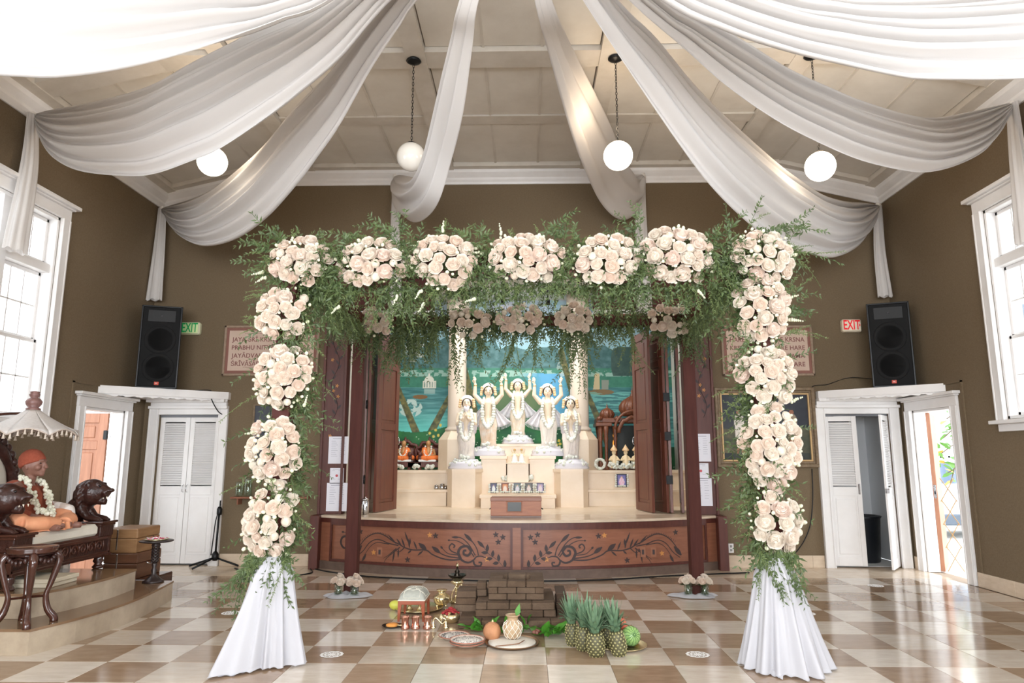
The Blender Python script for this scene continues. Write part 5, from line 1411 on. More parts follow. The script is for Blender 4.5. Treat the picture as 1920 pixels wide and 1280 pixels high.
    mb.build('rosettes', root, kind='stuff')
    # dhoti / robe with folds
    rm = M('dhoti_'+dhoti.strip('#'), dhoti, .55, col2='#f6efe6', scale=9)
    w0 = (rs.uniform(0, 6), rs.uniform(0, 6))
    def wob(a, z): return 1+.05*math.sin(a*7+w0[0]+z*9)+.03*math.sin(a*13+w0[1]-z*14)+.05*math.sin(a*3+z*7)
    B(rm, True).lathe([(.105, .61), (.125, .56), (.135, .48), (.128, .4), (.118, .3), (.112, .22), (.125, .16), (.1, .15)][::-1], 56, T=T, sy=.75, wob=wob, close=False).build('robe', root)
    pl_ = B(rm, True); pl_.grid(8, 16, lambda u, v: T @ Vector((.03*math.sin(v*3)+(u-.5)*(.05+.07*v), -.1-.03*v*(1-v)*4+.01*math.sin(u*14), .58-.36*v+.02*abs(u-.5))))
    pl_.build('front_pleat', root)
    if robe == 'shawl':
        B(M('shawl_silver', '#e3dfe2', .6, col2='#c9c5cc', scale=30, bump=.4, bscale=90), True).lathe([(.1, .5), (.15, .56), (.16, .66), (.15, .76), (.13, .83), (.06, .88)], 40, T=T, sy=.62, wob=lambda a, z: (1+.04*math.sin(a*9+z*12))*(1 if abs(((a-1.5*PI+PI) % (2*PI))-PI) > .45 else .93), close=False).build('shawl', root)
    # garland: two strands to the waist and a pendant ball
    mb = B(garm, True)
    for sx in (-1, 1):
        P = spline([(lean+sx*.06, 0, .9), (lean+sx*.085, -.085, .8), (lean+sx*.09, -.105, .66), (lean*.5+sx*.07, -.12, .54), (sx*.03, -.135, .46), (0, -.14, .44)], 17)
        for p in P: mb.ball(p+Vector((rs.uniform(-.006, .006), 0, 0)), rs.uniform(.027, .036), 7, 5, T)
    mb.build('garland', root, kind='stuff')
    B(M('pendant_flower', '#fbfaf4', .6), True).ball((0, -.15, .45), (.038, .03, .038), 12, 9, T).build('garland_ball', root)
    if up:   # cape with fringe
        cm = M('cape_silver', '#e7e6ea', .5, col2='#cfcfd6', scale=40)
        cp = B(cm, True)
        for sx in (-1, 1):
            def f(u, v, sx=sx):
                r = .07+.02*(1-u); xo = .05+.24*u*v**1.5+.07*v; z = .87-(.42-.08*u*u)*v
                return T @ Vector((lean+sx*xo, .05+.02*math.sin(u*16+v*2)*v+.03*v, z))
            cp.grid(24, 14, f)
        co = cp.build('cape', root); so = co.modifiers.new('t', 'SOLIDIFY'); so.thickness = .004
        fr = B(cm, True)
        for sx in (-1, 1):
            for k in range(13):
                u = k/12; x = lean+sx*(.12+.24*u); z = .45+.08*u*u; q = Vector((x, .08+.02*math.sin(u*16+2), z))
                fr.tube([q, q-Vector((0, 0, .045))], [.003, .005], 5, T=T)
        fr.build('cape_fringe', root, kind='stuff')
        br = B(M('bracelet_gold', '#d9b26a', .3, metal=.8), True)
        for sx in (-1, 1): br.lathe([(.026, -.006), (.03, 0), (.026, .006)], 12, c=(lean+sx*.206, -.03, 1.1), T=T, close=False)
        br.build('bracelets', root)
    mb = B(garm, True)
    for k in range(26):
        a = rs.uniform(PI*1.0, PI*2.0); r = rs.uniform(.17, .26); mb.ball((r*math.cos(a), .75*r*math.sin(a), .05+.09*(.27-r)/.1+.0), rs.uniform(.018, .03), 6, 5, T)
    for k in range(8): mb.ball((rs.uniform(-.08, .08), -.1+rs.uniform(-.03, .0), .17+rs.uniform(0, .03)), rs.uniform(.02, .03), 6, 5, T)
    mb.build('base_flowers', root, kind='stuff')
    return root
def stat(px, pybase, pytop, Y, ref, **kw):
    p = aY(px, pybase, Y); q = aY(px, pytop, Y); H_ = q.z-p.z
    statue((p.x, Y, ref), h=H_*1.2/(1.105 if kw['pose'] == 'pray' else 1.26), **kw)
stat(874, 880, 746, 11.15, zA, pose='pray', lab='white bearded praying statue on the outermost pedestal nearest the small seated figures', beard=True, robe='shawl', dhoti='#d9d2cf', seed=1)
stat(915, 853, 702, 11.32, zB, pose='up', lab='white statue with raised arms between the bearded statue and the middle statue', dhoti='#e8c9a8', seed=2)
stat(971, 832, 697, 11.5, zC, pose='up', lab='tallest-standing middle white statue with raised arms on the top pedestal', dhoti='#ecd7b6', seed=3)
stat(1029, 855, 705, 11.32, zB, pose='up', lab='white statue with raised arms between the middle statue and the beardless praying one', dhoti='#ece6de', seed=4, lean=-.01)
stat(1071, 881, 748, 11.15, zA, pose='pray', lab='white beardless praying statue on the outermost pedestal nearest the shrine', robe='shawl', dhoti='#dcd5d2', seed=5)

# ---- small altar items
def mini_couple(px, nm, lab, sx):
    p = aY(px, 866, 11.0); z0 = Zt(868, 10.9); root = thing('figurine', (p.x, 11.0, z0), lab, 'figurine'); s = .2
    T = Matrix.Translation((p.x, 11.0, z0)) @ Matrix.Scale(1, 4)
    mb = B(M('figurine_cream', '#ead7b2', .35), True); mb.tube([(0, 0, .0), (0, 0, .08), (0, 0, .15)], [.035, .03, .025], 10, T=T); mb.ball((0, 0, .185), (.02, .02, .024), 10, 8, T)
    for q in (-1, 1): mb.tube([(q*.025, 0, .15), (q*.055, -.02, .11), (q*.02, -.03, .12)], [.012, .01, .008], 6, T=T)
    mb.tube([(sx*.03, 0, .15), (sx*.05, -.01, .2), (sx*.04, -.01, .235)], [.01, .008, .006], 6, T=T)
    fuse(mb, 'body', root, .005, 1)
    B(M('figurine_robe', '#f4f1ec', .6), True).lathe([(.05, .02), (.045, .08), (.03, .14)], 18, T=T, wob=lambda a, z: 1+.06*math.sin(a*7), close=False).build('robe', root)
    B(M('gold_trim', '#c9994f', .4, metal=.5), True).lathe([(.022, .2), (.015, .215), (0, .23)], 10, T=T).build('crown', root)
    mb = B(garm, True)
    for k in range(10): mb.ball((.1*(k/9-.5)*1.0, -.045, .01), .013, 6, 5, T)
    mb.build('base_flowers', root, kind='stuff')
mini_couple(965, 'a', 'small cream figurine on the altar centre, nearer the raised-arm statue with the peach robe', -1)
mini_couple(978, 'b', 'small cream figurine on the altar centre, nearer the carved shrine', 1)
def photo_frame(px0, px1, py0, py1, Y, lab, colf, fn, gar='all'):
    a = aY(px0, py1, Y); b = aY(px1, py0, Y); root = thing('photo_frame', ((a.x+b.x)/2, Y, a.z), lab, 'picture')
    mb = B(M('frame_'+colf.strip('#'), colf, .4)); frame4(mb, a.x, b.x, a.z, b.z, .018, Y-.012, Y+.01, .003); mb.build('frame', root)
    canvas('picture', root, a.x+.012, b.x-.012, a.z+.012, b.z-.012, Y-.004, 14, 18, fn)
    B(black).tube([(a.x*.5+b.x*.5, Y+.01, a.z+(b.z-a.z)*.7), (a.x*.5+b.x*.5, Y+.07, a.z+.004)], .004, 4).build('stand', root)
    g = B(garm, True); w = b.x-a.x; hh = b.z-a.z; pts = []
    for k in range(int(hh/.034)): pts += [(a.x-.012, a.z+.02+k*.034), (b.x+.012, a.z+.02+k*.034)]
    for k in range(int(w/.034)+1): pts.append((a.x+k*.034, a.z+.02))
    for (x, z) in pts: g.ball((x+rnd(-.005, .005), Y-.03, max(z, a.z+.02)), rnd(.015, .02), 6, 5)
    g.build('flower_garland', root, kind='stuff')
def pf(bg, fg, sx=.5):
    return lambda u, v: (mixc(fg, (240, 235, 235), fbm(u*6, v*6)) if ell(u, v, sx, .35, .3, .38) else (232, 190, 160) if ell(u, v, sx, .72, .12, .12) else mixc(bg, (230, 220, 220), fbm(u*5+3, v*5)*.4))
Yr = 10.74
photo_frame(919, 932, 905, 924, Yr, 'small framed picture with a blue ground, first in the row nearest the bearded statue', '#3a3844', pf((76, 78, 120), (226, 236, 232)))
photo_frame(940, 954, 905, 924, Yr, 'small framed picture with an orange ground, second in the altar row', '#7a4638', pf((222, 140, 86), (240, 214, 190)))
photo_frame(963, 977, 905, 924, Yr, 'small framed grey picture in the middle of the altar row', '#4c5560', pf((110, 130, 128), (206, 204, 222)))
photo_frame(984, 999, 905, 924, Yr, 'small framed dark picture, fourth in the altar row', '#4a4444', pf((86, 92, 88), (216, 190, 180)))
photo_frame(1006, 1020, 905, 924, Yr, 'small framed lilac picture at the row end nearest the shrine', '#4d4560', pf((178, 160, 200), (226, 196, 206)))
photo_frame(956, 988, 876, 900, 10.95, 'larger framed picture of five robed figures above the picture row', '#2c3834', lambda u, v: (236, 200, 150) if (.1 < u < .9 and .22 < v < .72 and (u*5.6) % 1 > .25) else (214, 130, 70) if (v < .32 and .15 < u < .85) else (40, 62, 56))
photo_frame(1156, 1175, 888, 913, 11.28, 'small garlanded picture leaning on the altar step below the shrine', '#2c3040', pf((90, 90, 170), (230, 160, 200)))
# donation box
p0 = aZ(920, 972, .69); bx0, bx1 = aY(920, 960, 9.02).x, aY(1015, 960, 9.02).x
root = thing('donation_box', ((bx0+bx1)/2, 9.1, .69), 'reddish wooden donation box on the stage edge', 'box')
ht = Zt(932, 9.02)-.69
bw_ = M('donation_wood', '#a5653f', .4, col2='#8f5334', scale=5, stretch=(1, 1, 6), detail=6)
B(bw_).bbox(bx0, bx1, 9.02, 9.35, .715, .69+ht-.03, .004).build('box_body', root)
B(stagew).bbox(bx0-.005, bx1+.005, 9.01, 9.36, .69+ht-.05, .69+ht, .006).build('lid', root)
B(M('foot_strip', '#7d6a63', .5)).bbox(bx0, bx1, 9.02, 9.35, .69, .715).build('base_strip', root)
xm = (bx0+bx1)/2-.02; B(bw_).bbox(xm-.1, xm+.1, 9.005, 9.03, .76, .9, .005).build('plaque_rim', root)
o = B(M('plaque_dark', '#22241f', .3)).bbox(xm-.088, xm+.088, 9.0, 9.02, .772, .888, .002).build('plaque', root)
for sx, x in ((-1, bx0), (1, bx1)): B(blackm, True).tube(spline([(x, 9.15, .8), (x+sx*.02, 9.15, .79), (x+sx*.02, 9.25, .79), (x, 9.25, .8)], 8), .006, 5).build('side_handle', root)
# steel jars at the stage edge
def jar(px, py, Y, r, h_, lab, lid=True, nm='steel_jar', z=.69, mat=None):
    p = aY(px, py, Y); root = thing(nm, (p.x, Y, z), lab, 'jar')
    B(mat or steel, True).lathe([(r*.9, 0), (r, .01), (r, h_*.72), (r*.82, h_*.8), (r*.82, h_*.86), (0, h_*.86)], 22, c=(p.x, Y, z)).build('jar_body', root)
    if lid: B(mat or steel, True).lathe([(r*.88, h_*.86), (r*.9, h_*.93), (r*.4, h_*.98), (.008, h_*1.0), (.01, h_*1.06), (0, h_*1.07)], 22, c=(p.x, Y, z)).build('lid', root)
jar(684, 966, 9.55, .05, .22, 'taller steel jar on the stage beside the folded doors')
jar(672, 966, 9.42, .055, .15, 'shorter steel jar on the stage beside the throne-side post')
for k, (px, py, Y, r, h_, z, lb) in enumerate(((818, 912, 11.2, .035, .07, .95, 'small steel pot on the low altar step, outermost of three'), (829, 912, 11.2, .045, .09, .95, 'rounder steel pot on the low altar step'), (835, 912, 11.25, .03, .07, .95, 'small steel cup beside the rounder pot on the low altar step'))):
    jar(px, py, Y, r, h_, lb, k < 2, 'steel_pot', z)
jar(948, 830, 11.6, .03, .1, 'small steel tumbler beside the middle statue base', False, 'tumbler', zC)
jar(893, 850, 11.4, .03, .11, 'small steel tumbler beside the peach-robed statue base', False, 'tumbler', zB)
jar(1048, 876, 11.2, .028, .1, 'small steel tumbler beside the beardless praying statue', False, 'tumbler', zA)
jar(852, 877, 11.1, .028, .1, 'small steel tumbler beside the bearded statue base', False, 'tumbler', zA)
def posy(px, Y, z, n, spread, lab, nm='flower_posy'):
    p = aY(px, 900, Y); mb = B(garm, True)
    for k in range(n): mb.ball((p.x+rnd(-spread, spread), Y+rnd(-.04, .04), z+.03+rnd(0, .05)*(1 if spread < .2 else .5)), rnd(.025, .038), 7, 5)
    o = mb.build(nm, label=lab, cat='flowers'); o['kind'] = 'stuff'
posy(950, 10.98, Zt(903, 10.85), 10, .07, 'white flower posy beside the larger framed picture, bearded-statue side')
posy(992, 10.98, Zt(903, 10.85), 8, .045, 'greenish white flower posy beside the larger framed picture, shrine side')
posy(750, 11.5, 1.25, 8, .07, 'loose white flowers in front of the outer small seated figure'); posy(777, 11.5, 1.25, 8, .06, 'white flowers between the two small seated figures'); posy(808, 11.5, 1.25, 9, .09, 'white flowers in front of the small seated figure nearer the column')
# small seated figures on carved thrones
def mini_throne(px, lab, fl):
    Y = 11.8; p = aY(px, 860, Y); z = 1.25; x = p.x; root = thing('seated_figurine', (x, Y, z), lab, 'figurine')
    cw = M('mini_carved', '#6a3a30', .35, col2='#4a2620', scale=40, bump=.5, bscale=90)
    mb = B(cw, True); mb.bbox(x-.33, x+.33, Y-.16, Y+.18, z+.04, z+.13, .01)
    for sx in (-.3, .3):
        mb.lathe([(.03, 0), (.035, .02), (.02, .04), (.03, .06)], 10, c=(x+sx, Y-.13, z)); mb.ball((x+sx, Y-.08, z+.2), (.05, .06, .07), 10, 8); mb.ball((x+sx, Y-.13, z+.26), (.035, .04, .04), 9, 7)
    mb.build('throne_seat', root)
    mb = B(cw, True); pts = []
    for k in range(21):
        a = PI*k/20; r = .25+.02*math.sin(a*10); pts.append((x+r*math.cos(a), Y+.12, z+.22+r*1.0*math.sin(a)))
    mb.tube(pts, .03, 8); mb.tube([(x, Y+.12, z+.45), (x, Y+.12, z+.5), (x, Y+.12, z+.56)], [.04, .03, .01], 8)
    mb.prism([(x-.24, z+.1), (x+.24, z+.1), (x+.24, z+.28), (x+.12, z+.42), (x-.12, z+.42), (x-.24, z+.28)], 0, .03, T=Matrix.Translation((0, Y+.15, 0)) @ Euler((PI/2, 0, 0)).to_matrix().to_4x4())
    mb.build('throne_back', root)
    B(M('white_cushion', '#ecebe8', .7)).bbox(x-.15, x+.15, Y-.15, Y+.1, z+.13, z+.17, .02).build('cushion', root)
    mb = B(M('figurine_skin', '#b98a5a', .5), True); mb.ball((x, Y-.02, z+.44), (.042, .045, .055), 14, 10); mb.tube([(x, Y, z+.18), (x, Y, z+.3), (x, Y, z+.37), (x, Y-.01, z+.41)], [.09, .085, .05, .025], 12, flat=.7)
    for sx in (-1, 1): mb.tube([(x+sx*.08, Y, z+.34), (x+sx*.12, Y-.04, z+.25), (x+sx*.02, Y-.11, z+.22)], [.03, .025, .02], 8)
    mb.ball((x, Y-.065, z+.435), (.008, .012, .012), 6, 5); fuse(mb, 'body', root, .009, 2)
    mb = B(M('orange_robe', '#ef7f3c', .7), True)
    for sx in (-1, 1): mb.tube([(x+sx*.05, Y+.02, z+.2), (x+sx*.16, Y-.08, z+.2), (x-sx*.02, Y-.14, z+.19)], [.05, .045, .04], 10)
    mb.tube([(x+.07*fl, Y-.03, z+.36), (x+.05*fl, Y-.07, z+.27), (x, Y-.08, z+.2)], [.04, .05, .05], 10); mb.lathe([(.1, .17), (.1, .26), (.07, .36)], 16, c=(x, Y+.01, z), sy=.7, close=False); mb.build('robe', root)
    g = B(garm, True)
    for sx in (-1, 1):
        for q in spline([(x+sx*.05, Y-.03, z+.39), (x+sx*.06, Y-.09, z+.31), (x+sx*.04, Y-.11, z+.25), (x, Y-.12, z+.22)], 8): g.ball(q, .018, 6, 5)
    g.build('garland', root, kind='stuff')
mini_throne(757, 'small orange-robed seated figurine on a carved throne beside the folding doors', 1)
mini_throne(803, 'small orange-robed seated figurine on a carved throne beside the column', -1)
# carved shrine
def shrine():
    x0 = aY(1119, 850, 11.75).x; x1 = aY(1196, 850, 11.75).x+.35; Y = 11.75; z = 1.25; w = x1-x0; cx = (x0+x1)/2
    root = thing('carved_shrine', (cx, Y, z), 'carved wooden shrine with ribbed onion domes beside the folded doors', 'shrine')
    sw_ = M('shrine_wood', '#7c4a30', .3, col2='#5a3020', scale=40, bump=.4, bscale=100)
    def col_(x, y, h0, h1, r): return B(sw_, True).lathe([(r*1.3, h0), (r*1.3, h0+.04), (r*.8, h0+.06), (r*1.05, h0+.12), (r*.75, h0+.2), (r*.75, h1-.25), (r*1.1, h1-.2), (r*.8, h1-.16), (r*1.2, h1-.08), (r*1.5, h1)], 14, c=(x, y, 0))
    for (x, y) in ((x0+.05, Y-.18), (x0+.14, Y-.2), (x0+.3, Y-.14), (x1-.3, Y-.14), (x0+.05, Y+.15)): col_(x, y, z, z+.72, .035).build('pillar', root)
    B(sw_).bbox(x0, x1, Y-.22, Y+.3, z, z+.05, .01).build('plinth', root)
    mb = B(sw_); mb.bbox(x0-.03, x0+.24, Y-.25, Y+.25, z+.72, z+.78, .01); mb.bbox(x0-.01, x1, Y-.2, Y+.25, z+.78, z+.86, .01); mb.build('entablature', root)
    mb = B(sw_, True); pts = [(cx+.1+.27*math.cos(PI*k/16), Y-.22, z+.62+.25*math.sin(PI*k/16)+.015*math.sin(k*2.2)) for k in range(17)]; mb.tube(pts, .035, 8)
    mb.tube([(cx+.1+.33*math.cos(PI*k/16), Y-.24, z+.68+.3*math.sin(PI*k/16)) for k in range(17)], .025, 6); mb.build('arch', root)
    def dome(x, y, zz, r, n, nm):
        o = B(sw_, True).lathe([(r*.75, 0), (r*.8, r*.1), (r*1.0, r*.45), (r*.98, r*.75), (r*.75, r*1.1), (r*.35, r*1.35), (r*.1, r*1.5), (r*.14, r*1.58), (r*.05, r*1.65), (r*.1, r*1.8), (r*.03, r*1.9), (0, r*2.3)], n*6, c=(x, y, zz), wob=lambda a, q: 1-.1*abs(math.sin(a*n/2))*(1 if q < r*1.4 else 0)).build(nm, root)
    dome(x0+.18, Y-.08, z+.85, .13, 12, 'dome'); dome(cx+.1, Y-.02, z+.9, .235, 14, 'dome')
    for dx in (.04, .33): dome(x0+dx, Y-.2, z+.82, .05, 8, 'small_dome')
    B(M('shrine_interior', '#1c2420', .5)).bbox(x0+.2, x1-.05, Y+.2, Y+.25, z+.05, z+.75).build('back_panel', root)
    B(M('amber_lamp', '#f2a241', .4, emit=.9), True).lathe([(.03, .35), (.035, .45), (.02, .52), (.03, .58), (.0, .66)], 10, c=(x0+.3, Y-.05, z)).build('amber_lamp', root)
shrine()
def deity(px, lab, h=.36):
    p = aY(px, 870, 11.5); x = p.x; Y = 11.46; z = 1.25; root = thing('shrine_figurine', (x, Y, z), lab, 'figurine')
    mb = B(M('figurine_cream', '#ead7b2'), True); mb.tube([(x, Y, z+.03), (x, Y, z+.16), (x, Y, z+.24)], [.06, .055, .035], 12); mb.ball((x, Y, z+.285), (.035, .035, .042), 12, 9)
    for s in (-1, 1): mb.tube([(x+s*.04, Y, z+.22), (x+s*.085, Y-.03, z+.16), (x+s*.04, Y-.06, z+.17)], [.018, .015, .012], 8)
    fuse(mb, 'body', root, .007, 1)
    B(M('turban_orange'), True).lathe([(.05, .31), (.06, .33), (.03, .37), (.0, .42)], 12, c=(x, Y, z), wob=lambda a, q: 1+.08*math.sin(a*6)).build('crown', root)
    g = B(garm, True)
    for k in range(26):
        a = rnd(PI, 2*PI); r = rnd(.05, .1); g.ball((x+r*math.cos(a), Y+r*.8*math.sin(a), z+.03+rnd(0, .17)*(1.1-r*8)), rnd(.018, .028), 6, 5)
    g.build('garland', root, kind='stuff')
deity(1151, 'garlanded cream figurine in front of the shrine, nearest the column'); deity(1173, 'garlanded cream figurine in the middle in front of the shrine'); deity(1192, 'garlanded cream figurine in front of the shrine, nearest the folded doors')
p = aY(1125, 865, 11.45); mb = B(garm, True)
for k in range(26): a = 2*PI*k/26; mb.ball((p.x+.075*math.cos(a), 11.45, 1.25+.1+.075*math.sin(a)), rnd(.022, .03), 6, 5)
mb.build('flower_wreath', label='silvery white flower wreath standing beside the carved shrine', cat='wreath', kind='stuff')

# ================================================================== DAIS WITH THRONE
def dais():
    root = thing('stepped_dais', (-4.6, 6.3, 0), 'two-step stone dais with curved fronts under the throne', 'dais')
    def level(pts, z0, z1, ynear, yfar):
        P = spline([(*p, 0) for p in pts], 22)
        # risers as separate slabs between tread edge points
        for k in range(len(P)-1):
            a, b = P[k], P[k+1]; d = (b-a).normalized(); n = Vector((d.y, -d.x, 0))*-.02
            if k % 2 == 0 and k+2 < len(P): b = P[k+2]
            elif k % 2: continue
            q = [(a.x, a.y), (b.x, b.y), (b.x+n.x, b.y+n.y), (a.x+n.x, a.y+n.y)]
            mb = B(stepst); mb.prism(q, z0, z1-.02) ; mb.build('riser_slab', root)
        a = P[0]; mb = B(stepst); mb.bbox(WL+.02, a.x, a.y, a.y+.02, z0, z1-.02, .002); mb.build('riser_slab', root)
        poly = [(WL+.01, P[-1].y), (WL+.01, P[0].y-.01)]+[(p.x+.008, p.y) for p in P]
        B(stepd).prism(poly, z1-.02, z1).build('tread', root)
        B(stepst).prism([(WL+.02, P[-1].y-.02), (WL+.02, P[0].y+.03)]+[(p.x-.03, p.y+(.03 if k == 0 else 0)) for k, p in enumerate(P)], z0, z1-.02).build('core', root)
    level([(-3.71, 5.3), (-3.6, 5.7), (-3.555, 6.1), (-3.56, 6.5), (-3.62, 6.95), (-3.69, 7.35)], 0, .19, 5.3, 7.35)
    level([(-3.98, 5.62), (-3.87, 5.9), (-3.815, 6.2), (-3.8, 6.5), (-3.83, 6.88)], .19, .38, 5.6, 6.9)
dais()
TX, TY0, TY1 = -4.17, 5.66, 6.98         # throne front plane and ends
def lion(x, y, z, s, parent, T):
    mb = B(carvew, True)
    def P(a, b, c): return (x+a*s, y+b*s, z+c*s)
    mb.tube([P(-.5, 0, .0), P(-.35, 0, .35), P(-.12, 0, .62)], [s*.24, s*.26, s*.2], 16)
    mb.ball(P(-.04, 0, .7), (s*.33, s*.31, s*.33), 18, 14)
    mb.tube([P(.05, 0, .76), P(.26, 0, .73), P(.38, 0, .68)], [s*.2, s*.15, s*.13], 14)      # muzzle
    mb.ball(P(.45, 0, .75), (s*.06, s*.09, s*.055), 10, 8)
    mb.tube([P(.05, 0, .54), P(.2, 0, .49), P(.33, 0, .47)], [s*.12, s*.1, s*.08], 12)                               # lower jaw
    for q in (-1, 1):
        mb.ball(P(-.02, q*.24, .9), (s*.05, s*.05, s*.06), 8, 6); mb.ball(P(.17, q*.12, .9), (s*.07, s*.06, s*.05), 8, 6)
        mb.tube([P(-.2, q*.15, .3), P(.0, q*.15, .1), P(.3, q*.15, .04)], [s*.12, s*.09, s*.07], 10)
        for k in range(4): mb.ball(P(.34, q*.15+(k-1.5)*.035, .03), (s*.045, s*.02, s*.03), 6, 5)
    rs = random.Random(4)
    for k in range(95):      # mane locks
        a = rs.uniform(0, 2*PI); b = rs.uniform(-.9, .9); c = Vector(P(-.08, 0, .68)); dv = Vector((-.15-.7*abs(math.cos(b))*rs.random(), math.sin(a)*.9, math.cos(a)*.9)).normalized()
        q = c+dv*s*.3; mb.tube([q, q+dv*s*.07+Vector((0, 0, -s*.07)), q+dv*s*.08+Vector((-s*.02, 0, -s*.17))], [s*.055, s*.045, s*.015], 6)
    o = fuse(mb, 'lion_armrest', parent, .009, 1, loc=None)
    for q in (-1, 1):
        tm = B(M('ivory_tooth', '#efe6d2', .4), True); tm.tube([P(.38, q*.07, .6), P(.385, q*.07, .54)], [s*.018, s*.004], 6); tm.build('tooth', o); tm = B(M('ivory_tooth'), True); tm.tube([P(.28, q*.05, .54), P(.285, q*.05, .6)], [s*.016, s*.004], 6); tm.build('tooth', o)
    em = B(M('black_eye', '#0c0a0a', .1), True)
    for q in (-1, 1): em.ball(P(.22, q*.13, .86), s*.028, 8, 6)
    em.build('eyes', o)
def throne():
    root = thing('throne', (-4.6, 6.15, .38), 'dark carved wooden throne with lion armrests on the stone dais', 'throne')
    xb_ = -5.15
    # seat rails
    mb = B(carvew2); mb.bbox(xb_, TX, TY0, TY1, .68, .71, .004); mb.build('seat_board', root)
    mb = B(carvew2)
    mb.bbox(TX-.04, TX, TY0, TY1, .52, .545, .004); mb.bbox(TX-.03, TX+.015, TY0-.01, TY1+.01, .50, .525, .004); mb.bbox(TX-.04, TX+.01, TY0, TY1, .66, .69, .004)
    mb.bbox(xb_, TX, TY0-.01, TY0+.02, .50, .69, .004); mb.bbox(xb_, TX, TY1-.02, TY1+.01, .50, .69, .004); mb.build('seat_rail', root)
    # carved front panel with scrolls
    B(carvew).box(TX-.03, TX-.015, TY0, TY1, .54, .67).build('front_panel', root)
    sc = B(M('carved_relief', '#5a3426', .3, col2='#45261c', scale=20), True)
    n = 9
    for k in range(n):
        yc = TY0+.1+(TY1-TY0-.2)*(k+.5)/n; sg = 1 if k % 2 else -1
        pts = [(TX-.012, yc+sg*r*math.cos(a), .605+r*math.sin(a)) for r, a in [(.052*(1-t/18), t*.55) for t in range(15)]]
        sc.tube(pts, [.008]*15, 5); sc.tube([(TX-.012, yc+.06, .56), (TX-.012, yc+.075, .605), (TX-.012, yc+.06, .65)], [.004, .008, .004], 5)
    sc.build('carved_scrolls', root, kind='stuff')
    for (x, y) in ((TX-.06, TY1-.07), (TX-.06, TY0+.07), (xb_+.07, TY1-.07), (xb_+.07, TY0+.07)):
        B(carvew2, True).lathe([(.04, 0), (.055, .015), (.04, .03), (.03, .045), (.05, .07), (.04, .09), (.055, .13)], 16, c=(x, y, .38)).build('leg', root)
    # arm blocks and lions
    for (ya, yb_) in ((TY1-.2, TY1+.02), (TY0-.02, TY0+.2)):
        mb = B(carvew); mb.bbox(xb_, TX+.01, ya, yb_, .69, .80, .006); mb.build('arm_block', root)
        mb = B(carvew2); mb.bbox(xb_, TX+.04, ya-.02, yb_+.02, .812, .835, .006); mb.bbox(xb_, TX+.02, ya-.01, yb_+.01, .79, .813, .004); mb.build('arm_top', root)
        lion(TX-.16, (ya+yb_)/2, .83, .40, root, None)
    # back
    mb = B(carvew, True); yc = (TY0+TY1)/2
    pts = [(xb_+.0, yc+.52*math.cos(a)*(1+.08*math.cos(4*a)), 1.15+.52*math.sin(a)) for a in [2*PI*k/40 for k in range(41)]]
    mb.tube(pts, [.055+.012*math.sin(k*1.7) for k in range(41)], 10)
    for k in range(40): a = 2*PI*k/40; mb.ball((xb_+.02, yc+.56*math.cos(a), 1.15+.56*math.sin(a)), (.04, .045, .045), 8, 6)
    mb.bbox(xb_-.04, xb_+.04, TY0+.1, TY1-.1, .5, .75, .01); mb.build('back_frame', root)
    B(M('cream_upholstery', '#d9d2c6', .7, bump=.2, bscale=60), True).lathe([(0, .03), (.3, .035), (.42, .02), (.47, 0), (.47, -.03), (0, -.03)], 40, T=Matrix.Translation((xb_+.0, yc, 1.15)) @ Euler((0, PI/2, 0)).to_matrix().to_4x4()).build('back_cushion', root)
    return root
throne()
cu = B(M('cream_cushion', '#ddd6c8', .75, bump=.3, bscale=120)); cu.bbox(-5.08, TX+.0, TY0+.2, TY1-.2, .70, .815, .03)
cu.build('seat_cushion', label='long cream seat cushion on the throne under the seated figure', cat='cushion')
# folded white bolster beside the figure
mb = B(M('striped_bolster', '#e9e2dc', .7, col2='#c7b6ab', wave=3, scale=3), True)
mb.tube(spline([(-4.95, 6.5, .93), (-4.7, 6.55, .95), (-4.45, 6.57, .94), (-4.3, 6.57, .92)], 10), [.02, .09, .1, .1, .1, .1, .095, .09, .08, .02], 16)
mb.build('bolster_pillow', label='pale bolster pillow between the seated figure and the far lion', cat='pillow')

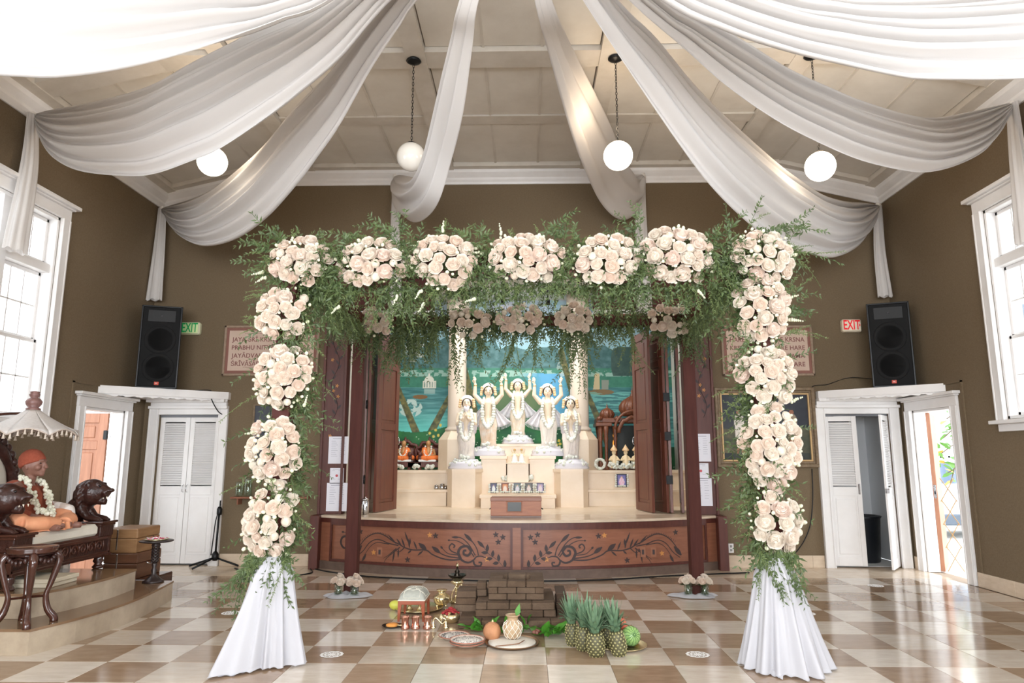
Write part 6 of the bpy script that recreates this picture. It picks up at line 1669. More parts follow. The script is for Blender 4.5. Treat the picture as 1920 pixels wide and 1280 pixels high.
# ---- seated life-like statue
def seated():
    x, y, z = -4.52, 6.22, .815
    root = thing('seated_statue', (x, y, z), 'seated statue in orange robes and knitted cap with white garland', 'statue')
    skin = M('bronze_skin', '#8d6658', .5, col2='#7b5548', scale=14)
    orange = M('saffron_cloth', '#e3a27a', .8, col2='#d8906a', scale=12); rust = M('rust_shawl', '#9c5038', .85, col2='#8a432f', scale=30, bump=.3, bscale=200)
    # faces +x
    def P(a, b, c): return Vector((x+a, y+b, z+c))
    mb = B(skin, True)
    mb.tube([P(-.08, 0, .05), P(-.07, 0, .2), P(-.03, 0, .34), P(0, 0, .41)], [.15, .14, .13, .06], 18)
    mb.tube([P(.0, 0, .4), P(.02, 0, .49)], [.05, .047], 12)
    hc = P(.03, 0, .575)
    mb.ball(hc, (.098, .08, .105), 24, 18); mb.ball(hc+Vector((.045, 0, -.055)), (.055, .05, .05), 16, 12)          # skull, jaw
    mb.ball(hc+Vector((.083, 0, -.085)), (.024, .026, .022), 10, 8)                                                 # chin
    mb.tube([hc+Vector((.09, 0, .025)), hc+Vector((.112, 0, -.005)), hc+Vector((.122, 0, -.022)), hc+Vector((.1, 0, -.032))], [.012, .014, .02, .014], 10)   # nose
    mb.tube([hc+Vector((.088, -.028, -.052)), hc+Vector((.104, 0, -.05)), hc+Vector((.088, .028, -.052))], [.007, .011, .007], 8)
    mb.tube([hc+Vector((.088, -.025, -.064)), hc+Vector((.102, 0, -.064)), hc+Vector((.088, .025, -.064))], [.007, .011, .007], 8)
    mb.tube([hc+Vector((.078, -.045, .035)), hc+Vector((.096, -.02, .038)), hc+Vector((.096, .02, .038)), hc+Vector((.078, .045, .035))], [.008, .012, .012, .008], 8)
    for q in (-1, 1):
        mb.ball(hc+Vector((.07, q*.045, -.025)), (.03, .025, .028), 10, 8); mb.ball(hc+Vector((-.01, q*.082, -.01)), (.022, .012, .036), 10, 8); mb.ball(hc+Vector((.002, q*.088, -.03)), (.012, .01, .016), 8, 6)
        sh = P(-.04, q*.17, .36); el = P(.0, q*.22, .17); wr = P(.2, q*.07, .1)
        mb.tube([P(-.03, q*.08, .36), sh, el, wr], [.07, .06, .045, .03], 12)
        hand(mb, wr, (.5, -q*.75, -.15), (0.1, 0, -1), .17)
        mb.tube([P(.12, q*.1, .04), P(.3, -q*.02, .05), P(.4, -q*.06, .035)], [.04, .035, .028], 10)                # feet under the cloth
    for q in (-1, 1):
        f0 = P(.34, q*.12, .03); mb.tube([f0, f0+Vector((.09, q*.03, 0))], [.032, .028], 10)
        for k in range(5): mb.ball(f0+Vector((.11, q*.03+(k-2)*.014, .003)), (.014, .008, .009), 6, 5)
    fuse(mb, 'body', root, .0075, 2)
    e = B(M('statue_eye', '#1a1412', .2), True)
    for q in (-1, 1): e.ball(hc+Vector((.086, q*.032, .012)), (.008, .014, .006), 10, 6)
    e.build('eyes', root)
    # knitted cap, tilted back, ribbed
    B(M('knit_cap', '#a8563f', .95, col2='#964a36', scale=60, bump=.5, bscale=300), True).lathe([(.098, -.015), (.106, -.005), (.106, .02), (.1, .05), (.086, .085), (.06, .112), (.03, .126), (0, .13)], 72, T=Matrix.Translation(hc+Vector((-.012, 0, .012))) @ Euler((0, R(-22), 0)).to_matrix().to_4x4(), sx=1.05, sy=.92, wob=lambda a, q: 1+.025*math.sin(a*36)).build('knitted_cap', root)
    # shawl over the shoulders
    def wob(a, zz): return 1+.03*math.sin(a*8+zz*20)+.02*math.sin(a*17-zz*30)
    B(rust, True).lathe([(.24, .03), (.26, .12), (.255, .22), (.235, .3), (.19, .37), (.12, .42), (.07, .44)], 48, T=Matrix.Translation(P(-.07, 0, 0)), sx=.72, sy=.95, wob=wob, close=False).build('shawl', root)
    mb = B(rust, True)
    for q in (-1, 1): mb.tube([P(-.04, q*.17, .37), P(.02, q*.235, .18), P(.14, q*.14, .12)], [.075, .065, .05], 14)
    mb.build('shawl_sleeves', root)
    # saffron cloth over crossed legs
    mb = B(orange, True)
    for q in (-1, 1):
        mb.tube([P(-.02, q*.12, .08), P(.14, q*.27, .09), P(.22, q*.3, .085)], [.1, .095, .075], 16, flat=.85)
        mb.tube([P(.2, q*.29, .075), P(.3, q*.16, .07), P(.34, q*.04, .06)], [.08, .075, .06], 16, flat=.8)
    mb.ball(P(.1, 0, .07), (.2, .2, .06), 18, 10)
    o = fuse(mb, 'robe', root, .011, 1)
    mb = B(orange, True); mb.grid(60, 10, lambda u, v: P(.13+.26*math.sin(PI*u)*(1+.06*v)+.008*math.sin(u*60), -.34+.68*u, .075-.07*v+.004*math.sin(u*45+v*3))); mb.build('robe_hem', root)
    g = B(M('marigold_white', '#f0ede0', .7, col2='#d5d6bc', scale=50), True); rs = random.Random(2)
    for q in (-1, 1):
        for p in spline([P(-.03, q*.06, .46), P(.06, q*.09, .42), P(.115, q*.1, .33), P(.15, q*.085, .24), P(.19, q*.06, .17), P(.24, q*.02, .14)], 15):
            for r_ in range(5): g.ball(p+Vector((rs.uniform(-.02, .02), rs.uniform(-.02, .02), rs.uniform(-.02, .02))), rs.uniform(.014, .02), 6, 5)
    g.build('garland', root, kind='stuff')
    return root
seated()
g = B(whitef, True); g2 = []
for k, (a, b) in enumerate(((-4.3, 6.0), (-4.26, 6.35), (-4.22, 6.42))): g.ball((a, b, .852), (.03, .045, .016), 8, 6)
g.use(M('magenta_petal', '#c2275a', .6), True); g.ball((-4.28, 6.44, .85), (.02, .025, .014), 8, 6); g.ball((-4.2, 6.5, .845), (.015, .02, .01), 8, 6)
g.build('scattered_petals', label='scattered white and magenta flower heads on the throne cushion', cat='flowers', kind='stuff')
# umbrella
def umbrella():
    ap = aY(62, 768, 6.2); x, y = ap.x, 6.2; zb = aY(62, 812, 6.2).z; zt = ap.z; Rr = .40
    root = thing('ceremonial_umbrella', (x-.45, y+.0, .38), 'cream ceremonial umbrella with tassels over the seated statue', 'umbrella')
    um = M('umbrella_silk', '#d9d3cf', .55, col2='#cdc7c3', scale=50, trans=.1); n = 8
    for k in range(n):
        a0 = 2*PI*k/n+.2; a1 = a0+2*PI/n
        def f(u, v, a0=a0, a1=a1):
            a = a0+(a1-a0)*u; sag = math.sin(PI*u); r = (.05+(Rr-.05)*v)*(1-.075*sag*v); z = zt-(zt-zb)*(v**.85)+.03*sag*v**4-(.05 if v > .97 else 0)*(1-sag)*.5
            return (x+r*math.cos(a), y+r*math.sin(a), z)
        p_ = B(um, True).grid(9, 12, f).build('canopy_panel', root); so = p_.modifiers.new('t', 'SOLIDIFY'); so.thickness = .004
        rb = B(M('umbrella_piping', '#c2b3a8', .6), True); rb.tube([f(t/10, 1.0) for t in range(11)], .006, 5); rb.build('piping', root)
    B(M('finial_rose', '#8d6a66', .4, col2='#74544f', scale=20), True).lathe([(.055, -.01), (.06, .01), (.04, .02), (.06, .05), (.065, .075), (.05, .1), (.03, .11), (.04, .125), (.045, .14), (.035, .15), (.04, .165), (.0, .175)], 40, c=(x, y, zt), wob=lambda a, q: 1+(.05*abs(math.sin(a*8)) if .03 < q < .1 else 0)).build('finial', root)
    me = MB().use(M('tassel_cream', '#cfc2b4', .8), True); me.lathe([(.0, 0), (.004, 0), (.005, -.01), (.009, -.014), (.007, -.02), (.014, -.045), (0, -.045)][::-1], 9); tm_ = meshof(me, 'tassel')
    org = Vector(world(root))
    for k in range(48):
        u = (k % 6+.5)/6; a = 2*PI*(k//6)/n+.2+2*PI/n*u; sag = math.sin(PI*u); r = Rr*(1-.075*sag); z = zb+.03*sag-.025*(1-sag)-.004
        inst(tm_, 'tassel', root, Vector((x+r*math.cos(a), y+r*math.sin(a), z))-org)
    B(carvew2, True).tube(spline([(x-.62, y, .385), (x-.62, y, 1.2), (x-.6, y, zb+.12), (x-.3, y, zt-.04), (x, y, zt-.03)], 24), .014, 8).build('pole', root)
umbrella()
# carved plant stool in front
def stool():
    c = aY(61, 1030, 5.44); x, y = -3.9, 5.44; z0 = .19; zt = aY(61, 1024, 5.44).z; r = .175
    x = c.x
    root = thing('carved_stool', (x, y, z0), 'round-topped carved rosewood stool with curved legs on the lower dais step', 'stool')
    B(carvew2, True).lathe([(r*.92, zt-.045), (r*.98, zt-.035), (r*.95, zt-.025), (r, zt-.012), (r*.98, zt), (r*.88, zt+.001), (r*.86, zt-.004), (0, zt-.004)], 40, c=(x, y, 0)).build('stool_top', root)
    for k in range(4):
        a = R(40+90*k); ca, sa = math.cos(a), math.sin(a)
        pr_ = [(.15, zt-.05), (.185, zt-.1), (.175, zt-.17), (.14, zt-.3), (.12, z0+.2), (.14, z0+.1), (.185, z0+.035), (.19, z0)]
        B(carvew2, True).tube(spline([(x+q*ca, y+q*sa, zz) for q, zz in pr_], 22), [.018+.012*abs(math.cos(PI*t/21)) for t in range(22)], 10).build('leg', root)
        a2 = R(40+90*(k+1)); p0 = Vector((x+.16*ca, y+.16*sa, zt-.09)); p1 = Vector((x+.16*math.cos(a2), y+.16*math.sin(a2), zt-.09))
        mb = B(carvew, True)
        for q in range(9):
            t = q/8; m_ = p0.lerp(p1, t); out = Vector((m_.x-x, m_.y-y, 0)).normalized()*.03*math.sin(PI*t); mb.ball(m_+out+Vector((0, 0, .02*math.cos(t*2*PI))), (.018, .018, .024), 7, 5)
        mb.tube([p0+Vector((0, 0, .03)), (p0+p1)/2+Vector((0, 0, .035)), p1+Vector((0, 0, .03))], .014, 6); mb.tube([p0-Vector((0, 0, .02)), (p0+p1)/2-Vector((0, 0, -.012)), p1-Vector((0, 0, .02))], .009, 6)
        mb.build('carved_apron', root)
        B(carvew2).tube([(x, y, z0+.2), (x+.13*ca, y+.13*sa, z0+.2)], .013, 4, flat=.7).build('stretcher', root)
stool()
def pedestal():
    c = aZ(284, 1092, .19); x, y = c.x, c.y+.03; zt = aY(288, 1012, y).z; z0 = .19; s = (zt-z0)
    root = thing('pedestal_table', (x, y, z0), 'small round pierced-column table with petals near the closed closet', 'table')
    dm = M('dark_iron_wood', '#2f2422', .35)
    B(dm, True).lathe([(.0, s-.022), (.14, s-.02), (.162, s-.015), (.165, s-.005), (.155, s), (0, s)], 36, c=(x, y, z0)).build('table_top', root)
    B(dm, True).lathe([(.1, 0), (.105, .01), (.08, .025), (.04, .06), (.022, .09), (.03, .12), (.018, .14), (.028, .17), (.022, .2)], 20, c=(x, y, z0)).build('base', root)
    mb = B(dm, True)
    for k in range(6):
        for sg in (-1, 1): mb.tube([(x+.034*math.cos(a), y+.034*math.sin(a), z0+.2+(s-.25)*t/12) for t, a in [(t, sg*t*.5+k*PI/3) for t in range(13)]], .006, 5)
    mb.lathe([(.04, s-.06), (.045, s-.05), (.035, s-.03), (.05, s-.02)], 16, c=(x, y, z0)); mb.build('pierced_column', root)
    B(brass, True).lathe([(0, 0), (.1, .002), (.12, .012), (.122, .012), (.1, .0), (0, .001)], 24, c=(x, y, zt+.001)).build('petal_tray', label='shallow tray of petals on the small pedestal table', cat='tray')
    mb = MB(); cols = [M('magenta_petal'), whitef, M('pink_petal', '#e68aa0', .6)]
    for k in range(70):
        a = rnd(0, 6.28); r = rnd(0, .1)**1.0; mb.use(random.choice(cols), True); mb.ball((x+r*math.cos(a), y+r*math.sin(a), zt+.014+rnd(0, .02)*(1-r*8)), (rnd(.008, .015), rnd(.008, .014), .004), 6, 4)
    mb.build('petals', label='pile of white and magenta petals in the shallow tray', cat='petals', kind='stuff')
pedestal()
# wooden trunks
def trunk(px0, px1, y0, y1, z0, z1, lab, mat, tx=0):
    a = aY(px0, 1000, y0).x; b = aY(px1, 1000, y0).x
    root = thing('wooden_box', ((a+b)/2, (y0+y1)/2, z0), lab, 'box')
    B(mat).bbox(a, b, y0, y1, z0, z1-(z1-z0)*.42, .006).build('box_body', root)
    B(mat).bbox(a, b, y0, y1, z1-(z1-z0)*.41, z1, .01).build('lid', root)
    B(steel).bbox(a+(b-a)*.38, a+(b-a)*.42, y0-.004, y0, z0+.03, z1-.01, .001).build('metal_strap', root)
    B(steel, True).tube(spline([(b, y0+.18, (z0+z1)/2+.02), (b+.02, y0+.2, (z0+z1)/2), (b+.02, y0+.3, (z0+z1)/2), (b, y0+.32, (z0+z1)/2+.02)], 9), .006, 5).build('side_handle', root)
zb1 = aY(262, 1083, 7.45).z
B(carvew2).bbox(-4.95, -4.0, 7.38, 7.95, .0, .19, .01).build('low_platform', label='low dark wooden platform under the stacked boxes behind the throne', cat='platform')
trunk(198, 262, 7.42, 7.9, .19, aY(230, 1037, 7.42).z, 'lower dark wooden box of the stack behind the throne', M('dark_box_wood', '#6b4733', .35, col2='#573826', scale=5, stretch=(1, 1, 5)))
trunk(196, 258, 7.42, 7.88, aY(230, 1037, 7.42).z+.002, aY(230, 991, 7.42).z, 'upper lighter wooden box of the stack behind the throne', M('light_box_wood', '#a07a55', .4, col2='#8a6644', scale=5, stretch=(1, 1, 5)))
for k, (z, dx, lb) in enumerate(((.38, 0, 'lower cream slab-like box under the throne front rail'), (.415, .015, 'upper cream book lying on the box under the throne'))):
    B(M('book_cover', '#d8ceb8', .6)).bbox(-4.36+dx, -3.98+dx, 5.86, 6.22, z, z+.034, .005).build('book', label=lb, cat='book')
# microphone stand
c = aZ(402, 1062, 0); root = thing('microphone_stand', (c.x, c.y, 0), 'black tripod microphone stand beside the closed louvred closet', 'stand')
ztop = aY(408, 938, c.y).z
B(blackm, True).tube([(c.x, c.y, .1), (c.x+.015, c.y, .75)], .014, 8).build('pole', root); B(blackm, True).tube([(c.x+.015, c.y, .7), (c.x+.02, c.y, ztop)], .009, 8).build('upper_pole', root)
B(blackm, True).lathe([(.03, .68), (.034, .7), (.034, .76), (.02, .79)], 12, c=(c.x+.015, c.y, 0)).build('clutch', root); B(blackm, True).lathe([(.03, .08), (.045, .1), (.045, .16), (.02, .2)], 12, c=(c.x, c.y, 0)).build('hub', root)
for a in (185, -2, -120): B(blackm, True).tube([(c.x, c.y, .12), (c.x+.33*math.cos(R(a)), c.y+.33*math.sin(R(a)), .015)], [.012, .014], 8).build('leg', root)
B(blackm, True).tube([(c.x-.05, c.y-.02, .15), (c.x-.02, c.y-.02, .6), (c.x+.03, c.y-.01, ztop-.05)], .007, 6).build('boom_arm', root)
# ================================================================== FIRE ALTAR OF BRICKS
brickm = M('smoked_brick', '#74604e', .9, col2='#5c4a3b', scale=7, bump=.6, bscale=60, rnd='#d8cfc4')
def brick_altar():
    root = thing('fire_altar', (-.13, 6.7, 0), 'square tiered fire altar of smoke-stained bricks on the tiles', 'altar')
    org = Vector(world(root)); cache = {}
    def brick(x0, x1, y0, y1, z0, z1):
        k = (round(x1-x0, 3), round(y1-y0, 3), round(z1-z0, 3))
        if k not in cache: cache[k] = meshof(B(brickm).bbox(-k[0]/2+.002, k[0]/2-.002, -k[1]/2+.002, k[1]/2-.002, 0, k[2]-.002, .006), 'brick')
        inst(cache[k], 'brick', root, Vector(((x0+x1)/2+rnd(-.002, .002), (y0+y1)/2+rnd(-.003, .003), z0))-org, (0, 0, rnd(-.008, .008)))
    def course(x0, x1, y0, y1, z0, z1, w=.1, off=0, L_=.2):
        for (ya, yb_) in ((y0, y0+w), (y1-w, y1)):
            x = x0-off*L_*.5
            while x < x1-.005:
                a, b = max(x, x0), min(x+L_, x1)
                if b-a > .02: brick(a, b, ya, yb_, z0, z1)
                x += L_
        for (xa, xb_) in ((x0, x0+w), (x1-w, x1)):
            y = y0+w-off*L_*.5
            while y < y1-w-.005:
                a, b = max(y, y0+w), min(y+L_, y1-w)
                if b-a > .02: brick(xa, xb_, a, b, z0, z1)
                y += L_
    xa, xb_ = aZ(858, 1180, 0).x, .4
    course(xa, xb_, 6.19, 7.1, 0, .07, .14); course(xa+.14, xb_-.14, 6.33, 6.96, 0, .068, .12)
    x0 = aY(891, 1140, 6.3).x; x1 = aY(1042, 1140, 6.3).x
    for k in range(2): course(x0, x1, 6.32, 7.02, .07+.06*k, .13+.06*k, .12, k % 2)
    course(x0+.1, x1-.1, 6.42, 6.92, .128, .188, .12)
    X0 = aY(915, 1110, 6.42).x; X1 = aY(1020.6, 1110, 6.42).x
    for k in range(3): course(X0, X1, 6.44, 6.44+(X1-X0), .19+.054*k, .244+.054*k, .13, k % 2, .17)
    B(M('ash_black', '#1d1815', .95)).box(X0+.12, X1-.12, 6.56, 6.44+(X1-X0)-.12, .19, .25).build('fire_pit_floor', root)
    B(M('ash_black')).box(x0+.1, x1-.1, 6.42, 6.92, .0, .18).build('core', root)
    # side piles
    a, b = aY(852, 1150, 6.55).x, aY(894, 1150, 6.55).x
    for k in range(3): brick(a+.01*k, b-.005, 6.52, 6.66, .07+.06*k, .13+.06*k); brick(a+.01*k, b-.005, 6.66, 6.8, .07+.06*k, .13+.06*k)
    brick(aY(895, 1110, 6.7).x, aY(914, 1110, 6.7).x, 6.6, 6.75, .19, .25); brick(aY(895, 1100, 6.7).x, aY(913, 1100, 6.7).x, 6.6, 6.75, .25, .31)
brick_altar()
# wood kindling stack beside
ka, kb = aY(1044, 1150, 6.45).x, aY(1063, 1150, 6.45).x
root = thing('kindling_stack', ((ka+kb)/2, 6.6, .07), 'thin dark sticks stacked beside the fire altar', 'wood')
for k in range(12): B(M('stick_wood', '#4c3a2d', .85, bump=.4)).bbox(ka, kb, 6.45+.001*k, 6.85, .072+.0145*k, .085+.0145*k, .003, T=Matrix.Translation((rnd(-.006, .006), 0, 0))).build('stick', root)
# tall brass oil lamp
c = aZ(857, 1120, 0); x, y = c.x, 7.3; x = aY(857, 1100, y).x; zt = aY(858, 1052, y).z
root = thing('brass_oil_lamp', (x, y, 0), 'tall brass oil lamp with a dark bowl standing behind the brick altar', 'lamp')
z1 = aY(858, 1084, y).z
B(brass, True).lathe([(.0, 0), (.09, 0), (.1, .01), (.08, .03), (.03, .05), (.018, .08), (.028, .1), (.018, .12), (.015, z1-.13), (.026, z1-.11), (.018, z1-.09), (.02, z1-.07), (.06, z1-.045), (.068, z1-.03), (.04, z1-.01), (0, z1-.01)], 24, c=(x, y, 0)).build('lamp_stem', root)
B(M('dark_bronze', '#2c261e', .25, metal=.8), True).lathe([(.02, -.02), (.06, 0), (.09, .025), (.096, .04), (.09, .04), (.05, .015), (.0, .012)], 24, c=(x, y, z1)).build('oil_bowl', root)
B(M('dark_bronze'), True).lathe([(.03, 0), (.035, .02), (.02, .04), (.028, .055), (.012, .08), (.009, .11)], 16, c=(x, y, z1+.012)).build('bowl_finial', root)
B(brass, True).lathe([(.012, .11), (.016, .13), (.007, .15), (.006, zt-z1-.03), (0, zt-z1)], 14, c=(x, y, z1)).build('top_spike', root)
# upholstered low stool
c0 = aZ(748, 1164, 0); c1 = aZ(795, 1163, 0); x0, x1 = c0.x-.01, c1.x+.01; y0, y1 = 6.44, 6.78; zt = aY(770, 1124, y0).z
root = thing('low_stool', ((x0+x1)/2, (y0+y1)/2, 0), 'low wooden stool with a domed grey patterned cushion', 'stool')
ow = M('orange_wood', '#9a4a28', .35, col2='#80391e', scale=8)
B(ow).bbox(x0, x1, y0, y1, zt-.045, zt-.005, .003).build('seat_rail', root)
for (a, b) in ((x0, y0), (x1-.032, y0), (x0, y1-.032), (x1-.032, y1-.032)):
    mb = B(ow); s1 = .032; s0 = .018; ox = 0 if a == x0 else s1-s0; oy = 0 if b == y0 else s1-s0
    mb.add([(a+ox, b+oy, 0), (a+ox+s0, b+oy, 0), (a+ox+s0, b+oy+s0, 0), (a+ox, b+oy+s0, 0), (a, b, zt-.04), (a+s1, b, zt-.04), (a+s1, b+s1, zt-.04), (a, b+s1, zt-.04)], [(3, 2, 1, 0), (4, 5, 6, 7), (0, 1, 5, 4), (1, 2, 6, 5), (2, 3, 7, 6), (3, 0, 4, 7)]).build('leg', root)
def dome(u, v):
    e = (1-abs(2*u-1)**3.2)*(1-abs(2*v-1)**3.2); return (x0+(x1-x0)*u, y0+(y1-y0)*v, zt-.006+.085*max(0, e)**.55)
sc = B(M('stool_fabric', '#b3b3a9', .8, col2='#a3a49b', scale=40), True); sc.grid(25, 25, dome); cu = sc.build('cushion', root)
pb = B(M('cream_piping', '#dfdccf', .7), True)
for (uu, vv, ru, rv) in ((.5, .5, .3, .3), (.15, .5, .3, .3), (.85, .5, .3, .3), (.5, .1, .3, .3), (.5, .9, .3, .3)):
    pts = [(min(.99, max(.01, uu+ru*math.cos(a))), min(.99, max(.01, vv+rv*math.sin(a)))) for a in [2*PI*k/32 for k in range(33)]]
    pb.tube([Vector(dome(*q))+Vector((0, 0, .001)) for q in pts], .003, 4)
pb.build('cushion_pattern', cu)
B(M('cream_piping')).bbox(x0-.003, x1+.003, y0-.003, y1+.003, zt-.012, zt-.003, .003).build('seat_edge', root)
# brass tray with oil lamps behind the stool
tx, ty = aZ(772, 1143, 0).x, 6.98
o = B(brass, True).lathe([(0, 0), (.2, 0), (.235, .012), (.24, .02), (.236, .02), (.2, .006), (0, .005)], 40, c=(tx+.06, ty, 0)).build('brass_tray', label='round brass tray on the floor behind the low stool', cat='tray')
for k, dx in enumerate((-.07, .03)):
    B(brass, True).lathe([(.035, 0), (.02, .015), (.012, .03), (.03, .045), (.032, .055), (.01, .07), (.006, .1), (0, .11)], 16, c=(tx+dx+.05, ty-.05, .006)).build('small_oil_lamp', label=('small brass oil lamp on the tray, nearer the yellow fruit', 'small brass oil lamp on the tray, nearer the water pot')[k], cat='lamp')
c = aZ(741, 1143, 0); B(M('yellow_lime', '#cfcf58', .4), True).ball((c.x, c.y, .045), (.06, .045, .045), 14, 10).build('lime_fruit', label='yellow-green fruit lying beside the low stool', cat='fruit')
# brass water pot (kalash) with legs
c = aZ(828, 1137, 0); x, y = c.x, c.y
root = thing('brass_pot', (x, y, 0), 'round brass water pot with flared neck beside the brick altar', 'pot')
B(brass, True).lathe([(.0, .018), (.055, .018), (.075, .045), (.086, .082), (.078, .104), (.048, .125), (.036, .135), (.035, .143), (.052, .155), (.054, .163), (.03, .16), (0, .158)], 28, c=(x, y, 0)).build('pot_body', root)
for k in range(3): a = 2*PI*k/3-.5; B(brass, True).ball((x+.05*math.cos(a), y+.05*math.sin(a), .012), (.014, .014, .014), 8, 6).build('foot', root)
for k in range(2):
    B(brass, True).tube(spline([(x+.09+.05*k, y+.05, .02), (x+.1+.05*k, y+.05, .12), (x+.14+.05*k, y+.05, .19)], 8), .007, 6).ball((x+.14+.05*k, y+.05, .195), .014, 8, 6).build('ladle', label=('brass ladle standing beside the water pot', 'second brass ladle between the water pot and the bricks')[k], cat='ladle')
# copper cups
for k, (px, lb) in enumerate(((758, 'copper cup with waisted sides, nearest the small orange bowl'), (777.5, 'middle copper cup of the three on the floor'), (800, 'copper cup with waisted sides, nearest the brass spout'))):
    c = aZ(px, 1181, 0); root = thing('copper_cup', (c.x, c.y+.04, 0), lb, 'cup', 'copper cups in front of the low stool'); 
    B(copper, True).lathe([(.0, 0), (.036, 0), (.039, .006), (.037, .02), (.031, .035), (.029, .055), (.032, .08), (.036, .1), (.037, .104), (.034, .102), (.028, .06), (.03, .02), (0, .012)], 28, c=(c.x, c.y+.04, 0)).build('cup_body', root)
    B(copper, True).lathe([(.0385, .0), (.0395, .003), (.0385, .006)], 28, c=(c.x, c.y+.04, .018), close=False).build('base_ring', root)
# dark saucer with orange powder
c = aZ(733, 1178, 0); root = thing('powder_dish', (c.x, c.y+.06, 0), 'small dark dish heaped with orange powder', 'dish')
B(M('dark_bronze'), True).lathe([(0, 0), (.06, 0), (.085, .012), (.09, .016), (.06, .006), (0, .005)], 26, c=(c.x, c.y+.06, 0)).build('dish', root)
B(M('orange_powder', '#e59a4c', .95, bump=.4), True).lathe([(.052, .008), (.055, .02), (.04, .028), (0, .03)], 20, c=(c.x, c.y+.06, 0)).build('powder_heap', root)
B(brass, True).tube([(c.x+.05, c.y+.02, .02), (c.x+.12, c.y+.03, .025)], .008, 6).build('spoon', label='short brass spoon beside the orange powder dish', cat='spoon')
# brass spout with finial feet
c = aZ(835, 1178, 0); root = thing('brass_lamp_holder', (c.x, c.y, 0), 'curled brass lamp holder with small finial feet', 'ornament')
yy = c.y+.02
B(brass, True).tube(spline([aY(812, 1176, yy), aY(812, 1164, yy), aY(817, 1158, yy), aY(824, 1164, yy), aY(830, 1169, yy), aY(836, 1162, yy), aY(829, 1158, yy), aY(826, 1163, yy)], 30), .007, 7).build('curled_arm', root)
for (px, h_) in ((812, .05), (836, .065)):
    q = aY(px, 1178, yy); B(brass, True).lathe([(.025, 0), (.028, .006), (.012, .015), (.018, .03), (.008, .04), (.012, .05), (0, .062)], 14, c=(q.x, q.y, 0)).build('foot', root)
# brass bowl with red petals
c = aZ(844, 1170, 0); x, y = c.x, c.y+.08
root = thing('petal_bowl', (x, y, 0), 'brass bowl heaped with dark red petals against the bricks', 'bowl')
B(brass, True).lathe([(0, 0), (.06, 0), (.075, .03), (.08, .075), (.076, .075), (.07, .03), (0, .01)], 28, c=(x, y, 0)).build('bowl', root)
mb = B(M('red_petal', '#8e1f26', .6, col2='#b23436', scale=60), True)
for k in range(60): a = rnd(0, 6.28); r = rnd(0, .075); mb.ball((x+r*math.cos(a)-.005, y+r*math.sin(a), .07+.05*(1-r/.08)+rnd(-.008, .008)), (rnd(.01, .02), rnd(.01, .018), rnd(.004, .009)), 6, 4)
mb.build('petals', root, kind='stuff')
# plates of seeds
def plate(px, py, r, lab, stack=1, seeds=True, seedcol='#d8d2ca', dens=150):
    c = aZ(px, py, 0); root = thing('seed_plate', (c.x, c.y, 0), lab, 'plate'); z = 0
    for k in range(stack):
        B(M('cream_plate', '#e3d6ca', .35), True).lathe([(0, z), (r*.6, z), (r*.9, z+.022), (r, z+.03), (r*.98, z+.032), (r*.85, z+.022), (0, z+.012)], 40, c=(c.x, c.y, 0)).build('plate', root)
        B(M('terracotta_rim', '#a86a56', .5), True).tube([(c.x+(r-.003)*math.cos(2*PI*q/40), c.y+(r-.003)*math.sin(2*PI*q/40), z+.03) for q in range(41)], .004, 5).build('rim', root); z += .018
    B(M('grain_'+seedcol.strip('#'), seedcol, .8, col2='#b9b2a8', scale=90, sharp=(.45, .6)), True).lathe([(r*.86, z+.006), (r*.5, z+.016), (0, z+.02)], 30, c=(c.x, c.y, 0)).build('grain', root)
    mb = B(M('sesame', '#4a4648', .7))
    for q in range(dens): a = rnd(0, 6.28); rr_ = r*.8*math.sqrt(rnd(0, 1)); zz = z+.019-.012*(rr_/r); mb.bbox(c.x+rr_*math.cos(a)-.003, c.x+rr_*math.cos(a)+.003, c.y+rr_*math.sin(a)-.002, c.y+rr_*math.sin(a)+.002, zz, zz+.003, .0005)
    mb.build('seeds', root, kind='stuff')
plate(852, 1197, .13, 'shallow plate of grain scattered thickly with black seeds', 1, dens=220)
plate(876, 1210, .137, 'pair of stacked shallow plates holding pale grain in front of the other plate', 2, dens=110)
# big brass plate with rice, coconut, netted vase
c = aZ(960, 1207, 0); x, y = c.x, c.y; R_ = .215
root = thing('rice_platter', (x, y, 0), 'large round metal platter spread with white rice', 'platter')
B(M('bronze_rim', '#8a6a4c', .3, metal=.8), True).lathe([(0, 0), (R_*.9, 0), (R_, .018), (R_*1.01, .022), (R_*.98, .022), (R_*.88, .006), (0, .005)], 48, c=(x, y, 0)).build('platter', root)
B(M('white_rice', '#ece6dc', .85, col2='#ddd5c8', scale=150, bump=.5, bscale=400), True).lathe([(R_*.9, .008), (R_*.86, .02), (R_*.6, .024), (0, .026)], 48, c=(x, y, 0), wob=lambda a, z: 1+.015*math.sin(a*5)).build('rice', root)
B(M('twig', '#8a6248', .7), True).tube([aZ(929, 1211, .03), aZ(960, 1208, .032), aZ(973, 1206, .032), aZ(983, 1200, .034)], .004, 5).build('twig', label='thin bent reddish twig lying on the rice platter', cat='twig')
c = aZ(922, 1203, 0); root = thing('coconut', (c.x, c.y+.04, 0), 'shaved orange-brown coconut beside the rice platter', 'fruit')
B(M('coconut_shell', '#c08a62', .7, col2='#aa7450', scale=25, bump=.5, bscale=80, stretch=(1, 1, .3)), True).lathe([(0, 0), (.035, .004), (.06, .025), (.072, .06), (.07, .09), (.055, .12), (.03, .138), (.012, .143), (0, .146)], 28, c=(c.x, c.y+.04, 0), wob=lambda a, z: 1+.012*math.sin(a*9+z*20)).build('shell', root)
B(M('coconut_tip', '#d8c9a4', .8), True).lathe([(.01, .14), (.006, .155), (0, .162)], 8, c=(c.x+.004, c.y+.04, 0)).build('tip', root)
c = aZ(961, 1198, .026); x, y, z = c.x, c.y+.03, .026
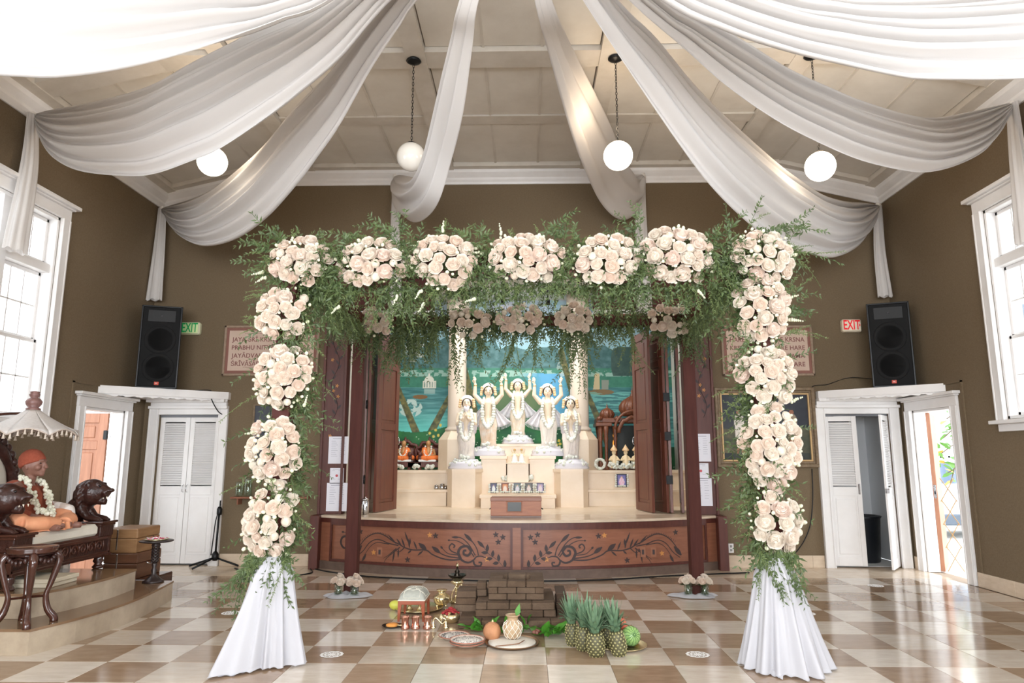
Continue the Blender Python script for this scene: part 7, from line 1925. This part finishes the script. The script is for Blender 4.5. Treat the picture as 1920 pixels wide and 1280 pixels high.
root = thing('netted_vase', (x, y, z), 'bulbous glass vase covered with white rope netting on the rice', 'vase')
vp = [(.045, 0), (.062, .02), (.078, .07), (.08, .09), (.07, .115), (.05, .13), (.043, .14), (.043, .165)]
B(M('vase_amber', '#a88a68', .25, col2='#c2aa8c', scale=9), True).lathe([(0, 0)]+vp+[(.055, .172), (.06, .18), (.052, .182), (.038, .17), (0, .16)], 30, c=(x, y, z)).build('vase_body', root)
nb = B(M('net_cord', '#efe9dd', .8), True)
def vr(t):
    zz = t*.14
    for (r0, z0), (r1, z1) in zip(vp[:-1], vp[1:]):
        if z0 <= zz <= z1: return r0+(r1-r0)*(zz-z0)/(z1-z0), zz
    return .043, zz
for k in range(10):
    for sg in (-1, 1):
        pts = []
        for q in range(13): t = q/12; r, zz = vr(t); a = 2*PI*k/10+sg*t*1.35; pts.append((x+(r+.002)*math.cos(a), y+(r+.002)*math.sin(a), z+zz))
        nb.tube(pts, .0022, 4)
nb.build('cord_net', root)
leaf1 = B(leafb, True); leaf_at(leaf1, Vector((x+.03, y, z+.16)), Vector((.25, 0, 1)), Vector((0, -1, 0)), .11, .05); leaf1.build('mango_leaf', root)
# betel leaves heaps
def leafheap(px, py, n, sp_, lab, up=.5, ln=(.07, .12)):
    c = aZ(px, py, 0); root = thing('betel_leaves', (c.x, c.y+.03, 0), lab, 'leaves')
    for k in range(n):
        mb = B(leafb, True); p = Vector((c.x+rnd(-sp_, sp_), c.y+.03+rnd(-.05, .05), rnd(.01, .05))); d = Vector((rnd(-1, 1), rnd(-1, .2), rnd(-.1, up)*1.6)).normalized(); L_ = rnd(*ln); W_ = L_*.55
        s = d.cross(Vector((rnd(-.3, .3), rnd(-.6, .2), 1))).normalized(); nn = s.cross(d)
        if nn.z < 0: nn = -nn
        def f(u, v): w = W_*.5*math.sin(PI*min(1, v**.75)); q = p+d*L_*v+s*w*(2*u-1)+nn*(.25*abs(2*u-1)*w-.5*L_*v*v*.45); q.z = max(q.z, .004+.003*k/n); return q
        mb.grid(5, 8, f); mb.build('leaf', root)
leafheap(890, 1186, 14, .07, 'small heap of curled green betel leaves beside the coconut'); leafheap(936, 1182, 8, .07, 'green leaves behind the coconut and netted vase', .9)
leafheap(988, 1182, 12, .08, 'green leaves between the netted vase and the larger leaf bundle', .5); leafheap(1038, 1193, 26, .1, 'large bright bundle of green betel leaves beside the pineapples', .8, (.09, .15))
c = aZ(1010, 1188, 0); mb = B(M('areca_nut', '#8a5a4c', .6), True)
for k in range(9): mb = B(M('areca_nut'), True); mb.ball((c.x+rnd(-.04, .04), c.y+rnd(-.03, .04), .016+(.02 if k > 5 else 0)), (.018, .018, .016), 9, 7); mb.build('areca_nut', label='reddish brown nut in the small pile beside the betel leaf bundle', cat='nut', group='areca nuts beside the betel leaves')

# ---- pineapples
pinem = M('pineapple_skin', '#565233', .55, col2='#45422b', scale=30)
pine_eye = M('pineapple_eye', '#b3ac7c', .5, col2='#978f5c', scale=40)
crownm = M('pineapple_crown', '#7b9678', .55, col2='#5a7a5a', scale=12)
def pineapple(px, py, hb, r, hc, lab, tilt=(0, 0), seed=0, ripe=False):
    rs = random.Random(seed); c = aZ(px, py, 0); x, y = c.x, c.y+r*.7
    root = thing('pineapple', (x, y, 0), lab, 'pineapple'); T = Matrix.Translation((x, y, 0)) @ Euler((tilt[1], tilt[0], 0)).to_matrix().to_4x4()
    prof_ = lambda t: r*(.72+.28*math.sin(PI*(.12+.8*t)))*(1 if t > .08 else .72+3.5*t)*(1 if t < .9 else 1-2.2*(t-.9))
    B(pinem, True).lathe([(0, 0)]+[(prof_(k/14), hb*k/14) for k in range(15)]+[(0, hb)], 26, T=T).build('fruit_body', root)
    mb = B(pine_eye); rows = 9; n = 11
    for j in range(rows):
        t = (j+.5)/rows; rr_ = prof_(t); z = hb*t
        for k in range(n):
            a = 2*PI*(k+.5*(j % 2))/n; ca, sa = math.cos(a), math.sin(a); w = PI*rr_/n*.78; h_ = hb/rows*.62
            base = Vector((rr_*ca, rr_*sa, z)); out = Vector((ca, sa, 0)); tv = Vector((-sa, ca, 0)); up = Vector((0, 0, 1))
            q = [base+tv*w*.85, base+up*h_, base-tv*w*.85, base-up*h_*.9]; q = [p-out*.003 for p in q]
            mb.add(q+[base+out*r*.1+up*h_*.1], [(0, 1, 4), (1, 2, 4), (2, 3, 4), (3, 0, 4)], T)
    mb.build('skin_eyes', root, kind='stuff')
    mb = B(crownm, True); N_ = 46
    for k in range(N_):
        t = k/N_; a = k*2.4+rs.uniform(-.2, .2); L_ = hc*(.55+.5*t)*rs.uniform(.85, 1.1); el = .25+1.15*t**.8; out = Vector((math.cos(a), math.sin(a), 0)); s = Vector((-math.sin(a), math.cos(a), 0))
        z0_ = hb-.01+.06*t; w = .014+.008*(1-t)
        def f(u, v): 
            e = el*(1-.25*v) if t > .5 else el+.35*v*(1-2*v)
            p = out*(.018+L_*v*math.cos(el)*(1-.1*v))+Vector((0, 0, z0_+L_*v*math.sin(el)+.03*math.sin(PI*v)*(1-t))); ww = w*(1-v)**.6
            return p+s*ww*(2*u-1)-out*.004*(1-abs(2*u-1))+Vector((0, 0, .004*abs(2*u-1)))
        mb.grid(3, 6, f, T)
    mb.build('leafy_crown', root)
    return root
pineapple(1075, 1213, .165, .056, .2, 'pineapple at the end of the group beside the betel leaves', (-.04, -.05), 1)
pineapple(1094, 1222, .17, .06, .2, 'pineapple second from the betel leaves, partly behind the front one', (.05, -.03), 2)
pineapple(1119.5, 1233, .165, .066, .2, 'frontmost pineapple with a yellowish patch near its base', (-.04, .03), 3)
pineapple(1141, 1214, .15, .06, .17, 'pineapple hidden behind the gap between the two front ones', (.0, -.02), 4)
pineapple(1164, 1232, .175, .062, .19, 'pineapple leaning towards the watermelon', (-.16, .0), 5)
c = aZ(1119, 1229, 0); 
# fruit tray, watermelon and others
c = aZ(1168, 1218, 0); x, y = c.x, c.y+.06
B(brass, True).lathe([(0, 0), (.18, 0), (.2, .012), (.205, .018), (.2, .018), (.17, .005), (0, .004)], 40, c=(x, y+.05, 0)).build('fruit_tray', label='round brass tray under the watermelon and pineapples', cat='tray')
wm_ = M('watermelon_rind', '#7da35a', .3, col2='#3f6b38', wave=9, sharp=(.35, .6)); 
q = aY(1183, 1198, y+.02); wr = .074; root = thing('watermelon', (q.x, y+.02, .006), 'round striped green watermelon on the brass tray', 'fruit')
def wmel():
    mb = MB(); n = 40; light = M('melon_light', '#8fb86a', .3, col2='#a3c67c', scale=30); dark = M('melon_dark', '#47703a', .3)
    mb.use(light, True); mb.ball((0, 0, 0), wr, 40, 24)
    for k in range(len(mb.f)):
        cx_ = sum(mb.v[i][0] for i in mb.f[k])/len(mb.f[k]); cy_ = sum(mb.v[i][1] for i in mb.f[k])/len(mb.f[k])
        kk = (k*2+0) % 8
    mb.use(dark, True)
    for k in range(14):
        a0 = 2*PI*k/14
        mb.tube([((wr-.0015)*math.cos(t)*math.cos(a0+.06*math.sin(t*14)), (wr-.0015)*math.cos(t)*math.sin(a0+.06*math.sin(t*14)), (wr-.0015)*math.sin(t)) for t in [-PI/2+.06+(PI-.12)*j/24 for j in range(25)]], [.003]*25, 5)
    return mb
mm = wmel(); T = Matrix.Translation((q.x, y+.02, wr+.008)) @ Euler((R(70), 0, R(15))).to_matrix().to_4x4(); mm.v = [tuple(T @ Vector(p)) for p in mm.v]; mm.build('rind', root)
yb2_ = y+.12
for (px, py, r, mt, nm, lb) in ((1166, 1166, .036, M('apple_red', '#cf5a4e', .3, col2='#e08a6a', scale=12), 'apple', 'red apple on top of the fruit beside the watermelon'), (1172, 1176, .034, M('apple_red'), 'apple', 'lower red apple behind the watermelon'),
                           (1182, 1181, .04, M('mango_skin', '#c9a85a', .35, col2='#cf8a52', scale=10), 'mango', 'yellow-orange mango behind the watermelon'), (1152, 1182, .045, M('mango_skin'), 'mango', 'mango between the pineapple crown and the apples'), (1186, 1192, .05, M('melon_yellow', '#c9bd62', .4), 'melon', 'small yellow melon behind the watermelon')):
    p = aY(px, py, yb2_+.02); root = thing(nm, (p.x, p.y, p.z-r), lb, 'fruit')
    B(mt, True).ball(tuple(p), (r, r, r*.95), 18, 12).build('skin', root); B(M('stalk_brown', '#4a3524', .7)).tube([(p.x+.002, p.y-r*.3, p.z+r*.86), (p.x+.006, p.y-r*.35, p.z+r*1.12)], .003, 5).build('stalk', root)
for (px, r) in ((1160, .05), (1178, .055)):
    p = aY(px, 1205, yb2_+.03); B(M('melon_dark2', '#4f7a3e', .4), True).ball((p.x, p.y+.02, .055), (r, r, .05), 16, 10).build('green_melon', label='small dark green melon under the apples, nearer the pineapples' if px == 1160 else 'small dark green melon under the mango', cat='fruit')

# ================================================================== FLOOR PADS WITH VASES, DOILIES
def pad(px, py, lab, seed, flip=1):
    rs = random.Random(seed); c = aZ(px, py-12, 0); x, y = c.x, c.y; ph = [rs.uniform(0, 6) for _ in range(4)]
    def f(u, v):
        a = 2*PI*u; r = (1+.1*math.sin(a*3+ph[0])+.06*math.sin(a*5+ph[1]))*(.02+.98*v); zz = .03*math.sin(PI*min(1, v*1.02))**.6*(1+.25*math.sin(a*9+ph[2])+.2*math.sin(v*9+a*2)) if v < 1 else .002
        return (x+.255*r*math.cos(a), y+.135*r*math.sin(a), max(.002, zz+.004))
    mb = B(cloth2, True); mb.grid(64, 12, f, closeu=True); o = mb.build('floor_cloth', label='crumpled white cloth on the floor around the rear post '+lab, cat='cloth')
    for k, dx in enumerate((-.085, .085)):
        vx, vy = x+dx+.01, y-.06; root = thing('rose_vase', (vx, vy, .03), 'glass vase of white roses, %s by the post %s' % (('throne-side one', 'door-side one')[k], lab), 'vase')
        B(vglass, True).lathe([(.0, 0), (.042, 0), (.045, .005), (.045, .115), (.041, .115), (.041, .012), (0, .01)], 24, c=(vx, vy, .03)).build('glass', root)
        sb = B(leafd, True)
        for q in range(18): a = rs.uniform(0, 6.28); sb.tube([(vx+.03*math.cos(a), vy+.03*math.sin(a), .04), (vx+.02*math.cos(a+2), vy+.02*math.sin(a+2), .13)], .005, 4)
        for q in range(6): a = rs.uniform(0, 6.28); leaf_at(sb, Vector((vx+.03*math.cos(a), vy+.03*math.sin(a), .13)), Vector((math.cos(a), math.sin(a), .1)), Vector((0, 0, 1)), .07, .04)
        sb.build('stems', root, kind='stuff'); org = Vector(world(root))
        for q in range(8):
            a = 2*PI*q/6; rr_ = .062 if q < 6 else .02; p = Vector((vx+rr_*math.cos(a), vy+rr_*math.sin(a), .155+rs.uniform(0, .03)+(.03 if q > 5 else 0)))
            inst(FM['rose'], 'rose', root, p-org, face_dir((math.cos(a)*.8, math.sin(a)*.8-.3, .8), rs.uniform(0, 6)), rs.uniform(.031, .038))
pad(650, 1130, 'nearer the throne', 1); pad(1302, 1130, 'nearer the painting', 2)
def doily(px, py, lab):
    c = aZ(px, py, 0); x, y = c.x, c.y; n = 48; mb = B(M('paper_lace', '#f2f0ee', .8), False)
    def ring(r0, r1, wv=0):
        for k in range(n):
            a, b = 2*PI*k/n, 2*PI*(k+1)/n; e0 = 1+wv*abs(math.sin(a*6)); e1 = 1+wv*abs(math.sin(b*6))
            mb.add([(x+r*math.cos(t), y+r*math.sin(t), .0025) for r, t in ((r0, a), (r1*e0, a), (r1*e1, b), (r0, b))], [(0, 1, 2, 3)])
    ring(.0, .028); ring(.042, .056); ring(.066, .082, .08)
    for k in range(12): a = 2*PI*k/12; mb.tube([(x+.02*math.cos(a), y+.02*math.sin(a), .002), (x+.07*math.cos(a), y+.07*math.sin(a), .002)], .004, 4, flat=.2)
    mb.build('paper_doily', label=lab, cat='doily')
doily(433, 1149, 'white lace paper doily on the floor beyond the throne-side column skirt, nearest the dais'); doily(622, 1227, 'white lace paper doily on the brown tile in front, nearer the copper cups')
doily(1308, 1227, 'white lace paper doily on the brown tile in front, nearer the pineapples'); doily(1511, 1150, 'white lace paper doily beyond the door-side column skirt'); doily(1642, 1098, 'white lace paper doily farthest away, before the half-open closet')
